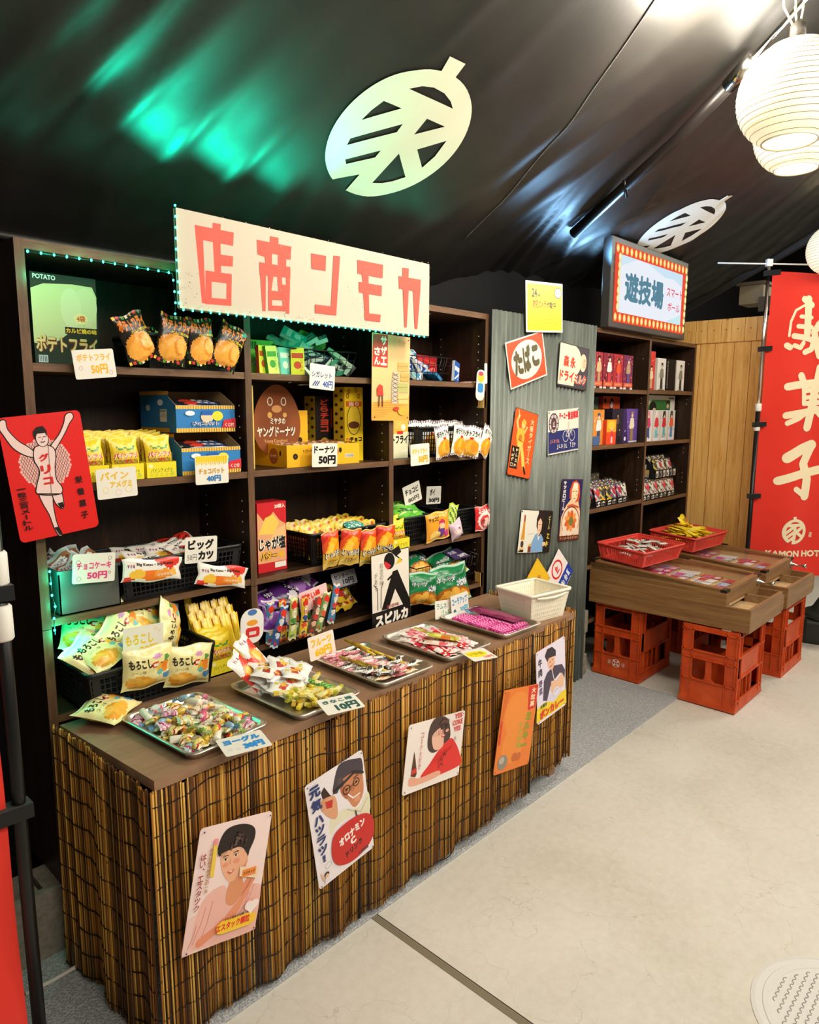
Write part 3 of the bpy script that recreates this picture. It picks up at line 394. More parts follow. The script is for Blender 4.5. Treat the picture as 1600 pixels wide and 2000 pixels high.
b.bar((5.04, 2.2, zc(5, 2.2, False)-.02), (4.98, .3, zc(5, .3, False)-.02), .04, .05, '202022')
struct('ceiling', b, [M_fab])
b = B(); b.box(-1.6, 2.3, 2.135, 2.16, 0, 1.9, '0c0c0c'); b.box(2.3, 5.05, 2.135, 2.16, 0, 2.14, '0c0c0c'); struct('wall_back', b, [M_dark])
b = B(); b.box(8.6, 8.7, -4, 3, 0, 3.5, '16181c'); b.box(5.05, 8.7, 2.6, 2.7, 0, 3.5, '121317'); struct('wall_far', b, [M_dark])
b = B(); yy = 2.10; k = 0                                           # pine board screen at the right end
while yy > 1.33:
    w = (.115, .098, .108, .09)[k % 4]; b.rbox(4.56, 4.578, yy-w+.0015, yy-.0015, .02, 1.835, .0015, 'b98440'); yy -= w; k += 1
yy = 2.10; k = 0
while yy > 1.29:
    w = (.07, .085, .06, .078)[k % 4]; b.rbox(4.545, 4.56, yy-w+.0012, yy-.0012, 1.825, 1.965, .0015, 'b98440'); b.lathe([(.003, 0), (.003, .001)], '2a1a0c', 1, 8, Matrix.Translation((4.5445, yy-w/2, 1.90)) @ Matrix.Rotation(-PI/2, 4, 'Y')); yy -= w; k += 1
struct('wall_right', b, [M_pine, M_paper])
b = B(); b.bar((6.3, 1.9, 2.02), (4.9, 1.0, 2.35), .07, .12, '3a332d'); tag(link('roof_beam', b.mesh('roof_beam', [M_dark])), 'dark sloping roof beam behind the pine board wall', 'beam')
b = B(); b.box(5.42, 5.62, 1.70, 1.86, 2.16, 2.30, '8f8670'); b.box(5.40, 5.64, 1.68, 1.88, 2.29, 2.31, '6f6858'); b.box(5.40, 5.43, 1.60, 1.72, 2.1, 2.2, '5d574a'); tag(link('air_duct', b.mesh('air_duct', [M_paper])), 'small beige duct box under the dark roof behind the flag pole', 'duct')
b = B(); b.rbox(.05, 3.34, 1.30, 2.0, 0, .006, .002, '8f9091'); tag(link('carpet_runner', b.mesh('carpet_runner', [M_mat])), 'grey woven carpet runner lying on the floor under counter and shelf', 'mat')
b = B(); b.lathe([(.215, .0), (.215, .002), (.205, .004), (.203, .0025), (.19, .0025), (.188, .0042), (.172, .0042), (.170, .0025), (0.001, .0025)], 'd6d4d0', 0, 48, Matrix.Translation((1.76, .235, 0)), False, True, False)
for i in range(-8, 9):
    for j in range(-8, 9):
        x, y = i*.02+(j % 2)*.01, j*.019
        if x*x+y*y < .158**2: b.tube([(1.76+x+.0085*math.cos(a), .235+y+.0085*math.sin(a), .003) for a in (.3, 1.0, 1.6, 2.2, 2.8)], .0014, 'a3a19c', 0, 4)
tag(link('manhole_cover', b.mesh('manhole_cover', [M_paper])), 'round pale grey manhole cover with scale pattern set in the floor', 'manhole cover')
# ---------------------------------------------------------------- emblem on the lining
EM = TR['emblem']
def emblem_outline():
    out = []; n0 = EM['notch']; a0 = math.atan2(n0[2][1], n0[2][0]); a1 = math.atan2(EM['tab'][3][1], EM['tab'][3][0]); a2 = math.atan2(EM['tab'][0][1], EM['tab'][0][0]); a3 = math.atan2(n0[0][1], n0[0][0])+2*PI
    for k in range(33): a = a0+(a1-a0)*k/32; out.append((math.cos(a), math.sin(a)))
    out += [tuple(EM['tab'][2]), tuple(EM['tab'][1])]
    for k in range(33): a = a2+(a3-a2)*k/32; out.append((math.cos(a), math.sin(a)))
    out.append(tuple(n0[1])); return out
def emblem_flat():
    cu = bpy.data.curves.new('e', 'CURVE'); cu.dimensions = '2D'; cu.fill_mode = 'BOTH'
    for pts in [emblem_outline()]+[EM[k] for k in ('h1', 'h2', 'h3', 'h4', 'h5', 'h6', 'h7')]:
        sp = cu.splines.new('POLY'); sp.points.add(len(pts)-1)
        for p, q in zip(sp.points, pts): p.co = (q[0], q[1], 0, 1)
        sp.use_cyclic_u = True
    ob = bpy.data.objects.new('e', cu); COL.objects.link(ob); bpy.context.view_layer.update()
    me = ob.to_mesh(); vs = [(v.co.x, v.co.y) for v in me.vertices]; fs = [list(p.vertices) for p in me.polygons]
    ob.to_mesh_clear(); bpy.data.objects.remove(ob); bpy.data.curves.remove(cu)
    seen = set(); v2 = []; f2 = []                                   # keep one side only
    for f in fs:
        key = tuple(sorted((round(vs[i][0], 4), round(vs[i][1], 4)) for i in f))
        if key not in seen: seen.add(key); f2.append(f)
    return vs, f2
EMV, EMF = emblem_flat()
bm = bmesh.new(); bv = [bm.verts.new((x, y, 0)) for x, y in EMV]
for f in EMF:
    try: bm.faces.new([bv[i] for i in f])
    except ValueError: pass
bmesh.ops.remove_doubles(bm, verts=bm.verts[:], dist=1e-4); bmesh.ops.triangulate(bm, faces=bm.faces[:])
for _ in range(4):
    es = [e for e in bm.edges if e.calc_length() > .12]
    if es: bmesh.ops.subdivide_edges(bm, edges=es, cuts=1, use_grid_fill=False); bmesh.ops.triangulate(bm, faces=[f for f in bm.faces if len(f.verts) > 3])
bm.verts.index_update(); EV = [(v.co.x, v.co.y) for v in bm.verts]; EF = [[v.index for v in f.verts] for f in bm.faces]; bm.free()
for cx, s0, th, R_, y0_, lab in ((1.572, .663, 30, .2275, 2.1, 'big cream round crest printed on the black ceiling above the shop sign'), (3.768, .957, 25, .2316, 2.48, 'smaller pale round crest on the black ceiling behind the lit sign')):
    t = math.radians(th); b = B(); pts = []
    for u, v in EV:
        x = cx+u*R_; y = y0_-(s0+v*R_)*math.cos(t); pts.append((x, y, zc(x, y)-.004))
    b.add(pts, [f[::-1] for f in EF], 'f0e7d2', 0); tag(link('ceiling_crest', b.mesh('ceiling_crest', [M_paper])), lab, 'emblem', 'round crests on the ceiling')
# pole along the slope, lacing cord
def under(x, y, d): return (x, y, zc(x, y, False)-d)
r = empty('tent_pole', under(3.02, 1.80, .05), 0, 'dark metal pole running up the slope under the ceiling lining', 'pole')
b = B(); b.tube([under(3.02, 1.80, .04), under(2.842, 1.258, .05), under(2.72, 1.02, .05)], .024, '2c2625', 0, 12); part('tube', b, [M_wire], r)
b = B(); b.tube([under(2.72, 1.02, .05), under(2.659, .92, .05)], .027, 'bdb6aa', 0, 12); o = part('sleeve', b, [M_chrome], r); o['label'] = 'bright silver sleeve at the upper end of the pole'
b = B(); b.tube([under(2.659, .92, .05), under(2.40, .48, .05)], .011, '8f8878', 0, 8); part('rod', b, [M_chrome], r)
b = B(); b.tube([under(2.95, 1.50, .025), under(2.925, 1.495, .085), under(2.89, 1.49, .03)], .009, '15110f', 0, 8); part('clip', b, [M_wire], r)
b = B(); pts = []
for k in range(60):
    y = 1.83-1.1*k/59; x = 2.253-.08*(1.83-y)-.19*max(0, (1.83-y)/.87)**2; pts.append((x, y, zc(x, y)-.002))
b.tube(pts, .0025, '4a4540', 0, 6); tag(link('lacing_cord', b.mesh('lacing_cord', [M_flag])), 'thin lacing cord along the ceiling seam left of the pole', 'cord')

# ---------------------------------------------------------------- the long display shelf
def pins(b, x, zs, ys=(1.835, 2.04)):
    for y in ys:
        for z in zs: b.lathe([(.0026, 0), (.0026, .0015)], 'b9b0a2', 2, 8, Matrix.Translation((x, y, z)) @ Matrix.Rotation(-PI/2, 4, 'Y'))
def panel_v(b, x0, x1, y0, y1, z0, z1):
    b.box(x0, x1, y0+.0012, y1, z0, z1, '3a2515', 0); b.box(x0, x1, y0, y0+.0012, z0, z1, '664831', 1)
def panel_h(b, x0, x1, y0, y1, z0, z1):
    b.box(x0, x1, y0+.0012, y1, z0, z1, '412b1a', 0); b.box(x0, x1, y0, y0+.0012, z0, z1, '6d4e35', 1)
FY, BY = 1.80, 2.09
sh = empty('display_shelf', (1.49, 1.945, .19), 0, 'tall dark wood display shelf of three bays packed with sweets', 'shelf')
VM = [M_shelf_v, M_edge_v, M_paper]; HM = [M_shelf_h, M_edge, M_paper]
for nm, x0, x1 in (('side_panel', .598, .620), ('divider', 1.204, 1.226), ('divider', 1.805, 1.827), ('side_panel', 2.363, 2.385)):
    b = B(); panel_v(b, x0, x1, FY, BY, .19, .872); panel_v(b, x0, x1, FY, BY, .8735, 1.80 if nm == 'side_panel' else 1.78)
    if x0 > 1: pins(b, x0-.001, [.72+.032*k for k in range(33) if k % 9 not in (5, 6)])
    part(nm, b, VM, sh)
b = B(); panel_h(b, .62, 2.363, FY, BY, 1.778, 1.80); part('top_panel', b, HM, sh)
b = B(); b.box(.60, 2.383, BY, BY+.008, .19, 1.80, '2a1b10'); part('back_panel', b, [M_shelf_v], sh)
for x0, x1, zs in ((.62, 1.204, (1.521, 1.228, .897, .646)), (1.226, 1.805, (1.521, 1.229, .894, .678)), (1.827, 2.363, (1.521, 1.230, .897, .678))):
    for z in zs:
        b = B(); panel_h(b, x0, x1, FY+.002, BY, z-.019, z); part('shelf_board', b, HM, sh)
b = B(); panel_h(b, .62, 2.363, FY, BY, .195, .215); part('bottom_panel', b, HM, sh)
b = B()
for k in range(2): b.box(.42+.2*k, .44+.2*k, 1.80, 1.92, .006, .19, 'a39c8b')
b.box(.42, .66, 1.80, 1.82, .006, .19, 'a39c8b'); b.box(.42, .66, 1.90, 1.92, .006, .19, 'a39c8b'); b.box(.53, .55, 1.82, 1.90, .006, .186, 'a39c8b'); b.box(.56, .60, 1.82, 1.90, .006, .19, 'a39c8b')
tag(link('concrete_block', b.mesh('concrete_block', [M_block])), 'hollow grey concrete block under the left foot of the dark shelf', 'block')
b = B(); b.rbox(3.22, 3.30, 1.79, 1.93, .006, .12, .006, 'a39c8b'); b.rbox(3.222, 3.298, 1.80, 1.92, .122, .235, .006, '9a9482'); b.rbox(3.22, 3.298, 1.79, 1.92, .237, .36, .006, 'b1a998')
tag(link('concrete_block', b.mesh('concrete_block', [M_block])), 'pale stacked concrete blocks between zinc sheet and red crate', 'block')
b = B(); b.tube([(.47, 1.712, .012), (.53, 1.708, .011), (.58, 1.704, .016), (.64, 1.70, .03)], .0055, 'd8d2c4', 0, 8); tag(link('power_cable', b.mesh('power_cable', [M_plas])), 'white power cable on the grey mat entering under the reed screen', 'cable')
# ---------------------------------------------------------------- counter and reed screens
ct = empty('counter_table', (1.455, 1.515, 0), 0, 'long brown topped counter table standing in front of the shelf', 'table')
b = B(); tp_ = [(.628, 1.312), (2.306, 1.312), (2.302, 1.722), (.595, 1.722)]; b.add([(x, y, .632) for x, y in tp_]+[(x, y, .655) for x, y in tp_], [(3,2,1,0),(4,5,6,7),(0,1,5,4),(1,2,6,5),(2,3,7,6),(3,0,4,7)], '745642'); part('table_top', b, [M_counter], ct)
for x in (.68, 2.25):
    for y in (1.37, 1.67): b = B(); b.box(x-.02, x+.02, y-.02, y+.02, .006, .632, '4a3828'); part('leg', b, [M_counter], ct)
REED = ['be8832', 'a66c26', '8a561c', 'd09c42', '663c12', '9a6422', 'dcae54', '4a2c0e', 'b27a2c', 'ae762c', '7a4c18', '412609']
def reed_screen(path, top, bot, label, seed, ends=()):
    rnd = random.Random(seed); b = B()
    pts = [Vector(p) for p in path]; seg = [(pts[i+1]-pts[i]).length for i in range(len(pts)-1)]; tot = sum(seg)
    def at(s):
        for i, l in enumerate(seg):
            if s <= l or i == len(seg)-1:
                d = (pts[i+1]-pts[i]).normalized(); return pts[i]+d*min(s, l), Vector((d.y, -d.x)), s
            s -= l
    def wave(s, z):
        q = (.655-z)/.655
        return (.0055*math.sin(s*28+seed)+.004*math.sin(s*61+seed*2)+.003*rnd2(s*9))*(.5+.8*q)+.001*q
    def rnd2(t): return noise.noise((t, seed*3.1, 0))
    s = 0
    while s < tot:
        rr = rnd.uniform(.0015, .0025); p, n, _ = at(s); zt = top(s/tot)+rnd.uniform(-.006, .004); zb = bot(s/tot)+rnd.uniform(-.004, .006)
        col = rnd.choice(REED); lay = rnd.choice((0, 0, .003)); dx = rnd.uniform(-.003, .003)
        ps = []
        for k in range(5):
            z = zt+(zb-zt)*k/4; q = p+n*(wave(s, z)+lay); ps.append((q.x+dx*k/4*abs(n.y), q.y+dx*k/4*abs(n.x), z))
        b.tube(ps, rr, col, 0, 5, None, False, True)
        if rnd.random() < .35:
            z = rnd.uniform(zb+.05, zt-.05); q = p+n*(wave(s, z)+lay); b.tube([(q.x, q.y, z-.003), (q.x, q.y, z+.003)], rr*1.18, '5a3a18', 0, 5)
        s += rr*1.72
    m = max(2, int(tot/.012))
    for r_ in range(10):
        f = (r_+.4)/9.6; ps = []
        for k in range(m+1):
            s = tot*k/m; p, n, _ = at(min(s, tot-1e-4)); z = top(s/tot)+(bot(s/tot)-top(s/tot))*f+.009*math.sin(s*9+r_*.4+seed)+.004*math.sin(s*37+r_); q = p+n*(wave(s, z)+.0038+.001*math.sin(s*700)); ps.append((q.x, q.y, z))
        b.tube(ps, .0016, '1c120b', 0, 5)
    for e in ends:
        p, n, _ = at(tot*e-1e-3 if e else 0); b.tube([(p.x+n.x*(wave(tot*e, z)+.006), p.y+n.y*(wave(tot*e, z)+.006), z) for z in (top(e), .42, .2, bot(e)-.003)], .0055, '17100b', 0, 6)
    o = link('reed_screen', b.mesh('reed_screen', [M_reed])); tag(o, label, 'reed screen', 'reed screens around the counter'); return o
reed_screen([(.588, 1.735), (.618, 1.318), (1.20, 1.318)], lambda t: .631 if t > .42 else .655-.05*t, lambda t: .018, 'golden reed screen wrapping the left end of the counter', 1, (1,))
reed_screen([(1.165, 1.309), (2.012, 1.309)], lambda t: .640, lambda t: .022+.035*smooth(.3, 1, t), 'golden reed screen along the middle of the counter front', 4, (1,))
reed_screen([(1.985, 1.315), (2.318, 1.315), (2.318, 1.72)], lambda t: .646 if t < .42 else .666, lambda t: .075, 'short golden reed screen wrapping the right end of the counter', 9)
# ---------------------------------------------------------------- corrugated sheets
def corr(x0, x1, y, z1, label, ph):
    b = B(); n = int((x1-x0)/.0325*10); vs = []; fs = []
    for i in range(n+1):
        x = x0+(x1-x0)*i/n; yy = y+.0075*math.sin(2*PI*(x-x0)/.0325+ph)
        vs += [(x, yy, .004), (x, yy, z1), (x, yy+.0012, .004), (x, yy+.0012, z1)]
    for i in range(n):
        a = 4*i; c = a+4; fs += [(a, c, c+1, a+1), (c+2, a+2, a+3, c+3), (a+1, c+1, c+3, a+3), (c, a, a+2, c+2)]
    fs += [(0, 1, 3, 2), (4*n+1, 4*n, 4*n+2, 4*n+3)]
    b.add(vs, fs, '6f7e78', 0, None, True); o = link('corrugated_sheet', b.mesh('corrugated_sheet', [M_corr])); tag(o, label, 'metal sheet', 'corrugated zinc sheets')
corr(2.374, 2.634, 1.775, 1.818, 'narrow grey corrugated zinc sheet beside the dark shelf', 0)
corr(2.646, 3.222, 1.775, 1.822, 'wide grey corrugated zinc sheet next to the bookshelf', 1)
b = B(); b.box(2.36, 2.375, 1.80, 1.83, .66, .72, 'b98440'); b.box(2.36, 2.374, 1.80, 1.83, 1.42, 1.49, 'b98440'); tag(link('timber_batten', b.mesh('timber_batten', [M_pine])), 'small raw pine battens between dark shelf and zinc sheet', 'batten')
# ---------------------------------------------------------------- bookshelf on the right
bs_ = empty('bookshelf', (3.9, 1.945, .006), 0, 'dark wood bookshelf with two bays of boxed figures behind the game tables', 'shelf')
for nm, x0, x1 in (('side_panel', 3.235, 3.257), ('divider', 3.886, 3.908), ('side_panel', 4.533, 4.555)):
    b = B(); panel_v(b, x0, x1, FY, BY, .006, 1.80); 
    if x0 > 3.5: pins(b, x0-.001, [.95, .98, 1.01, 1.14, 1.17, 1.45, 1.48, 1.70])
    part(nm, b, VM, bs_)
b = B(); panel_h(b, 3.235, 4.555, FY, BY, 1.80, 1.822); part('top_panel', b, HM, bs_)
b = B(); b.box(3.24, 4.55, BY, BY+.008, .006, 1.80, '2a1b10'); part('back_panel', b, [M_shelf_v], bs_)
for x0, x1, zs in ((3.257, 3.886, (1.523, 1.229, .898, .60, .30)), (3.908, 4.533, (1.528, 1.229, .880, .60, .30))):
    for z in zs: b = B(); panel_h(b, x0, x1, FY+.002, BY, z-.022, z); part('shelf_board', b, HM, bs_)
# ---------------------------------------------------------------- shop sign and light strings
A = Art()
for p in TR['shop']: A.poly(p, 'f2594a')
rr = random.Random(3)
for x0, x1, y0, y1, n in ((0, 6, 0, 9, 26), (30, 34, 1, 21, 34), (56, 64, 6, 12, 10), (62, 66, 0, 24, 44), (92, 95, 0, 24, 30), (36, 44, .3, 1.4, 16), (66, 74, 22, 24, 16), (0, 95, .2, .8, 30), (0, 95, 23.6, 24.2, 30)):
    for _ in range(n):
        x, y = rr.uniform(x0, x1), rr.uniform(y0, y1); s = rr.uniform(.1, .34); A.poly([(x, y), (x+s, y+s*.3), (x+s*.7, y+s), (x-s*.2, y+s*.6)], rr.choice(('8a7a60', 'b8a888', '6a5a44')))
o = sign('shop_sign', .953, .243, (1.421, 1.695, 1.791), 0, A, 'cbc0ac', 'long cream shop signboard with red lettering over the shelf', 'sign', M_paper, .002, .012)
# brackets that carry the board from the shelf top
b = B()
for x in (1.05, 1.78): b.bar((x, 1.708, 1.74), (x, 1.81, 1.805), .02, .004, '222222')
part('bracket', b, [M_wire], o)
led_b = B(); led_b.lathe([(.001, -.003), (.0025, -.0015), (.0025, .0015), (.001, .003)], 'ffffff', 0, 8); LEDM = led_b.mesh('bulb', [M_led])
def light_string(label, pts, step, skip=0):
    pts = [Vector(p) for p in pts]; r = empty('light_string', pts[0], 0, label, 'light string', 'teal light strings')
    b = B(); b.tube(pts, .0014, '1c3a36', 0, 5); part('cord', b, [M_plas], r)
    d = 0
    for a, c in zip(pts, pts[1:]):
        l = (c-a).length
        while d < l:
            link('bulb', LEDM, r, a+(c-a)*(d/l)-pts[0]); d += step
        d -= l
light_string('teal light string running around the cream signboard', [(.942, 1.692, 1.916), (.940, 1.692, 1.80), (.942, 1.692, 1.665), (1.2, 1.692, 1.667), (1.55, 1.692, 1.666), (1.892, 1.692, 1.665)], .0262)
light_string('teal light string under the top board of the left shelf bay', [(.626, 1.797, 1.772), (.80, 1.797, 1.774), (.985, 1.797, 1.772), (.99, 1.797, 1.70), (.985, 1.797, 1.64)], .029)
light_string('teal light string hanging down inside the left shelf panel', [(.622, 1.793, 1.02), (.6235, 1.793, .96), (.629, 1.793, .93), (.6245, 1.793, .905), (.6235, 1.793, .86)], .03)
# ---------------------------------------------------------------- enamel and tin signs
HOLE = '3a332c'
def holes(A, W, H, d=.9, r=.28):
    for x in (d, W-d):
        for y in (d, H-d): A.ell(x, y, r, r, HOLE, n=10)
    return A
A = Art(); A.rect(1.0, .8, 28.5, 20.2, 'f7e614')
A.text('24', 4.5, 14.6, 8.6, 18.4, '3a3a20', .04).text('H', 9, 14.6, 11, 16.6, '3a3a20', .03).text('防犯カメラ', 5.2, 10.3, 15.8, 13.6, 'e03c10', .03).text('作動中', 16.2, 10.1, 23.6, 13.2, '4a4420', .03)
A.scrib(12.4, 7.0, 26.6, 7.9, 17, '8a8340').scrib(13.2, 5.2, 24, 6.1, 13, '8a8340').scrib(14.4, 3.4, 25, 4.3, 12, '8a8340')
A.ell(25.3, 17.0, 2.9, 2.4, '3a3a30').ell(25.3, 17.0, 2.6, 2.1, 'd8d4cc').line([(23.6, 15.4), (27, 18.4)], .12, '8a8a80').line([(21.2, 18.2), (22.0, 17.8)], .2, '3a3a20').line([(20.6, 16.2), (21.5, 16.1)], .2, '3a3a20').line([(21.4, 14.2), (22.1, 14.8)], .2, '3a3a20')
sign('notice_sheet', .293, .212, (2.723, 1.752, 1.857), 4, A, 'f1ecd8', 'yellow camera notice in a clear sleeve on top of the zinc sheet', 'notice', M_card, .003, .0015)
A = Art(); A.rect(.7, .6, 28.1, 19.2, 'f0512c').ell(14.4, 10, 11.7, 8.2, 'f1ead2')
A.text('た', 4.4, 4.4, 11.2, 15.2, '5d563a', .075).text('ば', 11.4, 4.4, 17.4, 16.4, '5d563a', .075).text('こ', 18.2, 5.6, 24.0, 15.0, '5d563a', .09)
sign('tin_sign', .288, .198, (2.611, 1.762, 1.628), 14.5, A, 'f4ead8', 'orange tin sign with white oval and tobacco lettering', 'sign', None, .002)
A = Art(); A.rect(.4, .4, 26.6, 19.6, '48434c').rrect(.4, 3.2, 15, 19.6, .3, 'eee6c6').ell(12.6, 12.6, 7.6, 7.1, 'eee6c6').poly([(.4, .9), (14.6, 1.1), (15.2, 4), (15, 9), (.4, 9)], 'eee6c6')
A.ell(22.0, 12.8, 3.0, 4.2, 'f2d6b6').ell(23.0, 12.6, 1.6, 2.4, 'e9bf98').ell(23.4, 14.0, .3, .3, '5a4030').line([(22.6, 11), (23.8, 10.8)], .22, 'b05040')
A.text('森', 4.2, 9.2, 9.0, 14.6, 'e23f28', .05).text('永', 10.2, 9.2, 15.0, 14.4, 'e23f28', .05).text('ドライ', 1.6, 2.6, 14.2, 7.6, 'e23f28', .05).text('ミルク', 14.6, 2.2, 26.0, 7.2, 'f4e8d4', .1).text('ミルク', 14.6, 2.2, 26.0, 7.2, 'e23f28', .035)
sign('tin_sign', .27, .2, (3.002, 1.762, 1.614), -4.5, holes(A, 27, 20, .6, .2), '2f2c30', 'cream and dark grey tin sign with red lettering at upper right of the zinc sheet', 'sign', None, .002)
A = Art(); A.rect(.2, .2, 17.8, 29, 'ee5a22')
A.ell(7.6, 22.6, 1.5, 1.7, 'f0c070').poly([(5.8, 23.4), (7.2, 25.4), (9.2, 24.6), (9.8, 23.2)], 'f4b840').poly([(3.8, 21), (8.6, 20.8), (9.6, 17), (8.8, 13.4), (4.6, 13.6), (3.2, 17)], 'f2b43c').line([(4, 20.4), (2.4, 23.6), (3.6, 26.2)], 1.3, 'f0c070').line([(3.6, 25.6), (2.6, 28.4)], .5, 'f6d890').line([(9, 19.6), (10.4, 22)], 1.1, 'f0c070')
A.line([(6, 14), (6.4, 9.4), (5.6, 5)], 2.2, 'f6c860').line([(7.6, 14), (10, 9), (11.6, 4.4)], 2.2, 'f6c860').line([(11.6, 4.4), (13.4, 2)], 1.3, '3a2418').ell(6.4, 17, 1.3, 1.4, 'd07a30').line([(5, 16), (8.6, 15.4)], .25, 'a04a20')
A.rect(.9, 3.2, 6.6, 12.8, '2a1c14').scrib(1.2, 3.6, 3.4, 12.4, 4, 'f0d8a8', True).scrib(4.0, 3.6, 6.2, 12.4, 4, 'f0d8a8', True, 2)
A.vtext('大阪タイガース', 12.6, 6.2, 15.4, 26.4, 'f6d49a', .03)
sign('tin_sign', .18, .292, (2.596, 1.761, 1.265), -11, holes(A, 18, 29.2, .6, .25), '3a241a', 'orange tin sign with a yellow baseball batter', 'sign', None, .004)
A = Art(); A.rect(.3, 10.6, 27.1, 20.0, 'ece4d4').rect(.3, .7, 27.1, 10.6, '2b3470')
A.ell(5.0, 14.2, 4.3, 4.9, '3a3248').ell(5.0, 14.2, 3.7, 4.3, 'cfc0b8').ell(5, 14.2, 2.4, 2.9, '5a3a44')
for k in range(8): A.line([(5+2.6*math.cos(k*PI/4), 14.2+3*math.sin(k*PI/4)), (5+3.8*math.cos(k*PI/4), 14.2+4.4*math.sin(k*PI/4))], .5, '3a3248', False)
A.scrib(3.6, 12.4, 6.4, 16, 1, 'efe6da')
A.text('テーユー', 9.6, 15.6, 17.0, 18.8, 'd8303a', .06).text('號自轉車', 17.2, 15.2, 26.8, 19.2, 'd8303a', .05)
for cx in (15.4, 21.2): A.ring(cx, 7.6, 2.6, 2.7, .28, 'e8e4dc')
A.line([(15.4, 7.6), (17.4, 10.4), (20.4, 10.2), (21.2, 7.6)], .3, 'e8e4dc').line([(17.4, 10.4), (18.4, 7.4), (20.4, 10.2), (20.6, 11.6), (21.6, 11.8)], .3, 'e8e4dc').line([(15.4, 7.6), (18.4, 7.4)], .3, 'e8e4dc').line([(17.4, 10.4), (17.2, 11.4)], .3, 'e8e4dc').ell(18.2, 13.4, .9, 1.1, 'd8cfc0').line([(18.2, 12.4), (18.0, 9.8)], .9, 'd8cfc0')
A.scrib(1.4, 5.0, 10.2, 7.2, 5, 'e89080').scrib(7.2, 1.8, 17, 4.6, 5, 'e8e4dc').scrib(18.6, 1.8, 24.8, 4.6, 3, 'e8e4dc')
sign('tin_sign', .274, .203, (2.933, 1.762, 1.314), 3.5, holes(A, 27.4, 20.3, .9, .4), 'd8d4cc', 'white and navy tin sign with a bicycle', 'sign', None, .002)
A = Art(); A.rect(.2, .2, 19.1, 30.1, '20265a')
A.poly([(7.6, 21), (7.4, 25), (9.4, 28.8), (13, 29.8), (16.4, 27.6), (17.4, 23), (17.0, 19.6), (14, 18.2)], 'd8502a').poly([(9.4, 20.6), (9.2, 25), (11, 28.6), (14.6, 28.4), (15.6, 24.4), (14.8, 20.6), (12, 18.4)], 'f4dcb4').ell(12.8, 27.0, 2.2, 1.6, 'f8ead0').line([(10, 24.2), (11.4, 24.4)], .3, '3a2a20').line([(13, 24.4), (14.6, 24.2)], .3, '3a2a20').line([(11.4, 20.8), (13, 20.8)], .4, 'c04030').ell(14.4, 22.6, .8, .5, 'b8c068')
A.poly([(1, 12), (5, 17.6), (9.2, 20.6), (13, 18.8), (16.2, 19.4), (18.6, 14), (18.9, 2.6), (.8, 2.6)], 'f0c49a').line([(6.4, 17), (10.4, 17.6), (16.4, 16.4)], 1.1, 'c85a34').ell(10, 9.6, 8.2, 7.4, '6a2a1c').ell(10, 9.4, 7.8, 7.0, 'f0d8bc')
for k in range(9):
    a = k*.7; A.ell(10+3.4*math.cos(a), 9.8+3.0*math.sin(a), 2.4, 1.4, ('e07a34', 'ee9a50', 'd8602a')[k % 3], a)
A.ell(10.4, 9.6, 2.2, 2.2, '7a7a34').ell(5, 4.2, 2.6, 1.6, 'e8d8c4').ell(15.4, 4.4, 2.6, 1.6, 'e8d8c4').rect(.2, .2, 19.1, 2.6, '5a2418').scrib(1, .7, 18.2, 2.2, 11, 'd8a878')
A.vtext('サッポロビール', .9, 15.0, 3.6, 29.4, 'f0ece0', .05)
sign('tin_sign', .193, .303, (3.025, 1.762, .928), -4.5, holes(A, 19.3, 30.3, .8, .25), '6a3a28', 'navy tin sign of a red haired woman behind a food platter', 'sign', None, .003)
A = Art(); A.rect(.3, .3, 26.6, 19.6, 'e8e4d6').poly([(14.4, 19.6), (26.6, 19.6), (26.6, .3), (17, .3)], '1c1814')
A.poly([(1.6, .6), (4.8, .6), (4.8, 6), (4.4, 12), (4.2, 16.6), (3.0, 16.6), (2.6, 12), (1.8, 6)], 'd8962c').rect(3.0, 14.4, 4.2, 17.4, 'b0403a').rect(1.8, 2.2, 4.7, 6.2, 'e8dcc8').ell(3.2, 4.2, 1.2, 1.6, '4a3a34').rect(1.6, .6, 4.8, 1.6, '2a1c14')
A.poly([(13.6, 12.6), (13.4, 16), (14.8, 18.8), (17.4, 19.2), (19.4, 17), (19, 12.6), (17.4, 9.4), (15, 10)], '2a1a16').poly([(14.8, 11.4), (14.6, 14.6), (16.4, 16.2), (18.2, 14.4), (18.0, 10.8), (16.4, 8.2), (14.8, 8.8)], 'ecc4a4').line([(15.4, 13.2), (16.2, 13.3)], .25, '2a1a16').line([(17, 13.3), (17.8, 13.2)], .25, '2a1a16').line([(16, 10.6), (17, 10.7)], .35, 'c04038')
A.poly([(10.4, .5), (11, 5), (13, 8.4), (15, 9.4), (16.4, 7.6), (18, 9), (20.4, 6.6), (20.6, .5)], '7ea8d4').poly([(14.8, 9.2), (16.2, 5.6), (17.8, 9), (16.4, 7.4)], 'f0e4d8').ell(21.2, 4.2, 1.4, 1.0, 'ecc4a4').rect(8.2, .5, 10.6, 3.2, '8a3a2c').line([(8.4, 3.2), (10.4, 4.2)], .8, 'c8a040').line([(7, 8.6), (12.6, 9.4)], .12, 'b0a898')
A.vtext('ビール', 23.4, 11, 25.0, 17.6, 'd8c878', .03).scrib(22.4, 2.4, 25.6, 10.4, 2, 'e0c22c', True)
sign('tin_sign', .269, .199, (2.720, 1.762, .859), -7.5, holes(A, 26.9, 19.9, .9, .4), '2a2420', 'black and white tin sign of a woman in a blue kimono', 'sign', None, .01)
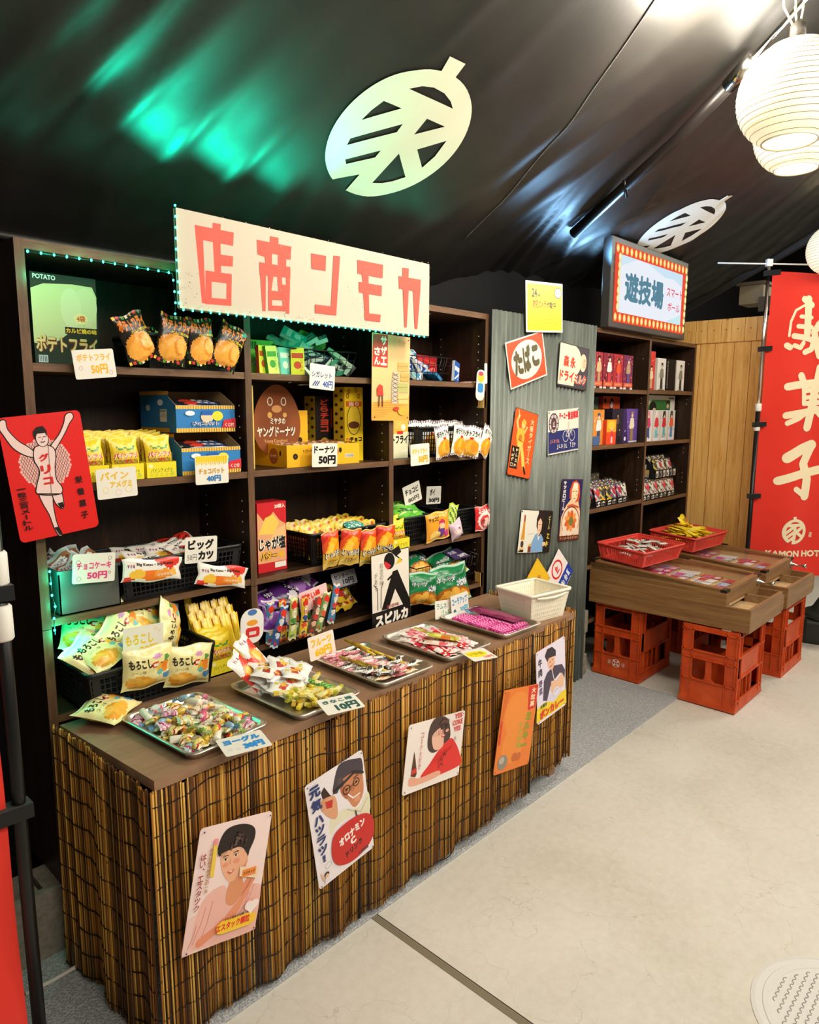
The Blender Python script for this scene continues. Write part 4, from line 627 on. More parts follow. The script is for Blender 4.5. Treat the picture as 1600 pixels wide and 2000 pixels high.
# diamond signs behind the white basket (they lean on the zinc sheet)
A = Art(); A.rect(.3, .3, 19.7, 19.7, 'f0e6e2').rect(12.2, .3, 19.7, 19.7, '2440a8')
A2 = Art(); A2.rect(.3, .3, 19.7, 19.7, 'f2e8e4').poly([(.3, .3), (19.7, .3), (19.7, 7.4), (.3, 7.4)], '2440a8')
A2.ring(11.6, 13.4, 4.9, 4.9, 1.0, 'e02a2e').scrib(9.2, 10.8, 14.0, 16.0, 1, 'e02a2e').scrib(9.2, 10.8, 14.0, 16.0, 1, 'e02a2e', False, 5)
A2.scrib(2.2, 1.6, 18.4, 6.2, 5, 'f2f2f2').scrib(2.2, 1.6, 18.4, 6.2, 5, 'f2f2f2', False, 4)
sign('tin_sign', .168, .168, (2.925, 1.758, .592), 47, A2, 'd8ccc8', 'white and blue diamond tin sign with a red ring behind the basket', 'sign', None, .003)
A = Art(); A.rect(.3, .3, 16, 16, 'f0c02c').scrib(3, 5, 13, 11, 3, 'c0402a')
sign('tin_sign', .163, .163, (2.735, 1.757, .62), 45, holes(A, 16.3, 16.3, .8, .25), 'd8a820', 'yellow diamond tin sign mostly hidden by the white basket', 'sign', None, .003)
# running athlete sign on the shelf's left edge
T = TR['glico']; A = Art()
cx, cy = T['disc'][0]; rx = cx-T['disc'][1][0]; ry = T['disc'][2][1]-cy
for i in range(-9, 10):
    for j in range(-9, 10):
        x, y = i/9.5+(j % 2)*.05, j/9.5
        if x*x+y*y < 1: A.items.append(([(cx+rx*x+.235*rx/5.3*1.6*math.cos(k*PI/4), cy+ry*y+.235*1.6*ry/5.3*math.sin(k*PI/4)) for k in range(8)], [list(range(8))], 'f0a8a0'))
its = A.items; P_ = []; F_ = []
for p, f, c, *_ in its: o = len(P_); P_ += p; F_.append([o+i for i in f[0]])
A.items = []; A.ell(cx, cy, rx, ry, 'e02a24'); A.items.append((P_, F_, 'f0b4aa'))
SK = 'eecfc8'
def outlined(A, p, col, w=.46, ol='1a0c0a'): A.line(list(map(tuple, p))+[tuple(p[0])], w, ol); A.poly(p, col)
for k in ('leg1', 'leg2', 'larm', 'rarm', 'torso'): outlined(A, cr(T[k]), SK)
h = T['head']; A.ell(h[0][0], h[0][1], abs(h[0][0]-h[1][0])+.15, abs(h[2][1]-h[0][1])+.15, '1a0c0a').ell(h[0][0], h[0][1], abs(h[0][0]-h[1][0]), abs(h[2][1]-h[0][1]), SK).poly(T['hair'], '1a0c0a').poly(T['shoe'], '1a0c0a').poly(T['shoe2'], '1a0c0a')
hx, hy = h[0]; A.line([(hx-.7, hy+.35), (hx-.25, hy+.4)], .16, '1a0c0a').line([(hx+.3, hy+.4), (hx+.8, hy+.35)], .16, '1a0c0a').line([(hx, hy+.2), (hx+.1, hy-.3)], .1, '1a0c0a').line([(hx-.4, hy-.75), (hx, hy-.9), (hx+.5, hy-.7)], .2, '1a0c0a')
t0 = T['torso']; A.line([t0[2], T['leg1'][1]], .1, '5a3030').line([tuple(T['torso'][9]), tuple(T['torso'][8])], .25, '1a0c0a')
for k, ch in (('gu', 'グ'), ('ri', 'リ'), ('ko', 'コ')):
    (xa, ya), (xb, yb) = T[k]; A.text(ch, min(xa, xb), min(ya, yb), max(xa, xb), max(ya, yb), 'd8201c', .06)
A.vtext('一粒三百メートル', 1.3, 2.6, 3.2, 13.2, '2a0806', .035)
for k, ch in enumerate('栄養菓子'): A.text(ch, 14.6, 11.6-k*2.95, 16.3, 13.4-k*2.95, '2a0806', .035)
sign('tin_sign', .185, .292, (.632, 1.770, 1.257), 6, A, 'e01a16', 'red tin sign of a running athlete with raised arms hung on the shelf edge', 'sign', None, .012)
# newspaper-strip style poster: generic stand-in, only its lettering kept
A = Art(); A.rect(0, 0, 18.9, 29.8, 'eebe84').poly([(0, 0), (18.9, 0), (18.9, 9), (0, 6)], 'e8a848').rect(.2, 18.4, 7.6, 29.6, 'd83a30').vtext('サザエ', 4.1, 18.9, 7.2, 29.2, 'f6e8d8', .05).vtext('さん', 1.0, 18.9, 3.9, 25.4, 'f6e8d8', .05)
for k in range(7): A.line([(1, .8+k*.9), (6+k*1.8, 1.6+k*.8)], .2, 'd88a30')
for x, y, w, h, c in ((12.2, 10, 5.8, 3.4, 'b8b470'), (13, 6, 5.2, 3.2, 'd8c27a'), (14, 14, 4.4, 3, 'c8a85a'), (12.6, 17.6, 5.4, 3, 'd8a860')): A.rect(x, y, x+w, y+h, c); A.line([(x, y+h*.5), (x+w, y+h*.6)], .15, '8a6a3a')
A.poly([(9.6, 6), (12.6, 6), (12.4, 12), (13.2, 16), (10.6, 17.6), (9.4, 13)], 'c9b9a4')
for k in range(7): A.line([(9.7, 6.6+k*1.5), (12.8, 7.6+k*1.5)], .16, '5a4a44').line([(9.8, 7.8+k*1.5), (12.6, 6.6+k*1.5)], .16, '5a4a44')
A.poly([(2.4, 8.6), (5.4, 8.6), (5.0, 12), (3.4, 12.6), (2.2, 11)], 'cf4030').line([(3.2, 5), (3.4, 8.6)], .5, '5a3a30').line([(5, 5), (4.8, 8.6)], .5, '5a3a30').ell(12, 4.2, 1.6, .8, 'c8402c').ell(15, 3.4, 2.2, 1.4, 'd0b040').scrib(12.4, 26.4, 16.6, 28.6, 3, 'c8986a')
sign('tin_sign', .189, .298, (1.799, 1.784, 1.523), -1, holes(A, 18.9, 29.8, 1.2, .28), 'eebe84', 'tan tin sign with a red title block hanging below the signboard', 'sign', None, .010)
# black and white drink sign leaning against the shelf
T = TR['spilka']; A = Art()
A.rect(.3, 6.4, 19.2, 27.2, 'efe8da')
for k in ('body', 'base'): A.poly(T[k], '0f0d0d')
h = T['head']; A.ell(h[0][0], h[0][1], abs(h[1][0]-h[0][0])*.95, abs(h[2][1]-h[0][1])*.95, '0f0d0d', .3).poly(T['hat'], '0f0d0d').line(T['brim'], .5, '0f0d0d').poly(T['yel'], 'e8c828').poly(T['red'], 'd83038').line(T['tie'], .8, '0f0d0d').line(T['st1'], .3, '1a1614').line(T['st2'], .3, '1a1614').rect(0, 0, 19.5, 6.4, '0f0d0d')
A.text('スピルカ', 1.6, 1.0, 18.4, 5.4, 'f4efe4', .07).vtext('初恋の味', 4.2, 15.6, 5.9, 24, '8a8478', .0).vtext('がある', 1.6, 14.2, 3.0, 21, '8a8478', .0).text('初恋味', 7.4, 6.7, 13.6, 8.0, 'b04a4a', .02)
sign('tin_sign', .195, .275, (1.756, 1.742, .775), 1.5, A, '15110f', 'black and white tin sign with a tall letter shape standing behind the trays', 'sign', None, .003, .0012, 0)
# ---------------------------------------------------------------- posters on the reed front
def reedsign(w, h, x, z, ang, A, bg, label, y=1.284, r=.009, rx=0):
    k = y/1.285; return sign('tin_poster', w, h, (x*k, y, 1.42+(z-1.42)*k), ang, A, bg, label, 'poster', None, r, .0012, rx)
T = TR['estac']; A = Art(); A.poly([(0, 0), (19, 0), (19, 10), (10, 12), (0, 8)], 'f0c8c0')
A.poly(cr(T['blouse']), 'f0b8ac'); bl_ = T['blouse']
for q in ((2.2, 2.0, 4.4, 9.6), (4.0, 1.6, 6.0, 10.6), (14.6, 6, 16.8, 11.4), (13.6, 5.0, 15.6, 10.0), (1.2, 1.4, 2.6, 6.2)): A.line([(q[0], q[1]), ((q[0]+q[2])/2+.3, (q[1]+q[3])/2), (q[2], q[3])], .22, 'd88f84', False)
A.poly(cr(T['neck']), 'e09468').poly(cr(T['arm']), 'ea9570').poly(cr(T['arm2']), 'e88f6c').poly(cr(T['hair']), '221512').poly(cr(T['face']), 'eeb08c')
fc = T['face']; mfx = sum(p[0] for p in fc)/len(fc); mfy = sum(p[1] for p in fc)/len(fc); e = T['eyes']
A.ell(e[0][0]+.2, e[0][1]-1.3, .8, .55, 'ea9678').ell(e[1][0]+.5, e[1][1]-1.4, .9, .6, 'ea9678').poly([(fc[4][0], fc[4][1]), (fc[5][0], fc[5][1]), (fc[6][0], fc[6][1]), (fc[5][0]-.5, fc[5][1]+.4)], 'd98a66')
for q in e[:2]: A.ell(q[0], q[1], .55, .28, 'f6ece4', .2).ell(q[0]+.05, q[1], .26, .27, '24120e').line([(q[0]-.55, q[1]+.12), (q[0], q[1]+.32), (q[0]+.55, q[1]+.3)], .12, '24120e', False).line([(q[0]-.65, q[1]+.62), (q[0], q[1]+.88), (q[0]+.7, q[1]+.78)], .2, '2a1610', False)
m_ = e[2]; A.line([((e[0][0]+e[1][0])/2+.1, e[0][1]-.1), ((e[0][0]+e[1][0])/2-.05, e[0][1]-1.05), ((e[0][0]+e[1][0])/2+.3, e[0][1]-1.15)], .1, 'c27c58', False)
A.poly(cr([(m_[0]-.85, m_[1]+.25), (m_[0], m_[1]+.12), (m_[0]+.9, m_[1]+.45), (m_[0]+.25, m_[1]-.4), (m_[0]-.4, m_[1]-.3)]), 'd0483e').poly([(m_[0]-.5, m_[1]+.1), (m_[0]+.55, m_[1]+.25), (m_[0]+.1, m_[1]-.1)], 'faf2ec')
for k in range(26):
    a = k*1.9; A.ell(10.6+1.7*math.sin(a)*((k % 5)/5+.3), 23.2+1.5*math.cos(a*1.3)*((k % 4)/4+.3), .42, .3, ('4a3530', '6a504a', '3a2622')[k % 3], a, 10)
for k in range(6): A.line([(4.2+k*.5, 21.0-.15*k), (5.4+k*.75, 23.6)], .1, '3c2a26', False)
for k in range(4): A.line([(14.6+.42*k, 11.3+.75*k), (13.2+.5*k, 9.6+.5*k)], .1, 'c4704e', False)
b0 = T['box']; A.poly(b0, 'f0d8b8'); bx = [sum(p[0] for p in b0)/4, sum(p[1] for p in b0)/4]; A.rect(bx[0]-1.9, bx[1]-.9, bx[0]+1.9, bx[1]+.9, 'f08a3c').text('エスタック', bx[0]-1.6, bx[1]-.35, bx[0]+1.6, bx[1]+.35, '2a1610', .04)
A.poly(T['strip'], 'f0cc4a').vtext('かぜにはやめのこの一包', 3.0, 13.2, 3.9, 23.2, 'b07a20', .02); s0 = T['strip']; A.poly([s0[0], s0[1], (s0[1][0]-.1, s0[1][1]-1.4), (s0[0][0]-.1, s0[0][1]-1.4)], 'f090a0')
A.vtext('はい、エスタック', .9, 9.6, 2.3, 22.4, 'a03428', .015).poly(T['pill'], 'f6c82c').text('エスタック顆粒', 7.6, 2.9, 16.6, 4.7, 'e0301c', .05).text('さらに総合かぜ薬', 9.6, 5.0, 14.8, 5.7, '3a2418', .02)
hx, hy = T['heart'][0]; A.ell(hx-.8, hy+.4, 1.1, 1.1, 'fbe8e4').ell(hx+.8, hy+.4, 1.1, 1.1, 'fbe8e4').poly([(hx-1.8, hy+.1), (hx+1.8, hy+.1), (hx, hy-1.7)], 'fbe8e4')
reedsign(.19, .28, .777, .364, -12, holes(A, 19, 28, .8, .22), 'f6dcd8', 'pink tin poster of a short haired woman holding a small box')
T = TR['oron']; A = Art(); A.poly(cr(T['shirt']), 'e6dfc4').poly(cr(T['face']), 'd0875c').poly(cr(T['hat']), '463b45')
fc = T['face']; A.poly(cr([fc[0], fc[7], fc[6], ((fc[6][0]+fc[7][0])/2+1, fc[7][1]+.6)]), 'b96a42').ell(fc[4][0]-2.2, fc[4][1]-.4, 1.0, .8, 'de9a74').ell(fc[0][0]+.4, fc[0][1]+.9, .9, 1.5, '5a4a48', .3)
for k in range(5): A.line([(T['hat'][2][0]+.9*k+.4, T['hat'][2][1]+.5), (T['hat'][2][0]+.9*k+1.2, T['hat'][2][1]+2.2)], .16, '5c505a', False)
A.poly(T['bottle'], '3a1a12').poly(cr(T['hand']), 'dda07a').poly(T['lab'], 'c82a24'); hd_ = T['hand']
for k in range(4): A.line([(hd_[0][0]+.2, hd_[0][1]-.1-.75*k), (hd_[0][0]+2.2, hd_[0][1]+.25-.75*k)], .13, 'b06a48', False)
A.line([(T['shirt'][1][0]+.4, T['shirt'][1][1]-.4), (T['shirt'][2][0]+.6, T['shirt'][2][1]-1.6), (T['shirt'][3][0]-.4, T['shirt'][3][1]-1.5)], .14, 'b8ae8c', False).line([(T['shirt'][2][0]-1.2, T['shirt'][2][1]-.3), (T['shirt'][2][0]-.9, T['shirt'][2][1]-2.2)], .5, '5a4a42')
for g, r in zip(T['gl'], (1.15, 1.3)): A.ring(g[0], g[1], r, r, .22, '1c1412')
A.line(T['gl'], .2, '1c1412').line(T['sm'], .45, 'f4e8e0').ell(T['gl'][0][0], T['gl'][0][1]+.1, .4, .28, '1c1412').ell(T['gl'][1][0], T['gl'][1][1]+.1, .4, .28, '1c1412')
g = T['gl']; A.line([(g[0][0]-.8, g[0][1]+1.5), (g[0][0]+.8, g[0][1]+1.7)], .25, '2a1a14').ell((g[0][0]+g[1][0])/2+.4, g[1][1]-.7, .7, .55, 'c07448')
hp = T['hat']; A.line([tuple(hp[0]), tuple(hp[7]), tuple(hp[6])], .7, '2c242c')
cxs = [p[0] for p in T['blob']]; cys = [p[1] for p in T['blob']]; A.poly(cr(T['blob']), 'cc2620')
mx, my = sum(cxs)/len(cxs), sum(cys)/len(cys)
A.text('オロナミン', mx-4.6, my+.9, mx+4.8, my+3.3, 'f4ece4', .07, .18).text('C', mx-.9, my-1.5, mx+1.1, my+.6, 'f4ece4', .07, .18).text('ドリンク', mx-2.9, my-3.6, mx+3.1, my-1.8, '2a0c0a', .06, .18)
A.vtext('元気', .9, 21.6, 4.4, 29.2, '2b3a72', .06).vtext('ハツラツ', 1.2, 9.0, 4.2, 20.6, '2b3a72', .05).text('！', 2.2, 6.8, 3.2, 8.8, '2b3a72', .05).text('大塚製薬', 13.6, 1.4, 17.4, 2.4, '3a3a48', .02)
A.ell(2.8, 3.0, .8, .7, '2a1a18').ell(2.8, 2.6, .6, .6, 'e8b898').poly([(1.8, .6), (3.8, .6), (3.4, 2.1), (2.2, 2.1)], 'e8e0e8').line([(1.8, 1.8), (1.1, 4.2)], .4, 'e8b898').ring(3.6, 5.3, 1.1, .8, .08, '8a8490')
reedsign(.195, .303, 1.112, .365, 8, holes(A, 19.5, 30.3, .7, .2), 'efe6ea', 'white tin poster of a man in hat and glasses holding a small bottle')
T = TR['coke']; A = Art(); A.poly(cr(T['red']), 'e42c26').poly(cr(T['arm']), 'eaaa90').poly(cr(T['hair']), '46302a').poly(cr(T['face']), 'eebaa2')
for k in range(7): A.line([(T['hair'][2][0]+.5+.8*k, T['hair'][2][1]+1.6), (T['hair'][1][0]+.3+1.0*k, T['hair'][1][1]-2.4)], .12, '6a4c42', False)
for k in range(5): A.line([(T['red'][1][0]+.6+1.5*k, T['red'][1][1]+.5*k-.6), (T['red'][2][0]+1.6*k+.4, T['red'][2][1]-.4+.2*k)], .2, 'b81c1a', False)
A.poly(T['bottle'], '5a2a1c').poly(T['lab'], 'd8302a')
fx = sum(p[0] for p in T['face'])/6; fy = sum(p[1] for p in T['face'])/6; A.ell(fx-1.0, fy+.9, .62, .38, '2a1a16', .1).ell(fx+1.0, fy+1.15, .62, .38, '2a1a16', .1).line([(fx-1.8, fy+1.7), (fx-.4, fy+1.85)], .26, '3a2620').line([(fx+.4, fy+2.0), (fx+1.7, fy+2.1)], .26, '3a2620').poly(cr([(fx-1.1, fy-1.3), (fx-.1, fy-1.45), (fx+1.0, fy-1.1), (fx+.1, fy-2.1)]), 'd0403c').poly([(fx-.7, fy-1.4), (fx+.7, fy-1.25), (fx, fy-1.75)], 'faf2ee').line([(fx+.05, fy+.7), (fx-.2, fy-.5), (fx+.2, fy-.6)], .16, 'c8866e', False).ell(fx-1.5, fy-.4, .8, .5, 'ec9c88').ell(fx+1.5, fy-.2, .8, .5, 'ec9c88').poly([(fx-2.4, fy+2.2), (fx-1, fy+3.4), (fx+2, fy+3.2), (fx+2.2, fy+1.8), (fx, fy+2.4)], '5a3a32')
A.text('YES', 20.6, 18.6, 24.2, 20.2, 'e04a4a', .04).text('COKE', 19.8, 16.6, 24.6, 18.2, 'e04a4a', .04).text('YES', 20.6, 14.6, 24.0, 16.2, 'e04a4a', .04).vtext('コーク大好き', 5.6, 6.4, 6.8, 17.4, 'c85a5a', .0)
A.line([(14.6, 6.2), (15.6, 7.6), (16.4, 6.6), (17.2, 9), (18, 8)], .2, '2a1a18').line([(14.8, 4.8), (16.2, 6), (17, 5.2)], .2, '2a1a18').line([(21, 11.6), (21.6, 13), (22.2, 11.8)], .16, '6a5a6a')
reedsign(.256, .205, 1.48, .414, -8, holes(A, 25.6, 20.5, .9, .22), 'f2e6e0', 'white tin poster of a long haired woman in a red sweater')
A = Art(); A.rect(.2, .2, 21, 28.2, 'ea7c28').ell(9.6, 19.4, 7.2, 7.6, 'ee8c34').ell(9.4, 8.6, 6.4, 6.2, 'ee8c34').poly([(.3, 15), (4, 27.4), (1, 27.8)], 'd86a20')
A.poly([(15.0, 28.1), (20.8, 28.1), (20.8, 20.2), (16, 19.6)], 'd82a22').vtext('大粒菓', 17.0, 20.6, 19.8, 27.6, 'f4d8a8', .04)
for k, ch in enumerate('ミルキー'):
    A.text(ch, 15.2-k*.3, 16.0-k*3.3, 19.0-k*.3, 19.0-k*3.3, '8a9a2c', .06)
A.vtext('ママの味', 11.4, 7.0, 14.4, 16.0, 'b8a63a', .05).ell(4.4, 3.6, 2.9, 2.5, '8f8378').ell(3.8, 4.4, 1.5, 1.2, 'b8aea2').ell(11.2, 4.2, 1.5, 1.5, 'c8642a').ell(13.8, 4.0, 1.4, 1.4, 'c8642a').rect(.6, 10, 1.6, 18, 'd8402a')
reedsign(.212, .284, 1.904, .34, -10, holes(A, 21.2, 28.4, .9, .22), 'e87a28', 'orange tin poster with a red corner tag and green lettering', 1.279)
T = TR['curry']; A = Art(); A.poly(T['band'], 'f2d21c').poly(T['kim'], '453a52').poly(T['hands'], 'ecbc9c').poly(T['plate'], 'dcd4ea').poly(T['hair'], '2e2430').poly(T['face'], 'ecb898')
fx = sum(p[0] for p in T['face'])/6; fy = sum(p[1] for p in T['face'])/6; A.line([(fx-1.2, fy+.6), (fx-.4, fy+.8)], .25, '2a1a16').line([(fx+.5, fy+1.0), (fx+1.3, fy+1.2)], .25, '2a1a16').line([(fx-.9, fy-1.1), (fx+.2, fy-1.1), (fx+.9, fy-.6)], .35, 'c04038')
kx = T['kim'][2]; A.line([T['face'][4], (T['face'][4][0]+1.2, T['face'][4][1]-4)], .4, 'e8e0ec').ell(12.4, 8.2, 2.2, 1.7, 'e4dcee').line([(11, 8.4), (13.6, 9)], .2, '8a7a9a')
A.vtext('牛肉', 1.2, 17.4, 3.6, 24.6, '3a3040', .03).vtext('野菜', 1.4, 10.6, 3.6, 16.4, '6a5a80', .03).text('ボンカレー', 1.4, 1.2, 17.6, 4.6, 'e03a1c', .07).text('大塚の', 1.8, 5.2, 6.2, 6.8, '3a5a2c', .04)
reedsign(.19, .275, 2.116, .452, 5.5, holes(A, 19, 27.5, .8, .22), 'e8def0', 'lilac tin poster of a woman in a dark kimono with a yellow band')
# ---------------------------------------------------------------- lit game sign on the bookshelf
ls = empty('lit_sign', (3.772, 1.76, 1.824), 0, 'backlit sign with red bulb border standing on the bookshelf', 'sign')
b = B(); b.rbox(3.306, 4.238, 1.752, 1.80, 1.824, 2.262, .004, '3c3a38'); part('housing', b, [M_plas], ls)
A = Art(); A.rect(0, 0, 86, 38, 'f0533c').rect(4.2, 5.0, 81.8, 33.2, 'eef2fb')
A.poly([(4.2, 33.2), (4.2, 27), (14, 30), (24, 33.2)], 'd4eaf6').poly([(34, 33.2), (81.8, 33.2), (81.8, 26), (70, 29), (58, 28.6), (46, 31)], 'cfe8f7').poly([(60, 5), (81.8, 5), (81.8, 11), (72, 8)], 'cdeff2')
for k in range(18):
    x = 2.2+k*81.6/17
    for y in (35.6, 2.5): A.ell(x, y, 1.5, 2.0, 'fbd65a').ell(x, y, 1.0, 1.4, 'fff0b0')
for k in range(7):
    y = 7.2+k*24/6
    for x in (2.1, 83.9): A.ell(x, y, 1.5, 2.0, 'fbe27a').ell(x, y, 1.0, 1.4, 'fff6cc')
A.text('遊技場', 8.0, 10.6, 54, 25.4, '5c8a9c', .045).text('スマート', 58, 18.6, 79, 23.4, 'e85a68', .02).text('ボール', 60, 11.0, 76, 15.6, 'e85a68', .02)
b = B(); b.add([(-.43, 0, -.19), (.43, 0, -.19), (.43, 0, .19), (-.43, 0, .19)], [(0, 1, 2, 3)], 'f0533c'); A.emit(b, lambda x, y, k: (x/100-.43, -k, y/100-.19), 0, 1.5e-4)
o = link('lit_panel', b.mesh('lit_panel', [M_screen]), ls, (0, -.0095, .219)); o['label'] = 'glowing white panel with blue and red lettering in a bulb border'
# ---------------------------------------------------------------- banners
A = Art(); F = TR['flag']; CR = 'f0dfba'
for p_, w_ in (([(23.4, 203.7), (23.9, 196.1), (24.7, 184.8)], 4.4), ([(20.8, 203.7), (25.7, 200.5)], 3.6), ([(21.9, 200.7), (16.2, 197.5), (14.0, 191.4), (13.8, 183.4)], 1.4), ([(19.7, 194.2), (26.4, 193.7)], 2.2), ([(18.6, 188.8), (26.9, 188.4)], 2.6), ([(16.6, 183.4), (23.7, 182.5), (29.1, 181.1), (28.2, 176.2), (24.1, 174.4)], 3.2), ([(13.0, 178.1), (14.9, 177.0)], 3.4), ([(17.4, 178.1), (21.1, 176.8), (22.8, 179.7)], 2.6)): A.line(p_, w_, CR)
A.line([(33.5, 172.5), (30.5, 181), (29, 186), (33, 192)], 4, CR).line([(36, 200), (38, 178), (44, 174), (52, 178)], 4.2, CR).line([(31, 190), (44, 194), (46, 184)], 3.6, CR).line([(40, 206), (40, 184)], 3.2, CR)
for k, w in (('k1', 4.4), ('k2', 4.2), ('k3', 4.4), ('k4', 3), ('k5', 2.4), ('k6', 2.8), ('k7', 5), ('k8', 4), ('k9', 3.2), ('k10', 4), ('s1', 6.2), ('s2', 5.2), ('s3', 5.4), ('s4', 3.4), ('s5', 5)): A.line(F[k], w, CR)
ecx, ecy, er = 26.3, 70.0, 7.6
A.items.append(([(ecx+er*x, ecy+er*y) for x, y in EV], [list(f) for f in EF], CR))
A.text('KAMON HOTEL', 11, 54.6, 49, 58.6, CR, .05).text('店', 36, 66.5, 38, 69.6, CR, .03)
def banner(label, base, ang, cloth_w, top, bottom, art, seed, side=1, pole_top=2.25, clamp_z=(1.43, 1.31), polecol=True, gap=0, clamp_h=(.045, .032), arm=.29):
    """pole, cross arm and cloth; cloth hangs on the +x side (side=1) of the pole in local space, printed side to -y"""
    r = empty('advertising_banner', base, ang, label, 'banner', 'red advertising banners')
    b = B(); b.tube([(0, 0, .012), (0, 0, 1.42)], .0125, '141414', 0, 12); o = link('lower_pole', b.mesh('lower_pole', [M_wire]), r); o['label'] = 'black lower half of the banner pole'
    b = B(); b.tube([(0, 0, 1.42), (0, 0, pole_top)], .0095, 'b4b6b8', 0, 12)
    for k in range(40): b.tube([(.0098*math.cos(a), .0098*math.sin(a), 1.5+k*.018+a*.003) for a in (0, 1, 2, 3)], .0007, '60666c', 0, 4)
    link('upper_pole', b.mesh('upper_pole', [M_chrome if polecol else M_wire]), r)
    b = B(); b.lathe([(.001, .0), (.075, .0), (.075, .012), (.03, .02), (.016, .05), (.016, .1)], '1b1b1b', 0, 24); link('base', b.mesh('base', [M_plas]), r)
    for z, h in zip(clamp_z, clamp_h):
        b = B(); b.lathe([(.015, -h/2), (.018, -h/2+.004), (.018, h/2-.004), (.015, h/2)], 'e8e4da', 0, 16, Matrix.Translation((0, 0, z))); link('clamp', b.mesh('clamp', [M_plas]), r)
    b = B(); b.tube([(-arm*side, 0, pole_top), (.60*side, 0, pole_top-.012)], .0045, 'ece8de', 0, 8); b.rbox(-.017, .017, -.014, .014, pole_top-.018, pole_top+.022, .004, 'f2eee6'); link('cross_arm', b.mesh('cross_arm', [M_plas]), r)
    def surf(x, z, k=0):       # x 0..w, z 0..h
        w = cloth_w; v = (z-bottom)/(top-bottom)
        yy = .016*math.sin(x*19+seed+v*1.5)*(.35+.65*(1-v))+.012*math.sin(x*9+2*v+seed*2)+.006*math.sin(z*11+seed)
        sag = .010*math.sin(PI*min(1, x/w))*max(0, v-.93)/.07
        return (side*(x+.02+gap*min(1, v*1.6)), yy*.9-k, z-sag)
    b = B(); nx, nz = 30, 70; vs = []; fs = []
    for j in range(nz+1):
        for i in range(nx+1): vs.append(surf(cloth_w*i/nx, bottom+(top-bottom)*j/nz))
    for j in range(nz):
        for i in range(nx): a = j*(nx+1)+i; fs.append((a, a+1, a+nx+2, a+nx+1))
    b.add(vs, fs, 'dd3020', 0, None, True)
    if art:
        for p, f, c, *_ in art.items:            # cut the big shapes small so they follow the folds
            bm = bmesh.new(); vv = [bm.verts.new((x/100-.02, 0, z/100)) for x, z in p]
            for q in f:
                try: bm.faces.new([vv[i] for i in q])
                except ValueError: pass
            bmesh.ops.triangulate(bm, faces=bm.faces[:])
            for _ in range(3):
                es = [e for e in bm.edges if e.calc_length() > .03]
                if es: bmesh.ops.subdivide_edges(bm, edges=es, cuts=1); bmesh.ops.triangulate(bm, faces=[x for x in bm.faces if len(x.verts) > 3])
            bm.verts.index_update(); b.add([surf(v.co.x, v.co.z, .0025) for v in bm.verts], [[v.index for v in x.verts] for x in bm.faces], c, 0, None, True); bm.free()
    cl = link('cloth', b.mesh('cloth', [M_flag]), r)
    for z in (top-.01, top-.43, top-.86, top-1.28, bottom+.06):
        b = B(); x1 = .045 if z < top-.1 else .06
        b.add([(-.02*side, -.017, z-.014), (x1*side, -.021, z-.010), (x1*side, -.021, z+.018), (-.02*side, -.017, z+.014), (-.02*side, .017, z-.014), (x1*side, .016, z-.010), (x1*side, .016, z+.018), (-.02*side, .017, z+.014)], [(0, 1, 2, 3), (7, 6, 5, 4), (0, 3, 7, 4), (3, 2, 6, 7), (0, 4, 5, 1), (1, 5, 6, 2)], '101010'); link('loop', b.mesh('loop', [M_flag]), cl)
    return r
banner('tall red banner with cream brush characters by the pine board wall', (4.40, 1.36, 0), math.atan2(-.728, .685), .58, 2.19, .43, A, 1, 1, 2.235)
bl0 = banner('red banner with black pole cut by the left edge of the view', (.397, 1.37, 0), 0, .55, 1.95, .06, None, 3, -1, 2.05, (1.135, 1.035), False, .006, (.062, .066), .02); bl0.rotation_euler.y = -.008
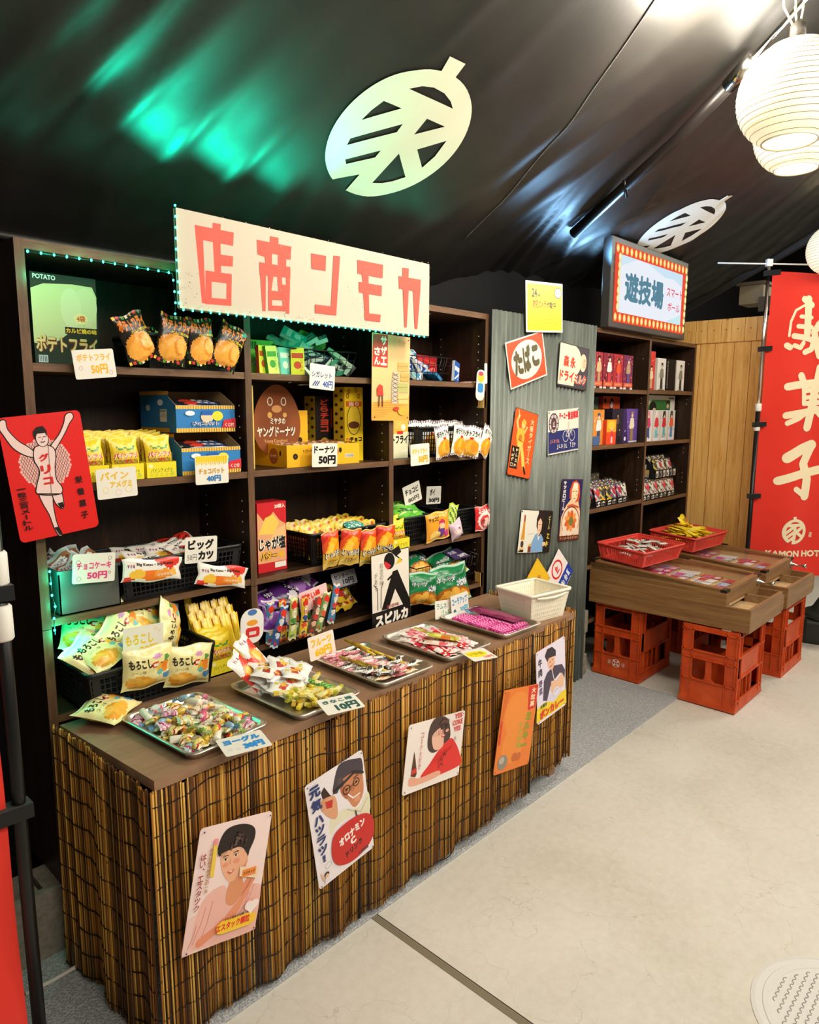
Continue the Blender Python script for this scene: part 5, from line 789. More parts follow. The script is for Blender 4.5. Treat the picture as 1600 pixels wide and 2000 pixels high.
# ---------------------------------------------------------------- lanterns
def lantern(label, c, R_, H_, cords=True):
    r = empty('paper_lantern', (c[0], c[1], c[2]-H_), 0, label, 'lantern', 'white paper lanterns')
    n = 17; prof = []
    for k in range(n*4+1):
        t = -.90+1.80*k/(n*4); a = math.asin(max(-1, min(1, t))); prof.append((R_*math.cos(a)**.86*(1-.012*abs(math.sin(k*PI/4))), H_*t))
    b = B(); b.lathe(prof, 'f3e9cf', 0, 48, Matrix.Translation((0, 0, H_)), True, False, False); link('paper_shade', b.mesh('paper_shade', [M_lan]), r)
    b = B()
    for k in range(2, n*4, 4):
        rr_, z = prof[k]; b.tube([(rr_*1.004*math.cos(a*PI/24), rr_*1.004*math.sin(a*PI/24), H_+z) for a in range(48)], .0009, '8f8468', 0, 4, None, True)
    link('rib', b.mesh('rib', [M_wire]), r)
    for z in (-.90, .90):
        b = B(); q = R_*math.cos(math.asin(.9))**.86; b.tube([(q*math.cos(a*PI/16), q*math.sin(a*PI/16), H_+H_*z) for a in range(32)], .003, 'f2ead8', 0, 6, None, True); link('ring', b.mesh('ring', [M_plas]), r)
    b = B(); b.lathe([(.003, .0), (.024, .01), (.034, .035), (.026, .065), (.012, .08)], 'fff4dc', 0, 16, Matrix.Translation((0, 0, H_*1.0))); link('bulb', b.mesh('bulb', [M_bulb]), r)
    if cords:
        z0 = 2*H_*.95
        b = B(); b.lathe([(.013, .0), (.021, .006), (.021, .03), (.014, .036), (.006, .046)], '3a3630', 0, 16, Matrix.Translation((0, 0, z0+.03))); so = link('socket', b.mesh('socket', [M_plas]), r)
        b = B(); b.lathe([(.016, .0), (.019, .004), (.019, .014), (.012, .018)], 'd8d0bc', 0, 16, Matrix.Translation((0, 0, z0+.012))); link('socket_ring', b.mesh('socket_ring', [M_chrome]), so)
        top = zc(c[0], c[1])-(c[2]-H_)
        for dx, dy in ((-.012, .01), (.01, -.008), (-.055, .035)):
            b = B(); b.tube([(dx*.3, dy*.3, z0+.06), (dx*.8, dy*.8, z0+.10), (dx*1.2, dy*1.2, top+.004)], .003, 'd0c4a4', 0, 6); link('cord', b.mesh('cord', [M_plas]), r)
    return r
M_bulb = emit('lamp_bulb', 'fff2d4', 14)
lantern('large round white paper lantern nearest the camera at upper right', (2.322, .688, 2.306), .149, .137)
lantern('round white paper lantern hanging just behind the nearest one', (2.74, .785, 2.345), .14, .132, False)
lantern('small far paper lantern cut by the right edge above the banner', (4.46, 1.055, 2.275), .135, .13, False)
# ---------------------------------------------------------------- crates
def crate(loc, label, mark):
    """tall bottle crate: flared foot, ribs, arched openings, local origin at the middle of its base"""
    r = empty('bottle_crate', loc, 0, label, 'crate', 'brick red bottle crates under the game tables')
    w, d, h = .186, .127, .388; C_ = 'ab3a14'
    b = B()
    def wall(axis, sgn, half, off):
        """one side built from rails, posts and panels around its openings"""
        n = half-.018
        def bx(u0, u1, z0, z1, t0=-.006, t1=0):
            a, c = off+min(t0, t1), off+max(t0, t1)
            if axis == 'y': y0, y1 = sorted((sgn*a, sgn*c)); b.box(u0, u1, y0, y1, z0, z1, C_)
            else: x0, x1 = sorted((sgn*a, sgn*c)); b.box(x0, x1, u0, u1, z0, z1, C_)
        for u0, u1 in ((-half, -half+.045), (half-.045, half)): bx(u0, u1, .02, h)
        for z0, z1 in (((.012, .12), (.225, .268), (.366, h)) if axis == 'x' else ((.012, .05), (.155, .268), (.366, h))): bx(-n, n, z0, z1)
        if axis == 'x': bx(-.014, .014, .12, .225)
        else: bx(-.03, -.022, .05, .155); bx(.022, .03, .05, .155)
        for z in ((.004, .118, .225, .262, .364) if axis == 'x' else (.004, .048, .154, .262, .364)):
            bx(-half-.004, half+.004, z, z+.006, -.001, .0065)
        for u in (-half+.002, -half+.045, half-.050, half-.007): bx(u, u+.005, .01, h, -.001, .0065)
        def arch(u0, u1, z, up):                  # rounded corners of the openings
            for (cu, s_) in ((u0, 1), (u1, -1)):
                q = .026; vs = [(cu, z)]; zz = 1 if up else -1
                for k in range(7): a = PI/2*k/6; vs.append((cu+s_*q*(1-math.cos(a)), z-zz*q*(1-math.sin(a))))
                vs2 = []
                for t in (off, off-.006):
                    for u, zc_ in vs: vs2.append((u, sgn*t, zc_) if axis == 'y' else (sgn*t, u, zc_))
                m = len(vs); fs = [list(range(m)), list(range(m, 2*m))[::-1]]+[(i, (i+1) % m, m+(i+1) % m, m+i) for i in range(m)]
                b.add(vs2, fs, C_)
        arch(-half+.045, half-.045, .366, True)
        if axis == 'x':
            for u0, u1 in ((-half+.045, -.014), (.014, half-.045)): arch(u0, u1, .12, False)
    wall('y', -1, w, d); wall('y', 1, w, d); wall('x', -1, d, w); wall('x', 1, d, w)
    b.box(-w+.004, w-.004, -d+.004, d-.004, .012, .018, C_)
    for x in (-w/3, w/3): b.box(x-.002, x+.002, -d+.006, d-.006, .018, .22, C_)
    b.box(-w+.006, w-.006, -.002, .002, .018, .22, C_)
    vs = []                                        # flared foot
    for q, z in ((.0, .045), (.006, .02), (.008, .0), (-.02, .0)): vs += [(-w-q, -d-q, z), (w+q, -d-q, z), (w+q, d+q, z), (-w-q, d+q, z)]
    fs = [(4*k+i, 4*k+(i+1) % 4, 4*k+4+(i+1) % 4, 4*k+4+i) for k in range(3) for i in range(4)]
    b.add(vs, [f[::-1] for f in fs], C_)
    link('body', b.mesh('body', [M_crate]), r)
    if mark:
        A = Art(); A.ring(7, 3, 2.2, 2.2, .28, 'e8d8cc').line([(5.6, 4.4), (8.4, 1.6)], .8, 'e8d8cc').line([(5.6, 1.6), (8.4, 4.4)], .8, 'e8d8cc').ell(7, 3, .5, .5, 'ab3a14')
        A.text('酒', 2.2, 2.0, 4.0, 4.2, 'd8b8a8', .02).text('店', 10.2, 1.8, 12.0, 4.0, 'd8b8a8', .02)
        bb = B(); A.emit(bb, lambda x, y, k: (-w-.0008-k, .07-x/100, .045+y/100)); o = link('printed_mark', bb.mesh('printed_mark', [M_paper]), r); o['label'] = 'small white printed mark with a ringed cross'
    return r
c1 = crate((3.552, 1.655, .006), 'brick red crate with white printed mark at the back of the near game table', True)
for x, y, z, l in ((3.510, 1.163, .006, 'brick red crate under the front end of the near game table'), (4.165, 1.148, 0, 'brick red crate under the front end of the far game table'), (4.165, 1.655, .006, 'brick red crate at the back of the far game table')):
    c = dup(c1, (x, y, z if x < 4 else 0), None, l)
    for ch in list(c.children):
        if ch.name.startswith('printed_mark'): bpy.data.objects.remove(ch)
# ---------------------------------------------------------------- smart ball tables (local origin: front left corner of the cabinet bottom)
def game_table(loc, label, seed):
    r = empty('smart_ball_table', loc, 0, label, 'game table', 'wooden smart ball tables')
    W_, D0, D1 = .484, .111, .815; zf, zb = .178, .222             # rim heights front and back
    def zt(y): return zf+(zb-zf)*(y-D0)/(D1-D0)
    def wedge(b, x0, x1, y0, y1, z0, tz0, tz1, mi=0): b.add([(x0,y0,z0),(x1,y0,z0),(x1,y1,z0),(x0,y1,z0),(x0,y0,tz0),(x1,y0,tz0),(x1,y1,tz1),(x0,y1,tz1)], [(3,2,1,0),(4,5,6,7),(0,1,5,4),(1,2,6,5),(2,3,7,6),(3,0,4,7)], '80603e', mi)
    b = B()
    for x0, x1 in ((0, .016), (W_-.016, W_)): wedge(b, x0, x1, D0, D1, 0, zt(D0), zt(D1)); b.box(x0, x1, 0, D0, 0, .110, '80603e')
    b.box(.016, W_-.016, D1-.016, D1, 0, zt(D1), '8f6c48', 1); b.box(.016, W_-.016, .016, D1-.016, 0, .012, '8f6c48', 1)
    b.box(.016, W_-.016, 0, .016, 0, .110, '8f6c48', 1)
    b.box(.016, W_-.016, D0, D0+.014, .118, zt(D0), '8f6c48', 1); b.box(.016, .05, D0, D0+.014, 0, .12, '8f6c48', 1); b.box(.30, W_-.016, D0, D0+.014, 0, .12, '8f6c48', 1)
    b.box(.30, .316, .016, D0, .012, .110, '8f6c48', 1); b.box(.316, W_-.016, .016, D0, .012, .075, '8f6c48', 1)
    b.box(W_, W_+.026, .0, .085, .01, .088, '8f6c48', 1)
    link('cabinet', b.mesh('cabinet', [M_mach, M_mach_y]), r)
    b = B(); b.box(.016, .30, .016, D0+.10, .066, .072, 'cfae80'); o = link('prize_tray', b.mesh('prize_tray', [M_lightwood]), r); o['label'] = 'pale wood prize tray'
    b = B(); wedge(b, .0, .03, D0, D1, zt(D0), zt(D0)+.006, zt(D1)+.006); wedge(b, W_-.03, W_, D0, D1, zt(D0), zt(D0)+.006, zt(D1)+.006); wedge(b, .03, W_-.03, D0, D0+.03, zt(D0)+.0, zt(D0)+.006, zt(D0+.03)+.006, 1); wedge(b, .03, W_-.03, D1-.03, D1, zt(D0), zt(D1-.03)+.006, zt(D1)+.006, 1)
    tf = link('top_frame', b.mesh('top_frame', [M_mach, M_mach_y]), r)
    b = B()
    for x0, x1, y0, y1 in ((.016, .019, D0+.014, D1-.016), (W_-.019, W_-.016, D0+.014, D1-.016), (.016, W_-.016, D0+.014, D0+.017), (.016, W_-.016, D1-.019, D1-.016)): wedge(b, x0, x1, y0, y1, .09, zt(y0)-.001, zt(y1)-.001)
    link('lining', b.mesh('lining', [M_lightwood]), r)
    b = B(); b.add([(.016, D0+.014, .122), (W_-.016, D0+.014, .122), (W_-.016, D1-.016, .168), (.016, D1-.016, .168)], [(0, 1, 2, 3)], 'cfae80'); pf = link('playfield', b.mesh('playfield', [M_lightwood]), r)
    rnd = random.Random(seed); b = B(); pal = ['e0559a', 'f4f0f2', '8fa8d8', 'e8a0b8', 'f0e8ec', 'c84a8a', 'b8c4e4', 'd0383c']
    for i in range(5):
        for j in range(5):
            x = .03+i*.086; y = D0+.05+j*.118; z = .124+(y-D0+.03)/(D1-D0-.03)*.046+.0018+.0008*((i+j) % 3); a = rnd.uniform(-.12, .12); w, h = .038, .052
            M = Matrix.Translation((x+.04, y+.05, z)) @ Matrix.Rotation(a, 4, 'Z'); c = pal[(i*3+j*2+seed) % 8]
            b.box(-w, w, -h, h, 0, .0012, c, 0, M); b.box(-w*.8, w*.8, -h*.1, h*.7, .0012, .0016, pal[(i+j+3) % 8], 0, M); b.box(-w*.6, w*.5, -h*.8, -h*.35, .0012, .0016, 'f4f0f0', 0, M)
    o = link('printed_cards', b.mesh('printed_cards', [M_card]), pf); o['label'] = 'pink white and blue prize cards lying under the glass'
    b = B()
    for k in range(46):
        x = rnd.uniform(.05, W_-.05); y = rnd.uniform(D0+.1, D1-.08); z = .122+(y-D0)/(D1-D0)*.046; b.tube([(x, y, z), (x, y, z+.016)], .0012, 'c8c0b0', 0, 5)
    link('nails', b.mesh('nails', [M_chrome]), pf)
    b = B(); z0, z1 = zt(D0+.02)+.0005, zt(D1-.02)+.0005
    b.add([(.02, D0+.02, z0), (W_-.02, D0+.02, z0), (W_-.02, D1-.02, z1), (.02, D1-.02, z1)], [(0, 1, 2, 3)], 'ffffff'); link('glass', b.mesh('glass', [M_glass]), r)
    for x in (0, W_):
        for y in (D0, D1):
            s = 1 if x == 0 else -1; q = 1 if y == D0 else -1; z = zt(y)+.006; b = B()
            x0, x1 = sorted((x-s*.0015, x+s*.045)); y0, y1 = sorted((y-q*.0015, y+q*.028)); b.box(x0, x1, y0, y1, z-.012, z+.0015, '2a2118')
            for k in range(3): b.lathe([(.003, 0), (.0015, .0012)], 'd8d0c0', 1, 8, Matrix.Translation((x+s*(.008+.014*k), y+q*.012, z+.0015)))
            link('corner_bracket', b.mesh('corner_bracket', [M_wire, M_chrome]), tf)
    b = B(); x, z = W_-.045, .150; T_ = Matrix.Translation((x, D0, z)) @ Matrix.Rotation(PI/2, 4, 'X')
    b.lathe([(.016, -.002), (.016, .004), (.009, .006), (.009, .02), (.005, .021), (.005, .062), (.011, .064), (.013, .072), (.011, .08), (.002, .082)], 'd8d4cc', 0, 20, T_); link('plunger', b.mesh('plunger', [M_chrome]), r)
    b = B(); b.box(W_-.028, W_-.006, D0+.36, D0+.46, zt(D0+.41)+.005, zt(D0+.41)+.010, '2b2620'); link('hinge', b.mesh('hinge', [M_wire]), tf)
    return r
g1 = game_table((3.330, .995, .400), 'near wooden game table with glass top and red basket', 1)
g2 = dup(g1, (3.903, .995, .398), None, 'far wooden game table nearest the red banner')
# ---------------------------------------------------------------- plastic baskets
def basket_mesh(name, w, d, h, taper, cols, rows, col, mat_, solid=.25, rim=.008, bar=.0035, base=True, corner=.02):
    b = B(); wb, db = w-2*taper, d-2*taper
    def P(side, t, v):        # side 0 front,1 right,2 back,3 left ; t 0..1 ; v 0..1
        ww = wb+(w-wb)*v; dd = db+(d-db)*v; z = h*v
        return [Vector((-ww/2+ww*t, -dd/2, z)), Vector((ww/2, -dd/2+dd*t, z)), Vector((ww/2-ww*t, dd/2, z)), Vector((-ww/2, dd/2-dd*t, z))][side]
    NRM = [(0, -1, 0), (1, 0, 0), (0, 1, 0), (-1, 0, 0)]
    for s in range(4):
        n = cols if s in (0, 2) else max(3, int(cols*d/w)); up = NRM[s]
        cw = corner/(w if s in (0, 2) else d)
        for t in [0, cw*.5, cw] + [1-cw, 1-cw*.5, 1]: b.bar(P(s, t, 0), P(s, t, 1), .004 if t in (0, 1) else corner*.5, .0025, col, 0, None, up)
        for k in range(1, n): t = cw+(1-2*cw)*k/n; b.bar(P(s, t, .04), P(s, t, 1-solid), bar, .0022, col, 0, None, up)
        for k in range(rows+1): v = .03+(1-solid-.03)*k/rows; b.bar(P(s, 0, v), P(s, 1, v), bar, .0022, col, 0, None, up)
        a0, a1, a2, a3 = P(s, 0, 1-solid), P(s, 1, 1-solid), P(s, 1, 1), P(s, 0, 1); nv = Vector(up)*.002
        b.add([a0, a1, a2, a3, a0+nv, a1+nv, a2+nv, a3+nv], [(0, 3, 2, 1), (4, 5, 6, 7), (0, 1, 5, 4)], col)
        a0, a1, a2, a3 = P(s, 0, 0), P(s, 1, 0), P(s, 1, .09), P(s, 0, .09); b.add([a0, a1, a2, a3, a0+nv, a1+nv, a2+nv, a3+nv], [(0, 3, 2, 1), (4, 5, 6, 7), (3, 7, 6, 2)], col)
    if base: b.box(-wb/2, wb/2, -db/2, db/2, 0, .003, col)
    me = b.mesh(name, [mat_]); b = B()
    pts = rrect(-w/2-rim*.3, -d/2-rim*.3, w/2+rim*.3, d/2+rim*.3, corner*.7); n = len(pts); po = rrect(-w/2-rim, -d/2-rim, w/2+rim, d/2+rim, corner*.9); pi = rrect(-w/2+.002, -d/2+.002, w/2-.002, d/2-.002, corner*.5)
    vs = [(x, y, h+.002) for x, y in pi]+[(x, y, h+.003) for x, y in po]+[(x, y, h-.007) for x, y in po]+[(x, y, h-.003) for x, y in pi]
    fs = []
    for q in range(4):
        for i in range(n): j = (i+1) % n; fs.append((q*n+i, ((q+1) % 4)*n+i, ((q+1) % 4)*n+j, q*n+j))
    b.add(vs, fs, col, 0, None, True); return me, b.mesh('rim', [mat_])
def basket(name, dims, loc, rz, label, group=None, rx=0):
    me, rim = dims; o = link(name, me, None, loc, (rx, 0, rz)); tag(o, label, 'basket', group); link('rim', rim, o); return o
RED = basket_mesh('plastic_basket', .40, .275, .082, .018, 26, 1, 'e0493c', M_plas, .2, .009, .0042)
basket('plastic_basket', RED, (3.548, 1.638, .628), -.09, 'red plastic basket of small packets on the near game table', 'red plastic baskets', math.radians(3.5))
basket('plastic_basket', RED, (4.125, 1.615, .626), -.08, 'red plastic basket of yellow sticks on the far game table', 'red plastic baskets', math.radians(3.5))
WB = basket_mesh('plastic_basket', .203, .172, .107, .016, 14, 5, 'f4ecd8', M_plas, .16, .010, .0068)
wbk = basket('plastic_basket', WB, (2.172, 1.410, .6555), -.16, 'white plastic basket with handles on the right end of the counter')
for s in (-1, 1):
    b = B(); b.tube([(-.08, s*.092, .094), (-.04, s*.099, .092), (.0, s*.101, .090), (.04, s*.099, .092), (.08, s*.092, .094)], .0042, 'f4ecd8', 0, 8); link('handle', b.mesh('handle', [M_plas]), wbk)
b = B(); vs = []                                                     # thin liner wall so the basket reads almost solid
for z, q in ((.003, .016), (.101, .0)): vs += [(-.101+q, -.0857+q, z), (.101-q, -.0857+q, z), (.101-q, .0857-q, z), (-.101+q, .0857-q, z)]
b.add(vs, [(0, 1, 5, 4), (1, 2, 6, 5), (2, 3, 7, 6), (3, 0, 4, 7)], 'efe6d2'); link('side_wall', b.mesh('side_wall', [M_plas]), wbk)
# black tub with a lid far right
ca = empty('lidded_bucket', (4.86, .98, 0), .2, 'black lidded bucket on the floor beyond the far game table', 'bucket')
b = B(); b.rbox(-.15, .15, -.15, .15, 0, .15, .02, '22241f'); link('body', b.mesh('body', [M_plas]), ca)
b = B(); b.lathe([(.165, .15), (.17, .165), (.155, .18), (.13, .185), (.11, .21), (.085, .26), (.05, .285), (.001, .29)], '30322c', 0, 28); link('lid', b.mesh('lid', [M_plas]), ca)
b = B(); b.tube([(-.10, -.13, .19), (-.05, -.17, .215), (.05, -.17, .215), (.10, -.13, .19)], .008, '3a3c36', 0, 8); link('handle', b.mesh('handle', [M_plas]), ca)
# ---------------------------------------------------------------- bags, cartons, price cards
def shp(bg, shapes):
    def inside(p, u, v):
        c = False; j = len(p)-1
        for i in range(len(p)):
            if (p[i][1] > v) != (p[j][1] > v) and u < (p[j][0]-p[i][0])*(v-p[i][1])/(p[j][1]-p[i][1])+p[i][0]: c = not c
            j = i
        return c
    def f(u, v):
        c = bg
        for s in shapes:
            k = s[0]
            if k == 'r':
                if s[1] <= u <= s[3] and s[2] <= v <= s[4]: c = s[5]
            elif k == 'e':
                if ((u-s[1])/s[3])**2+((v-s[2])/s[4])**2 <= 1: c = s[5]
            elif k == 'p':
                if inside(s[1], u, v): c = s[2]
            elif k == 's':
                if s[1] <= u <= s[3] and s[2] <= v <= s[4]: c = s[6][int((u-s[1])/(s[3]-s[1])*s[5]+v*s[7]) % len(s[6])]
        return c
    return f
def bag(name, w, h, t, paint, texts=(), seed=0, back='c9c6bf', nx=24, ny=30, mat_=None, crimp=.055, art=None):
    b = B()
    def depth(u, v):
        vv = (v-crimp)/(1-2*crimp)
        if vv <= 0 or vv >= 1 or u <= 0 or u >= 1: return 0
        d = max(0, (1-abs(2*u-1)**2.4)*(1-abs(2*vv-1)**2.8))**.62
        e = min(vv, 1-vv)
        return t/2*(d+.16*noise.noise((u*5, v*5, seed*7.7))*d+.12*math.sin(u*34+seed)*math.exp(-e*9)*d+.05*noise.noise((u*14, v*14, seed)))
    def pos(u, v, s, k=0):
        x = (u-.5)*w*(1-.07*math.sin(PI*v)**.7)+.004*noise.noise((u*3, v*3, seed+5)); z = (v-.5)*h+.003*math.sin(u*9+seed)*abs(2*v-1)
        return (x, -(depth(u, v)+k) if s > 0 else depth(u, v)*.8+.0004, z)
    for s in (1, -1):
        nx_, ny_ = (nx, ny) if s > 0 else (10, 12); vs = [pos(i/nx_, j/ny_, s) for j in range(ny_+1) for i in range(nx_+1)]; fs = []; cs = []
        for j in range(ny_):
            for i in range(nx_):
                a = j*(nx_+1)+i; q = (a, a+1, a+nx_+2, a+nx_+1); fs.append(q if s > 0 else q[::-1]); cs.append(paint((i+.5)/nx_, (j+.5)/ny_) if s > 0 else back)
        b.add(vs, fs, cs, 0, None, True)
    A = art or Art()
    for tx in texts:
        s, x0, y0, x1, y1, c = tx[:6]; bo = tx[6] if len(tx) > 6 else .03; ro = tx[7] if len(tx) > 7 else 0
        A.text(s, x0*100, y0*100, x1*100, y1*100, c, bo, ro)
    A.emit(b, lambda x, y, k: pos(x/100, y/100, 1, .0005+k), 0, 4e-5)
    return b.mesh(name, [mat_ or M_foil])
def put(me, name, loc, ang, label, cat='snack bag', group=None, rx=0, rz=0, scale=None):
    o = link(name, me, None, loc)
    o.rotation_euler = (Matrix.Rotation(math.radians(rz), 3, 'Z') @ Matrix.Rotation(math.radians(rx), 3, 'X') @ Matrix.Rotation(math.radians(-ang), 3, 'Y')).to_euler()
    if scale: o.scale = (scale,)*3
    return tag(o, label, cat, group)
def carton_mesh(name, w, d, h, cols, front=None, left=None, topc=None):
    """closed box: origin at the middle of the front bottom edge, depth to +y"""
    b = B(); x0, x1 = -w/2, w/2
    v = [(x0,0,0),(x1,0,0),(x1,d,0),(x0,d,0),(x0,0,h),(x1,0,h),(x1,d,h),(x0,d,h)]
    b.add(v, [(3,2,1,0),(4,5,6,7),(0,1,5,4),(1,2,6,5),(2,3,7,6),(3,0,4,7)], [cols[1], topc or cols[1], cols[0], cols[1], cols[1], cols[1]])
    if front: front.emit(b, lambda x, y, k: (x/100-w/2, -k, y/100))
    if left: left.emit(b, lambda x, y, k: (-w/2-k, d-x/100, y/100))
    return b.mesh(name, [M_paper])
def tray_carton(name, w, d, hf, hb, col, inner, front=None, left=None, cut=.3):
    """open display carton: low front, sides stepping up to the back"""
    b = B(); t = .0012; x0, x1 = -w/2, w/2
    def wall(pts, n, c): 
        q = [Vector(p)+Vector(n)*t for p in pts]; m = len(pts); b.add([Vector(p) for p in pts]+q, [list(range(m)), list(range(m, 2*m))[::-1]]+[(i, m+i, m+(i+1) % m, (i+1) % m) for i in range(m)], [c, inner]+[inner]*m)
    wall([(x0,0,0),(x1,0,0),(x1,0,hf),(x0,0,hf)], (0, 1, 0), col); wall([(x1,d,0),(x0,d,0),(x0,d,hb),(x1,d,hb)], (0, -1, 0), col)
    for x, s in ((x0, 1), (x1, -1)):
        p = [(x,d,0),(x,0,0),(x,0,hf),(x,d*cut,hf+(hb-hf)*.35),(x,d*(cut+.25),hb),(x,d,hb)]; wall(p if s > 0 else p[::-1], (s, 0, 0), col)
    b.box(x0+t, x1-t, t, d-t, 0, t, inner)
    if front: front.emit(b, lambda x, y, k: (x/100-w/2, -k, y/100))
    if left: left.emit(b, lambda x, y, k: (x0-k, d-x/100, y/100))
    return b.mesh(name, [M_paper])
def price_card(t1, c1, t2, c2, loc, ang, label, w=.105, h=.075, bg='ebe6da', rx=0, rz=0, extra=None, boxes=((.8, 4.2, 9.7, 6.9), (3.2, .9, 8.8, 3.7)), bold=.035):
    A = extra or Art()
    A.text(t1, *boxes[0], c1, bold)
    if t2: A.text(t2, *boxes[1], c2, bold+.01)
    return sign('price_card', w, h, loc, ang, A, bg, label, 'price card', M_card, .005, .0012, rx, rz, 'handwritten price cards')
def bubbles(cols, pts, W=10.5):
    A = Art()
    for k, (x, y, r) in enumerate(pts): A.ring(x, y, r, r, .12, cols[k % len(cols)], 14)
    return A
OR, YE, RE = 'ee9a34', 'f4c830', 'd8301c'
zig = ['f2c23a', '1c120c', 'd8402a', '1c120c', '6a9a3a', '1c120c', 'f0e6c8', '1c120c']
fry_p = shp('1f1612', [('s', 0, .93, 1, 1, 14, zig, 0), ('s', 0, 0, 1, .07, 14, zig, 0), ('e', .5, .33, .47, .29, 'e8952f'), ('e', .62, .36, .34, .25, 'f0ab48'), ('e', .70, .38, .2, .2, 'e38a26'), ('e', .74, .39, .15, .17, 'f3b558'), ('e', .3, .26, .22, .17, 'f2a840')])
FRY = [bag('snack_bag', .088, .125, .024, fry_p, [('ポテトフライ', .04, .68, .96, .92, 'f2821e', .065), ('カルビ焼の味', .34, .61, .96, .675, 'f0d23a', .03)], s, '2a1d16') for s in (1, 2)]
wf_p = shp('f0eee2', [('s', 0, .94, 1, 1, 16, ['f4f2ea', '8a7a80', 'e8dede', '6a5a64'], 0), ('s', 0, 0, 1, .07, 16, ['f4f2ea', '8a7a80', 'e8dede', '6a5a64'], 0), ('e', .52, .30, .45, .27, 'f0a428'), ('e', .62, .33, .33, .22, 'f6b73c'), ('e', .72, .35, .2, .17, 'ec9a20'), ('r', .40, .56, .62, .62, 'd8301c')])
WFRY = [bag('snack_bag', .092, .128, .024, wf_p, [('ポテトフライ', .08, .66, .92, .86, '16120f', .05)], s, 'f0eee6') for s in (3, 4)]
jg_p = shp('e2501c', [('r', 0, .95, 1, 1, 'f0d87a'), ('r', 0, 0, 1, .05, 'e8c860'), ('r', 0, .72, 1, .95, 'e04a18'), ('p', [(0, .95), (.5, .95), (0, .7)], 'c8281c'), ('r', 0, 0, 1, .42, 'd8ac3c'), ('p', [(.05, .42), (.3, .72), (.52, .84), (.8, .76), (.96, .42)], 'f4b020'), ('p', [(.1, .42), (.4, .7), (.6, .62), (.5, .42)], 'f8c844'), ('p', [(.5, .44), (.75, .7), (.95, .6), (.9, .42)], 'ef9c18'), ('r', 0, .02, 1, .16, 'e4c86a')])
JAG = [bag('snack_bag', .088, .125, .024, jg_p, [('じゃが塩', .05, .26, .95, .46, 'f4ead2', .11), ('じゃが塩', .05, .26, .95, .46, '241810', .035), ('バター', .20, .10, .80, .24, '241810', .1), ('バター', .20, .10, .80, .24, 'f0b424', .035)], s, 'd8c070') for s in (5, 6)]
cn_p = shp('f2e8a4', [('r', 0, .95, 1, 1, 'f6efc0'), ('r', 0, 0, 1, .05, 'efe4a0'), ('e', .3, .22, .26, .17, 'e8a02c'), ('e', .45, .17, .22, .13, 'f0b440'), ('e', .2, .30, .14, .08, 'f2bc50'), ('e', .62, .60, .12, .06, 'd03a2c'), ('e', .84, .52, .09, .16, 'ee8a2c'), ('e', .84, .70, .06, .07, '5a9a48'), ('e', .70, .50, .07, .12, 'f0b838'), ('e', .70, .40, .08, .06, '6ab8b0'), ('e', .64, .78, .09, .05, 'd898c4'), ('e', .88, .26, .1, .08, '4a90c8')])
CORN = [bag('snack_bag', .135, .112, .045, cn_p, [('もろこし', .07, .56, .54, .78, '3a2a1c', .05), ('輪', .56, .56, .68, .64, 'f6e8d0', .03), ('コーン味', .12, .44, .40, .52, '7a6a3a', .01)], s, 'ece0a0') for s in (7, 8, 9)]
gr_p = shp('178048', [('r', 0, .95, 1, 1, 'a8c8b0'), ('r', 0, 0, 1, .05, 'a8c8b0'), ('e', .5, .2, .5, .22, 'a8641c'), ('e', .3, .24, .12, .11, 'e8a83c'), ('e', .52, .28, .13, .12, 'f0b84c'), ('e', .74, .22, .13, .11, 'e09a30'), ('e', .42, .12, .13, .1, 'f2c05a'), ('e', .64, .1, .12, .09, 'd88c28'), ('e', .18, .14, .1, .09, 'dc942c'), ('e', .86, .12, .09, .08, 'eab048'), ('p', [(.0, .8), (.3, .95), (.0, .95)], '2aa05c'), ('e', .7, .72, .2, .1, '0f6a3a')])
GRN = [bag('snack_bag', .15, .125, .05, gr_p, [('キャベツ', .08, .54, .56, .72, 'f2f4ee', .09), ('キャベツ', .08, .54, .56, .72, '1c2a5a', .03), ('太郎', .56, .40, .94, .62, 'f2f4ee', .1), ('太郎', .56, .40, .94, .62, '22327a', .035)], s, '2a9a5a') for s in (10, 11)]
pi_p = shp('f4d21c', [('r', 0, .78, 1, 1, 'f6d62a'), ('p', [(.1, .78), (.3, .64), (.5, .74), (.7, .62), (.9, .78), (.6, .70), (.5, .82), (.4, .72)], '3f9a3a'), ('e', .5, .24, .44, .26, 'a8862a'), ('s', .08, .04, .92, .44, 9, ['b8982e', '927420'], 18), ('r', 0, 0, 1, .05, 'f4d840'), ('r', .0, .45, 1, .66, 'e6c420')])
PINE = bag('snack_bag', .078, .108, .020, pi_p, [('パインアメ', .05, .47, .95, .62, 'f8f0e0', .12), ('パインアメ', .05, .47, .95, .62, 'd02818', .05), ('グミ', .42, .36, .72, .46, 'd02818', .05)], 12, 'f4d830', 18, 22)
bk_p = shp('f2eee4', [('p', [(.5, 1), (.95, 1), (.95, .72), (.8, .5)], 'e0382a'), ('p', [(.03, 0), (.16, 0), (.34, .34), (.03, .22)], 'e0382a'), ('e', .56, .30, .34, .22, 'f0781c'), ('e', .72, .34, .2, .2, 'f09a34'), ('e', .86, .38, .07, .17, 'f6b84c'), ('e', .24, .34, .13, .22, 'f4c03a'), ('r', 0, 0, .03, 1, 'dcd8cc'), ('r', .97, 0, 1, 1, 'dcd8cc')])
KATSU = [bag('snack_pack', .175, .062, .014, bk_p, [('Big Katsu・Big Katsu', .22, .68, .84, .84, '2a1c18', .03), ('すぐる', .06, .62, .19, .76, 'a02a6a', .05), ('ビッグカツ', .58, .24, .84, .36, 'f4ead8', .05)], s, 'ecdcd0', 36, 14, None, .0) for s in (13, 14)]
KM = []
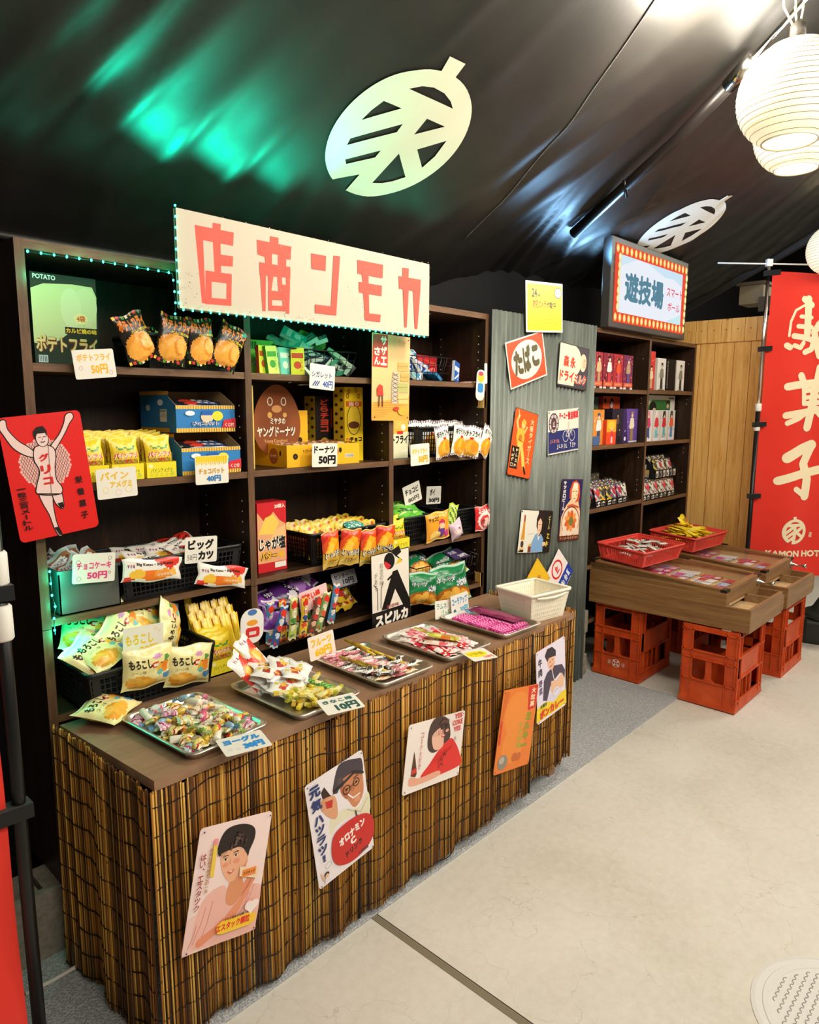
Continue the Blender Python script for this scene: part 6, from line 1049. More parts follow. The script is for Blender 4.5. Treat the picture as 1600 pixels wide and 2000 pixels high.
for k, (c1, c2, c3) in enumerate((('4a8ab8', 'e8dcc8', 'd03a2c'), ('b8c86a', 'e8e4b0', '4a8a3a'), ('e8c43a', 'd84a2c', '2a4a8a'), ('6a4a3a', 'e0b890', 'c83a3a'), ('7aa85a', 'f0e8c0', 'e05a3a'), ('3a5a9a', 'c8d8e8', 'd8382c'))):
    p = shp(c1, [('r', 0, .94, 1, 1, c2), ('r', 0, 0, 1, .05, c2), ('e', .5, .82, .42, .09, 'd8341f'), ('e', .5, .62, .34, .07, c2), ('e', .5, .47, .4, .08, c3), ('e', .42, .30, .3, .08, c2), ('e', .6, .17, .34, .07, c1), ('e', .4, .11, .25, .04, c3), ('r', .1, .36, .9, .38, '2a2a2a')])
    A = Art(); A.vtext('うまい棒', 30, 52, 70, 76, 'f4ead8', .05)
    KM.append(bag('snack_stick', .030, .135, .016, p, (), 20+k, c2, 10, 36, None, .03, A))
# left bay, top shelf
A = Art(); A.rect(0, 0, 16, 22.6, '20301f').poly([(0, 5.5), (0, 18.6), (3, 20), (10, 20.6), (15, 20.4), (16, 18), (15.6, 10), (13, 8.8), (9, 8.8), (6, 6.4), (3, 5)], 'cfd79a').ell(13, 15.4, 3, 4.6, 'd6dba6').ell(9.4, 14.6, 2.6, 5, 'dadfae')
A.text('ポテトフライ', .4, 3.4, 15.6, 7.6, '7a2a10', .12).text('ポテトフライ', .4, 3.4, 15.6, 7.6, 'e8d38a', .04).rect(7.6, 8.2, 15.8, 9.9, '2a1a10').text('カルビ焼の味', 7.8, 8.4, 15.6, 9.7, 'f0c83a', .05).ell(11.6, 12.2, 1.8, 1.4, 'f0e2a0').text('4袋', 10.6, 11.4, 12.8, 13, 'd8641c', .04).text('20袋入', 12.8, 10.3, 15.4, 11.1, 'e8e0c0', .02).text('POTATO', .6, 21, 6, 22.2, 'e8f0e8', .04).rect(.8, .8, 3, 2.6, 'cfe0e0')
for k in range(5): A.rect(1+k*.4, 1, 1.15+k*.4, 2.4, '2a3a3a')
tag(link('display_box', carton_mesh('display_box', .16, .05, .226, ('20301f', '2a3a28'), A), None, (.742, 1.90, 1.521)), 'tall dark box with cream potato print on the top left shelf', 'box')
BLK = lambda w, d, h, n, rows: basket_mesh('plastic_basket', w, d, h, .012, n, rows, '18191a', M_plas, .14, .007, .0034)
basket('plastic_basket', BLK(.275, .20, .088, 20, 6), (1.045, 1.905, 1.522), 0, 'black mesh basket on the top left shelf behind four orange bags')
names4 = ('leftmost tilted', 'second from the left', 'third from the left', 'rightmost tilted')
for k, (x, z, a) in enumerate(((.866, 1.594, 22), (.968, 1.597, -12), (1.052, 1.597, 3), (1.137, 1.589, -24))):
    put(FRY[k % 2], 'snack_bag', (x, 1.782-.004*(k % 2), z), a, 'orange crisp bag, %s of four hung at the top left shelf' % names4[k], group='orange crisp bags on the top left shelf', rz=(4, -5, 6, -3)[k])
for k in range(5): put(FRY[k % 2], 'snack_bag', (.95+.047*k, 1.90+.03*(k % 2), 1.575), (5, -8, 12, -4, 9)[k], 'orange and black crisp bag standing inside the top left black basket', group='orange crisp bags in the basket', rx=-12)
price_card('ポテトフライ', 'f0b818', '50円', 'f0b818', (.757, 1.781, 1.524), 6, 'price card in yellow pen under the tall potato print box', .102, .07, extra=bubbles(['d89ab0'], [(1.6, 2.6, .5), (8.9, 1.2, .5)]), boxes=((.9, 4.2, 9.2, 6.0), (4.0, 1.0, 8.2, 3.4)))
# left bay, second shelf
A = Art(); A.rect(0, 0, 8.6, 4.2, 'f2de2c').text('パインアメグミ', 1.2, 1.3, 7.4, 2.6, '5a7a1a', .02).ell(1.2, 3.2, .7, .5, 'f8f0b0').ell(7.4, 1.0, .6, .4, 'c8d84a')
for k in range(5): A.ring(1.2+k*1.5, .8, .4, .4, .1, 'b8c030', 10)
PBX = tray_carton('display_carton', .086, .225, .042, .066, 'eed92a', 'e8d23a', A)
for k, x in enumerate((.748, .842, .936)):
    tag(link('display_carton', PBX, None, (x, 1.812, 1.2285)), 'yellow pineapple gummy carton, %s of three on the second left shelf' % ('left', 'middle', 'right')[k], 'carton', 'yellow gummy cartons')
    for j in range(8): put(PINE, 'snack_bag', (x+.002*(j % 2), 1.828+.0255*j, 1.230+.056+.004*min(j, 3)), (2, -2, 1)[j % 3], 'yellow pineapple gummy bag standing in a carton on the second left shelf', group='pineapple gummy bags in the cartons', rx=-6)
for k, (x, y) in enumerate(((.70, 1.99), (.79, 2.01), (.89, 2.01))): pass
def batbox(z, y, label):
    A = Art(); A.rect(0, 0, 19, 7.6, '2f7fc0').rect(0, 0, 19, 1.2, 'e8a62c').rect(0, 6.6, 19, 7.6, 'e8a62c')
    for k in range(24): A.rect(k*.8, 6.6, k*.8+.3, 7.6, 'f6d878').rect(k*.8, 0, k*.8+.3, 1.2, 'f6d878')
    A.items = [i for i in A.items if True]
    A.ell(4.2, 5.4, 1.5, .7, 'eef4f8').ell(9.6, 4.4, 2.0, 1.8, 'f2ceaa').poly([(7.6, 4.8), (11.6, 4.8), (11, 6.2), (8.2, 6.2)], '2a62b0').ell(13, 4.6, 1.8, 1.4, 'f4dc3a').poly([(14.4, 1.2), (19, 1.2), (19, 4), (15, 3.4)], 'd02a3a').text('チョコバット', 4.6, 1.7, 13.6, 3.2, 'f8f4e0', .12).text('チョコバット', 4.6, 1.7, 13.6, 3.2, '1a4a9a', .04).text('くじ付', 15.4, 1.5, 18.4, 2.6, 'f6ead0', .03)
    Lf = Art(); Lf.rect(0, 0, 21, 11.8, '2f7fc0').rect(0, 0, 21, 1.2, 'e8a62c').rect(0, 10.8, 21, 11.8, 'e8a62c').ell(6, 7, 1.6, .9, 'cfe4f2').ell(15, 8.6, 2, .9, 'eef4f8').rect(14.6, 3, 19.4, 6.6, 'e8ece8').scrib(15, 4, 19, 5.6, 6, '3a3a3a')
    for k in range(5): Lf.rect(15+k*.8, 5.8, 15.4+k*.8, 6.4, '3a3a3a')
    Lf.items = [i for i in Lf.items if max(q[1] for q in i[0]) <= 11.9]
    me = tray_carton('display_carton', .19, .21, .077, .118, '2f7fc0', 'c8a878', A, None, .12)
    b = B(); 
    o = link('display_carton', me, None, (1.092, y, z)); tag(o, label, 'carton', 'blue chocolate bar cartons')
    bb = B(); Lf.emit(bb, lambda x, y_, k: (-.0952-k, .21-x/100*.82-.0, y_/100*.98)); link('side_print', bb.mesh('side_print', [M_paper]), o); return o
batbox(1.2285, 1.812, 'blue chocolate bar carton standing on the second left shelf'); batbox(1.348, 1.835, 'blue chocolate bar carton on top of another one')
ck_p = shp('20242e', [('r', 0, 0, 1, .12, 'c8ccd4'), ('r', .1, .4, .9, .7, '3a5a9a'), ('e', .3, .5, .15, .3, 'c83a2c')])
CHB = bag('chocolate_pack', .15, .03, .014, ck_p, [('チョコ', .4, .4, .8, .7, 'e8e0d0', .04)], 31, '3a3a42', 16, 6, None, 0)
for z0, y0 in ((1.2285, 1.812), (1.348, 1.835)):
    for k in range(5): put(CHB, 'chocolate_pack', (1.092, y0+.03+.034*k, z0+.078+.006*(k % 2)), 0, 'dark chocolate bar pack lying in a blue carton', 'sweet', 'dark packs in the blue cartons', rx=-60)
price_card('パイン', 'f0c020', 'アメグミ', 'f0c020', (.796, 1.781, 1.226), 2, 'price card in yellow pen below the yellow gummy cartons', .105, .077, extra=bubbles(['f0d060', 'e8b8c0'], [(2.2, 2.2, .8), (5.4, 1.4, .8), (8.2, 2.0, .9)]), boxes=((1.0, 4.8, 8.4, 6.8), (3.4, 2.6, 9.2, 4.4)))
A = Art(); A.poly([(.2, 6.4), (10.4, 6.4), (10.4, 8), (.2, 8)], 'f4d23a')
for k in range(14): A.rect(.4+k*.72, 5.5+.3*(k % 2), .8+k*.72, 7.9, 'f4cf2c')
price_card('チョコバット', 'd8a020', '40円', '2a7ac0', (1.072, 1.781, 1.243), 0, 'price card with blue yen figures under the blue cartons', .106, .081, extra=A, boxes=((1.0, 2.9, 9.2, 4.6), (3.4, .7, 8.0, 2.5)))
# left bay, third shelf
b = B(); x0, x1, y0, y1, z0, z1 = .648, .802, 1.812, 2.02, .8975, 1.012
for q in ((x0, x1, y0, y0+.003), (x0, x1, y1-.003, y1), (x0, x0+.003, y0, y1), (x1-.003, x1, y0, y1)): b.box(*q, z0, z1, '55534e')
b.box(x0, x1, y0, y1, z0, z0+.003, '55534e'); b.box(x0-.003, x1+.003, y0-.004, y0+.002, z1-.008, z1, '55534e'); b.box(x0+.06, x1-.06, y0-.003, y0, z1-.03, z1-.012, '4a4844')
tag(link('storage_bin', b.mesh('storage_bin', [M_plas])), 'dark grey plastic bin of silver packs on the third left shelf', 'bin')
cw_p = shp('b8c8cc', [('r', .1, .2, .9, .8, '9a6a48'), ('e', .4, .5, .3, .25, 'd8e0e0'), ('r', 0, 0, 1, .1, 'dce4e4'), ('r', 0, .9, 1, 1, 'dce4e4')])
CKE = bag('cake_pack', .075, .055, .022, cw_p, [('チョコケーキ', .15, .4, .85, .6, '6a2a1a', .03)], 33, 'c8d4d8', 14, 10)
for k in range(9): put(CKE, 'cake_pack', (.69+.034*(k % 3), 1.85+.05*(k//3), 1.004+.012*(k % 2)), (20, -30, 8, 40, -12, 26, -40, 15, -5)[k], 'silver and brown cake pack heaped in the dark grey bin', 'cake', 'cake packs in the grey bin', rx=-50+9*(k % 4), rz=20*(k % 3)-20)
basket('plastic_basket', BLK(.372, .215, .108, 24, 6), (.998, 1.928, .898), 0, 'long black mesh basket of cutlet snack packs on the third left shelf')
for k in range(8): put(KATSU[k % 2], 'snack_pack', (.94+.05*(k % 3), 1.86+.035*(k//2), .988+.012*(k % 3)), (8, -6, 14, -12, 4, 10, -9, 3)[k], 'white and red cutlet snack pack lying in the long black basket', 'snack pack', 'cutlet packs in the basket', rx=-55, rz=(10, -20, 30, 5, -15, 25, -8, 12)[k])
put(KATSU[0], 'snack_pack', (.884, 1.792, .981), -6, 'white and red cutlet snack pack hung on the long black basket, left one', 'snack pack', 'hung cutlet packs')
put(KATSU[1], 'snack_pack', (1.096, 1.788, .928), -13, 'white and red cutlet snack pack hung on the long black basket, lower right one', 'snack pack', 'hung cutlet packs')
price_card('チョコケーキ', 'e0407a', '50円', 'e0407a', (.732, 1.799, 1.010), -5, 'price card in pink pen on the dark grey bin', .108, .076, extra=bubbles(['8a7a80'], [(1.4, 5.4, .6), (9.4, 6.2, .5), (1.6, 1.2, .6), (9.4, 2.4, .4)]), boxes=((1.0, 3.5, 9.8, 5.4), (3.6, .9, 8.8, 2.9)))
price_card('ビッグ', '16120f', 'カツ', '16120f', (1.042, 1.806, 1.012), -4, 'price card in thick black pen on the long black basket', .103, .076, extra=Art().text('50円', .8, .8, 3.8, 2.6, '3a3a3a', .0), boxes=((.9, 3.8, 9.2, 6.8), (4.2, .8, 9.2, 3.4)), bold=.06)
# left bay, bottom level
basket('plastic_basket', BLK(.345, .215, .112, 20, 6), (.832, 1.800, .6565), 0, 'black mesh basket heaped with corn snack bags at the counter')
for k, (x, y, z, a, rx, rz) in enumerate(((.70, 1.77, .795, 25, -50, 20), (.73, 1.86, .83, -12, -40, -15), (.80, 1.80, .83, 38, -25, 10), (.865, 1.83, .845, -20, -35, 25), (.93, 1.80, .82, 62, -10, 40), (.77, 1.90, .86, 8, -60, 0), (.90, 1.90, .85, -30, -50, 12), (.72, 1.765, .80, 12, -62, 14))):
    put(CORN[k % 3], 'snack_bag', (x, y, z), a, 'pale yellow corn snack bag heaped in the counter basket', group='corn snack bags in the basket', rx=rx, rz=rz)
put(CORN[0], 'snack_bag', (.797, 1.672, .760), -2, 'pale yellow corn snack bag hung on the basket front, left one', group='hung corn snack bags', rx=6)
put(CORN[1], 'snack_bag', (.913, 1.672, .735), -7, 'pale yellow corn snack bag hung on the basket front, right one', group='hung corn snack bags', rx=4)
put(CORN[2], 'snack_bag', (.688, 1.668, .685), 4, 'pale yellow corn snack bag lying on the counter beside the shelf edge', rx=-80, rz=34)
price_card('もろこし', 'f0c41c', '30円', 'f0c41c', (.813, 1.716, .817), -3, 'price card in yellow pen standing among the corn snack bags', .109, .078, extra=bubbles(['f0d060'], [(8.8, 6.6, .4), (9.8, 5.8, .3)]), boxes=((.6, 3.0, 8.2, 5.8), (4.4, .5, 9.6, 2.5)))
YST = bag('corn_stick', .022, .15, .012, shp('f2c81c', [('s', 0, 0, 1, 1, 3, ['f6d638', 'e8b810'], 22), ('r', 0, 0, 1, .1, 'f8e060')]), (), 35, 'f0c41c', 5, 12)
for k in range(22): put(YST, 'corn_stick', (1.03+.020*(k % 7), 1.80+.02*(k//7),   .728+.020*(k//7)), (4, -3, 6, 0, -5)[k % 5], 'yellow stick snack packed upright at the right of the corn bags', 'snack', 'yellow stick snacks beside the corn bags', rx=-18)
for x, y, l in ((1.055, 1.73, 'yellow pineapple gummy carton beside the corn bags at the counter'),):
    tag(link('display_carton', PBX, None, (x, y, .6565)), l, 'carton')
    for j in range(4): put(PINE, 'snack_bag', (x, y+.016+.0255*j, .715+.004*j), 2, 'yellow pineapple gummy bag in the carton beside the corn bags', group='pineapple gummy bags at the counter', rx=-6)
b = B(); A = Art(); A.rrect(0, 0, 8, 10.4, 3.4, 'f0ece6').rrect(1.8, 1.8, 6.6, 4.8, .8, 'd8302c').rect(3, 2.6, 5.4, 3.6, 'e8d8d0').ell(4.0, 6.2, 1.9, .9, 'f0a030').ell(4, 9.3, 1.6, .9, '4a7ab8')
o = sign('cutout_card', .08, .104, (1.136, 1.70, .785), -3, A, 'd8d4cc', 'small rounded white and red cutout card on a stick by the white packs', 'card', M_card, .034)
bb = B(); bb.tube([(0, .004, -.045), (.004, .004, -.125)], .003, 'f0d020', 0, 8); link('stick', bb.mesh('stick', [M_plas]), o)
# middle bay
A = Art(); A.rect(0, 0, 9, 11, 'a6c83c').poly([(0, 7), (9, 9), (9, 11), (0, 11)], 'b8d458').ring(4.6, 6.8, 2.6, 1.2, .3, '3a7a9a').text('シガレット', 1.2, 2.6, 8.4, 5.0, 'f2f4e0', .12).text('シガレット', 1.2, 2.6, 8.4, 5.0, '2a6a3a', .04)
for k in range(4): A.rect(.4+k*.6, 8.2, .7+k*.6, 10.4, '3a3a3a')
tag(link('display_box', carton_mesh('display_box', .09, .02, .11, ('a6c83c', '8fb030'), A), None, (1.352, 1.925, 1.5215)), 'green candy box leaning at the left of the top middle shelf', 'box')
cg = []
for c1, c2 in (('6fd0b8', 'e8f0d8'), ('e8dc3a', 'd84a2a'), ('b8e0c8', '3a8a6a'), ('2a2f4a', 'e8e4da'), ('d8e46a', '4a9a3a'), ('3fc0b0', 'f4f4ec'), ('f0eee6', '5a5a5a')):
    A = Art(); A.rect(.3, .3, 4.0, 8.2, c1).rect(.3, 5.2, 4.0, 6.8, c2).ell(2.1, 3, 1.2, 1.2, c2).vtext('シガレット', 3.0, 1, 3.8, 5, c2, .03); L_ = Art(); L_.rect(.1, .2, 1.1, 8.3, c2)
    cg.append(carton_mesh('candy_box', .043, .014, .085, (c1, c2), A, L_))
for k, (x, y, z, a, m) in enumerate(((1.30, 1.835, 1.5225, -3, 1), (1.325, 1.85, 1.5225, 10, 1), (1.35, 1.845, 1.5225, -6, 2), (1.385, 1.84, 1.5225, 0, 0), (1.415, 1.82, 1.5225, 0, 1), (1.325, 1.822, 1.5225, 4, 4))):
    o = link('candy_box', cg[m], None, (x, y, z), (math.radians(-6), math.radians(-a), (-.5 if k == 4 else .1))); tag(o, 'small yellow and green candy box standing left of the wire basket', 'candy box', 'candy boxes beside the wire basket')
def wire_basket(w, d, h, loc, label, nx=9, nz=3, flare=.02, back=.03):
    r = empty('wire_basket', loc, 0, label, 'basket', 'black wire baskets')
    def ringp(z): q = flare*z/h; return [(-w/2-q+flare, -d/2-q+flare, z), (w/2+q-flare, -d/2-q+flare, z), (w/2+q-flare, d/2+q-flare, z+(back if z > h*.9 else 0)), (-w/2-q+flare, d/2+q-flare, z+(back if z > h*.9 else 0))]
    b = B(); t = ringp(h)
    for a, c in zip(t, t[1:]+t[:1]): b.tube([a, c], .0022, '1a1a1c', 0, 6)
    link('rim', b.mesh('rim', [M_wire]), r); b = B()
    for k in range(nz):
        q = ringp(.002+h*k/nz)
        for a, c in zip(q, q[1:]+q[:1]): b.tube([a, c], .0012, '1a1a1c', 0, 5)
    lo, hi = ringp(.002), ringp(h)
    for s in range(4):
        n = nx if s % 2 == 0 else max(3, int(nx*d/w))
        for k in range(n+1):
            f = k/n; a = Vector(lo[s]).lerp(Vector(lo[(s+1) % 4]), f); c = Vector(hi[s]).lerp(Vector(hi[(s+1) % 4]), f); b.tube([a, c], .0012, '1a1a1c', 0, 5)
    for k in range(nx+1): b.tube([Vector(lo[0]).lerp(Vector(lo[1]), k/nx), Vector(lo[3]).lerp(Vector(lo[2]), k/nx)], .0012, '1a1a1c', 0, 5)
    link('wire_mesh', b.mesh('wire_mesh', [M_wire]), r); return r
wire_basket(.285, .19, .082, (1.535, 1.925, 1.5225), 'black wire basket of candy boxes on the top middle shelf', 8, 3)
rnd = random.Random(11)
for k in range(34):
    lay = k//12; x = 1.42+.021*(k % 12)+rnd.uniform(-.008, .008); y = rnd.uniform(1.845, 1.98); z = 1.536+.034*lay+rnd.uniform(0, .012)
    if lay == 2: x = 1.47+.015*(k % 12); z = 1.615+.03*math.sin((k % 12)/11*PI); y = rnd.uniform(1.86, 1.95)
    o = link('candy_box', cg[rnd.choice((0, 5, 2, 3, 6, 3, 0, 5) if lay < 2 else (0, 5, 4, 5))], None, (x, y, z), (rnd.uniform(-1.9, -.9), rnd.uniform(-.9, .9), rnd.uniform(-1, 1)))
    tag(o, 'small turquoise white or navy candy box heaped in the middle wire basket', 'candy box', 'candy boxes in the middle wire basket')
price_card('シガレット', '26387a', '40円', '2a52a8', (1.481, 1.779, 1.516), -4, 'price card in blue pen hanging from the top middle shelf', .104, .078, extra=Art().line([(1.4, 1.0), (2.4, 2.4)], .4, '26387a').line([(2.2, 1.0), (3.2, 2.4)], .4, '26387a').line([(3.0, 1.0), (4.0, 2.4)], .4, '26387a'), boxes=((.8, 3.6, 9.0, 5.6), (5.4, .6, 9.6, 2.9)), bold=.02)
# middle bay, second shelf
A = Art(); A.rect(0, 0, 3.2, 25.6, 'f0d472')
for k in range(5): A.rect(.25+k*.6, 0, .5+k*.6, 25.6, 'd8a830')
A.ell(1.4, 12, 1.1, 2.4, 'f0e8d8').ell(1.4, 5, 1.1, 2.0, 'e0482a')
tag(link('display_box', carton_mesh('display_box', .032, .16, .256, ('f0d472', 'e8c04a'), A), None, (1.248, 1.85, 1.2295)), 'narrow yellow striped box against the left divider of the second middle shelf', 'box')
# doughnut display: egg shaped header board behind a yellow tray
A = Art(); A.text('ミヤタの', 6.6, 9.0, 12.6, 11.2, '4a1c10', .13).text('ミヤタの', 6.6, 9.0, 12.6, 11.2, 'f6e6d0', .045).text('ヤングドーナツ', 1.4, 4.9, 16.6, 8.4, '4a1c10', .13).text('ヤングドーナツ', 1.4, 4.9, 16.6, 8.4, 'f6e6d0', .045).text('Young Doughnut', 4.0, 2.8, 13.4, 4.2, 'e8b878', .01).ell(9.2, 14, 2.0, 1.2, 'e0a060').ring(6.6, 16.4, 1.1, 1.4, .35, 'f0e0d0').ring(12.0, 16.4, 1.1, 1.4, .35, 'f0e0d0').ell(6.4, 12.0, .9, 1.0, 'e8b060').ell(12.4, 12.0, .8, .8, 'e8b060').ell(15.4, 1.8, 2.0, 1.2, 'a85a28')
b = B(); n = 40; pts = [(.094*math.cos(2*PI*k/n)*(1-.13*math.sin(2*PI*k/n)), .118*math.sin(2*PI*k/n)+.10) for k in range(n)]
b.add([(x, 0, z) for x, z in pts]+[(x, .003, z) for x, z in pts], [list(range(n)), [n+k for k in range(n)][::-1]]+[(k, n+k, n+(k+1) % n, (k+1) % n) for k in range(n)], '8c4a22')
A.emit(b, lambda x, y, k: (x/100-.094, -k, y/100))
hd = b.mesh('header_board', [M_paper])
A = Art(); A.rect(0, 0, 31, 7, 'f2b41e').ring(3.4, 3.4, 1.0, 1.0, .9, '2a1c10').text('ヤングドーナツ', 6.4, 4.2, 10.4, 5.6, '6a3a18', .03).ell(19, 4.4, 2.6, 2.2, 'b0602c').ell(19, 4.4, 1.0, .8, 'f2b41e').ring(22.4, 4.8, .7, .9, .8, '2a1c10').rect(24.6, 2.2, 28.4, 3.4, 'f4efe0')
for k in range(12): A.rect(24.8+k*.3, 2.3, 24.92+k*.3, 3.3, '2a2a2a')
L_ = Art(); L_.rect(0, 0, 20, 6.8, 'e8a81a').ell(13, 3.4, 2.4, 2.6, 'a85a28').text('ドーナツ', 11.4, 2.8, 14.6, 4.0, 'f4e4d0', .03).ring(16.6, 4.4, .5, .9, .5, '2a1c10')
o = link('display_carton', tray_carton('display_carton', .31, .20, .070, .075, 'f0b01e', 'd89a2c', A, L_, .3), None, (1.513, 1.812, 1.2295)); tag(o, 'yellow doughnut carton with brown egg shaped header on the second middle shelf', 'carton')
oh = link('header_board', hd, o, (-.115, .10, .045)); oh['label'] = 'brown egg shaped header board'
b = B(); A2 = Art(); A2.rect(0, 0, 6, 15, 'f2b41e').ring(2.6, 5, 1.0, 1.0, .9, '2a1c10'); b.box(-.03, .03, 0, .002, 0, .15, 'f2b41e'); A2.emit(b, lambda x, y, k: (x/100-.03, -k, y/100)); link('back_flap', b.mesh('back_flap', [M_paper]), o, (-.012, .11, .03))
DN = bag('doughnut_pack', .10, .05, .02, shp('d8b088', [('e', .28, .5, .2, .36, '9a5a2c'), ('e', .72, .5, .2, .36, '8a4c24'), ('e', .28, .5, .06, .1, 'd8b088'), ('e', .72, .5, .06, .1, 'd8b088')]), (), 37, 'd0b090', 14, 8)
for k in range(8): put(DN, 'doughnut_pack', (1.41+.065*(k % 4), 1.85+.07*(k//4), 1.296), (10, -15, 20, -8)[k % 4], 'clear pack of small doughnuts lying in the yellow carton', 'doughnut pack', 'doughnut packs in the carton', rx=-82, rz=12*(k % 3))
price_card('ドーナツ', '16120f', '50円', '16120f', (1.487, 1.779, 1.266), -2, 'price card in black pen in front of the doughnut carton', .107, .077, boxes=((.8, 4.4, 9.6, 6.8), (2.6, .8, 10.0, 3.8)), bold=.05)
def chocbox(c, z, h):
    A = Art(); A.rect(0, 0, 8.8, h*100, c)
    if c == 'f2cc1c':
        A.ell(4.4, h*56, 3.4, 5.4, '3a2614').ell(4.4, h*56, 3.1, 5.1, 'f4d23a').ell(4.4, h*49, 2.7, 1.3, '6a3a18').rect(.6, h*74, 8.2, h*81, 'd8641c').text('当り', 2, h*74.6, 6.8, h*80.4, 'f6e6d0', .03).text('チョコ', 2.4, h*26, 8.2, h*33, '2a1c10', .08).text('どら', .6, h*26, 2.6, h*32, 'c8301c', .06)
        for x, y in ((2, 94), (5.4, 96), (1.4, 88), (6.6, 88)): A.ring(x, h*y, .7, .9, .35, '8a5a20', 12)
    else:
        A.rect(.2, .2, 8.6, h*100-.2, '241a16').vtext('どらチョコ', 2.4, h*44, 6.2, h*96, 'e04a30', .05).rect(7.2, h*52, 8.0, h*82, 'b83a2c').ell(4.2, h*22, 2.6, 3.2, 'd8a83a')
    L_ = Art(); L_.rect(0, 0, 6, h*100, 'e8c432')
    for k in range(int(h*100/1.6)): L_.ell(1.6+2.8*(k % 2), .8+k*1.6, .8, .6, '3a2614', 0, 10)
    return carton_mesh('display_box', .088, .06, h, (c, 'e8c432'), A, L_)
tag(link('display_box', chocbox('241a16', 0, .23), None, (1.660, 1.985, 1.2295)), 'tall black chocolate box standing behind the doughnut carton', 'box')
tag(link('display_box', chocbox('f2cc1c', 0, .262), None, (1.716, 1.89, 1.2295)), 'tall yellow chocolate box right of the doughnut carton', 'box')
# middle bay, third shelf
A = Art(); A.rect(0, 0, 11.2, 22.4, 'd02028').poly([(0, 19.6), (3, 16), (6.2, 19.4), (8.6, 16.4), (11, 15), (11, 3), (0, 3)], 'e8a878').poly([(.4, 12.6), (3, 17.6), (6, 18.6), (8.4, 15.6), (6, 12)], 'f2cc5a').poly([(3.6, 8.6), (7, 13.6), (11, 14.6), (10.6, 8)], 'f0c080').text('じゃが塩', .3, 7.0, 10.8, 11.4, 'f6efe0', .13).text('じゃが塩', .3, 7.0, 10.8, 11.4, '1c1410', .045).text('バター', .5, 3.6, 7.6, 6.8, '1c1410', .13).text('バター', .5, 3.6, 7.6, 6.8, 'f2b82a', .045).ell(9, 5.2, 1.0, 1.0, 'f2b82a').text('20袋入', 6.6, 20.4, 10.8, 21.8, 'f6efe0', .03).rect(6.4, 1, 10.8, 2.8, 'f2ece0')
tag(link('display_box', carton_mesh('display_box', .112, .07, .225, ('d02028', 'b81c22'), A), None, (1.322, 1.85, .8945)), 'red potato butter box on the third middle shelf', 'box')
basket('plastic_basket', BLK(.345, .225, .108, 20, 6), (1.618, 1.920, .8945), 0, 'black mesh basket packed with upright packets on the third middle shelf')
YP = bag('snack_packet', .06, .10, .012, shp('e0b82a', [('r', 0, .93, 1, 1, 'e8c838'), ('s', 0, .62, 1, .93, 5, ['e0b41c', 'd8402a', 'e8c430', 'c8901c'], 2), ('r', 0, .1, 1, .55, 'c86a2c'), ('r', 0, 0, 1, .1, 'd8b82a')]), (), 39, 'd0b040', 10, 12)
for k in range(30): put(YP, 'snack_packet', (1.478+.066*(k % 5)+.002*(k//5), 1.835+.031*(k//5), .962+.004*(k % 3)), (3, -4, 1, 5, -2)[k % 5], 'yellow and orange snack packet standing in the third middle basket', 'snack packet', 'upright packets in the black basket', rx=-10)
TL = bag('snack_packet', .09, .05, .02, shp('2f9a90', [('s', 0, 0, 1, 1, 10, ['2f9a90', 'd8e0d0', '3aa89a'], 9)]), (), 40, '3a9a90', 14, 8)
put(TL, 'snack_packet', (1.655, 1.83, 1.01), -8, 'teal snack packet lying on top of the packed black basket', 'snack packet', rx=-70)
nm = ('leftmost', 'second from the left', 'third from the left', 'rightmost')
for k, (x, z, a) in enumerate(((1.511, .950, 6), (1.594, .945, -5), (1.684, .933, 0), (1.762, .938, -3))): put(JAG[k % 2], 'snack_bag', (x, 1.784-.004*(k % 2), z), a, 'red gold chip bag, %s of four hung at the third middle shelf' % nm[k], group='red and gold chip bags', rx=2, rz=(8, -6, 5, -8)[k])
# middle bay, bottom level
basket('plastic_basket', BLK(.26, .20, .105, 14, 5), (1.40, 1.905, .679), 0, 'black basket of dark purple snack bags on the bottom middle shelf')
pu = [bag('snack_bag', .13, .10, .04, shp(c, [('e', .3, .5, .3, .3, c2), ('r', 0, .94, 1, 1, 'd8d0d8'), ('r', 0, 0, 1, .06, 'd8d0d8'), ('e', .75, .4, .16, .2, 'e8e0e8'), ('r', .45, .62, .95, .85, '2a1a38')]), [('うまい棒', .48, .64, .92, .82, 'e8dcf0', .05)], 41+k, c, 16, 16) for k, (c, c2) in enumerate((('6a2a92', '8a4ab0'), ('241a30', '5a2a7a'), ('7a3a9a', 'b07ac8')))]
for k, (x, y, z, a, rx, rz) in enumerate(((1.30, 1.86, .782, 10, -40, 15), (1.38, 1.88, .80, -20, -45, -10), (1.46, 1.90, .81, 15, -50, 20), (1.33, 1.96, .82, 30, -55, 0), (1.42, 1.97, .83, -10, -50, 15), (1.50, 1.96, .81, 25, -40, -20), (1.31, 1.815, .755, -14, -20, 10))): put(pu[k % 3], 'snack_bag', (x, y, z), a, 'dark purple snack bag heaped in the bottom middle basket', group='purple snack bags', rx=rx, rz=rz)
price_card('うまい棒', 'e0301c', '10円', 'e0301c', (1.422, 1.768, .800), 8, 'pink price card with red lettering above the hung snack sticks', .118, .07, 'f4d0d0', boxes=((.8, 3.4, 8.8, 6.0), (5.4, .6, 11.0, 3.2)), bold=.06)
price_card('センター', '3a2a4a', '10円', '2a2436', (1.655, 1.88, .806), 2, 'grey price card above the small wire rack of yellow packets', .115, .055, 'c8c4c8', boxes=((1, 3, 8, 4.8), (4.6, .6, 10, 2.8)), rx=-18)
st = ('leftmost slanted', 'second', 'third', 'fourth', 'fifth', 'slanted rightmost')
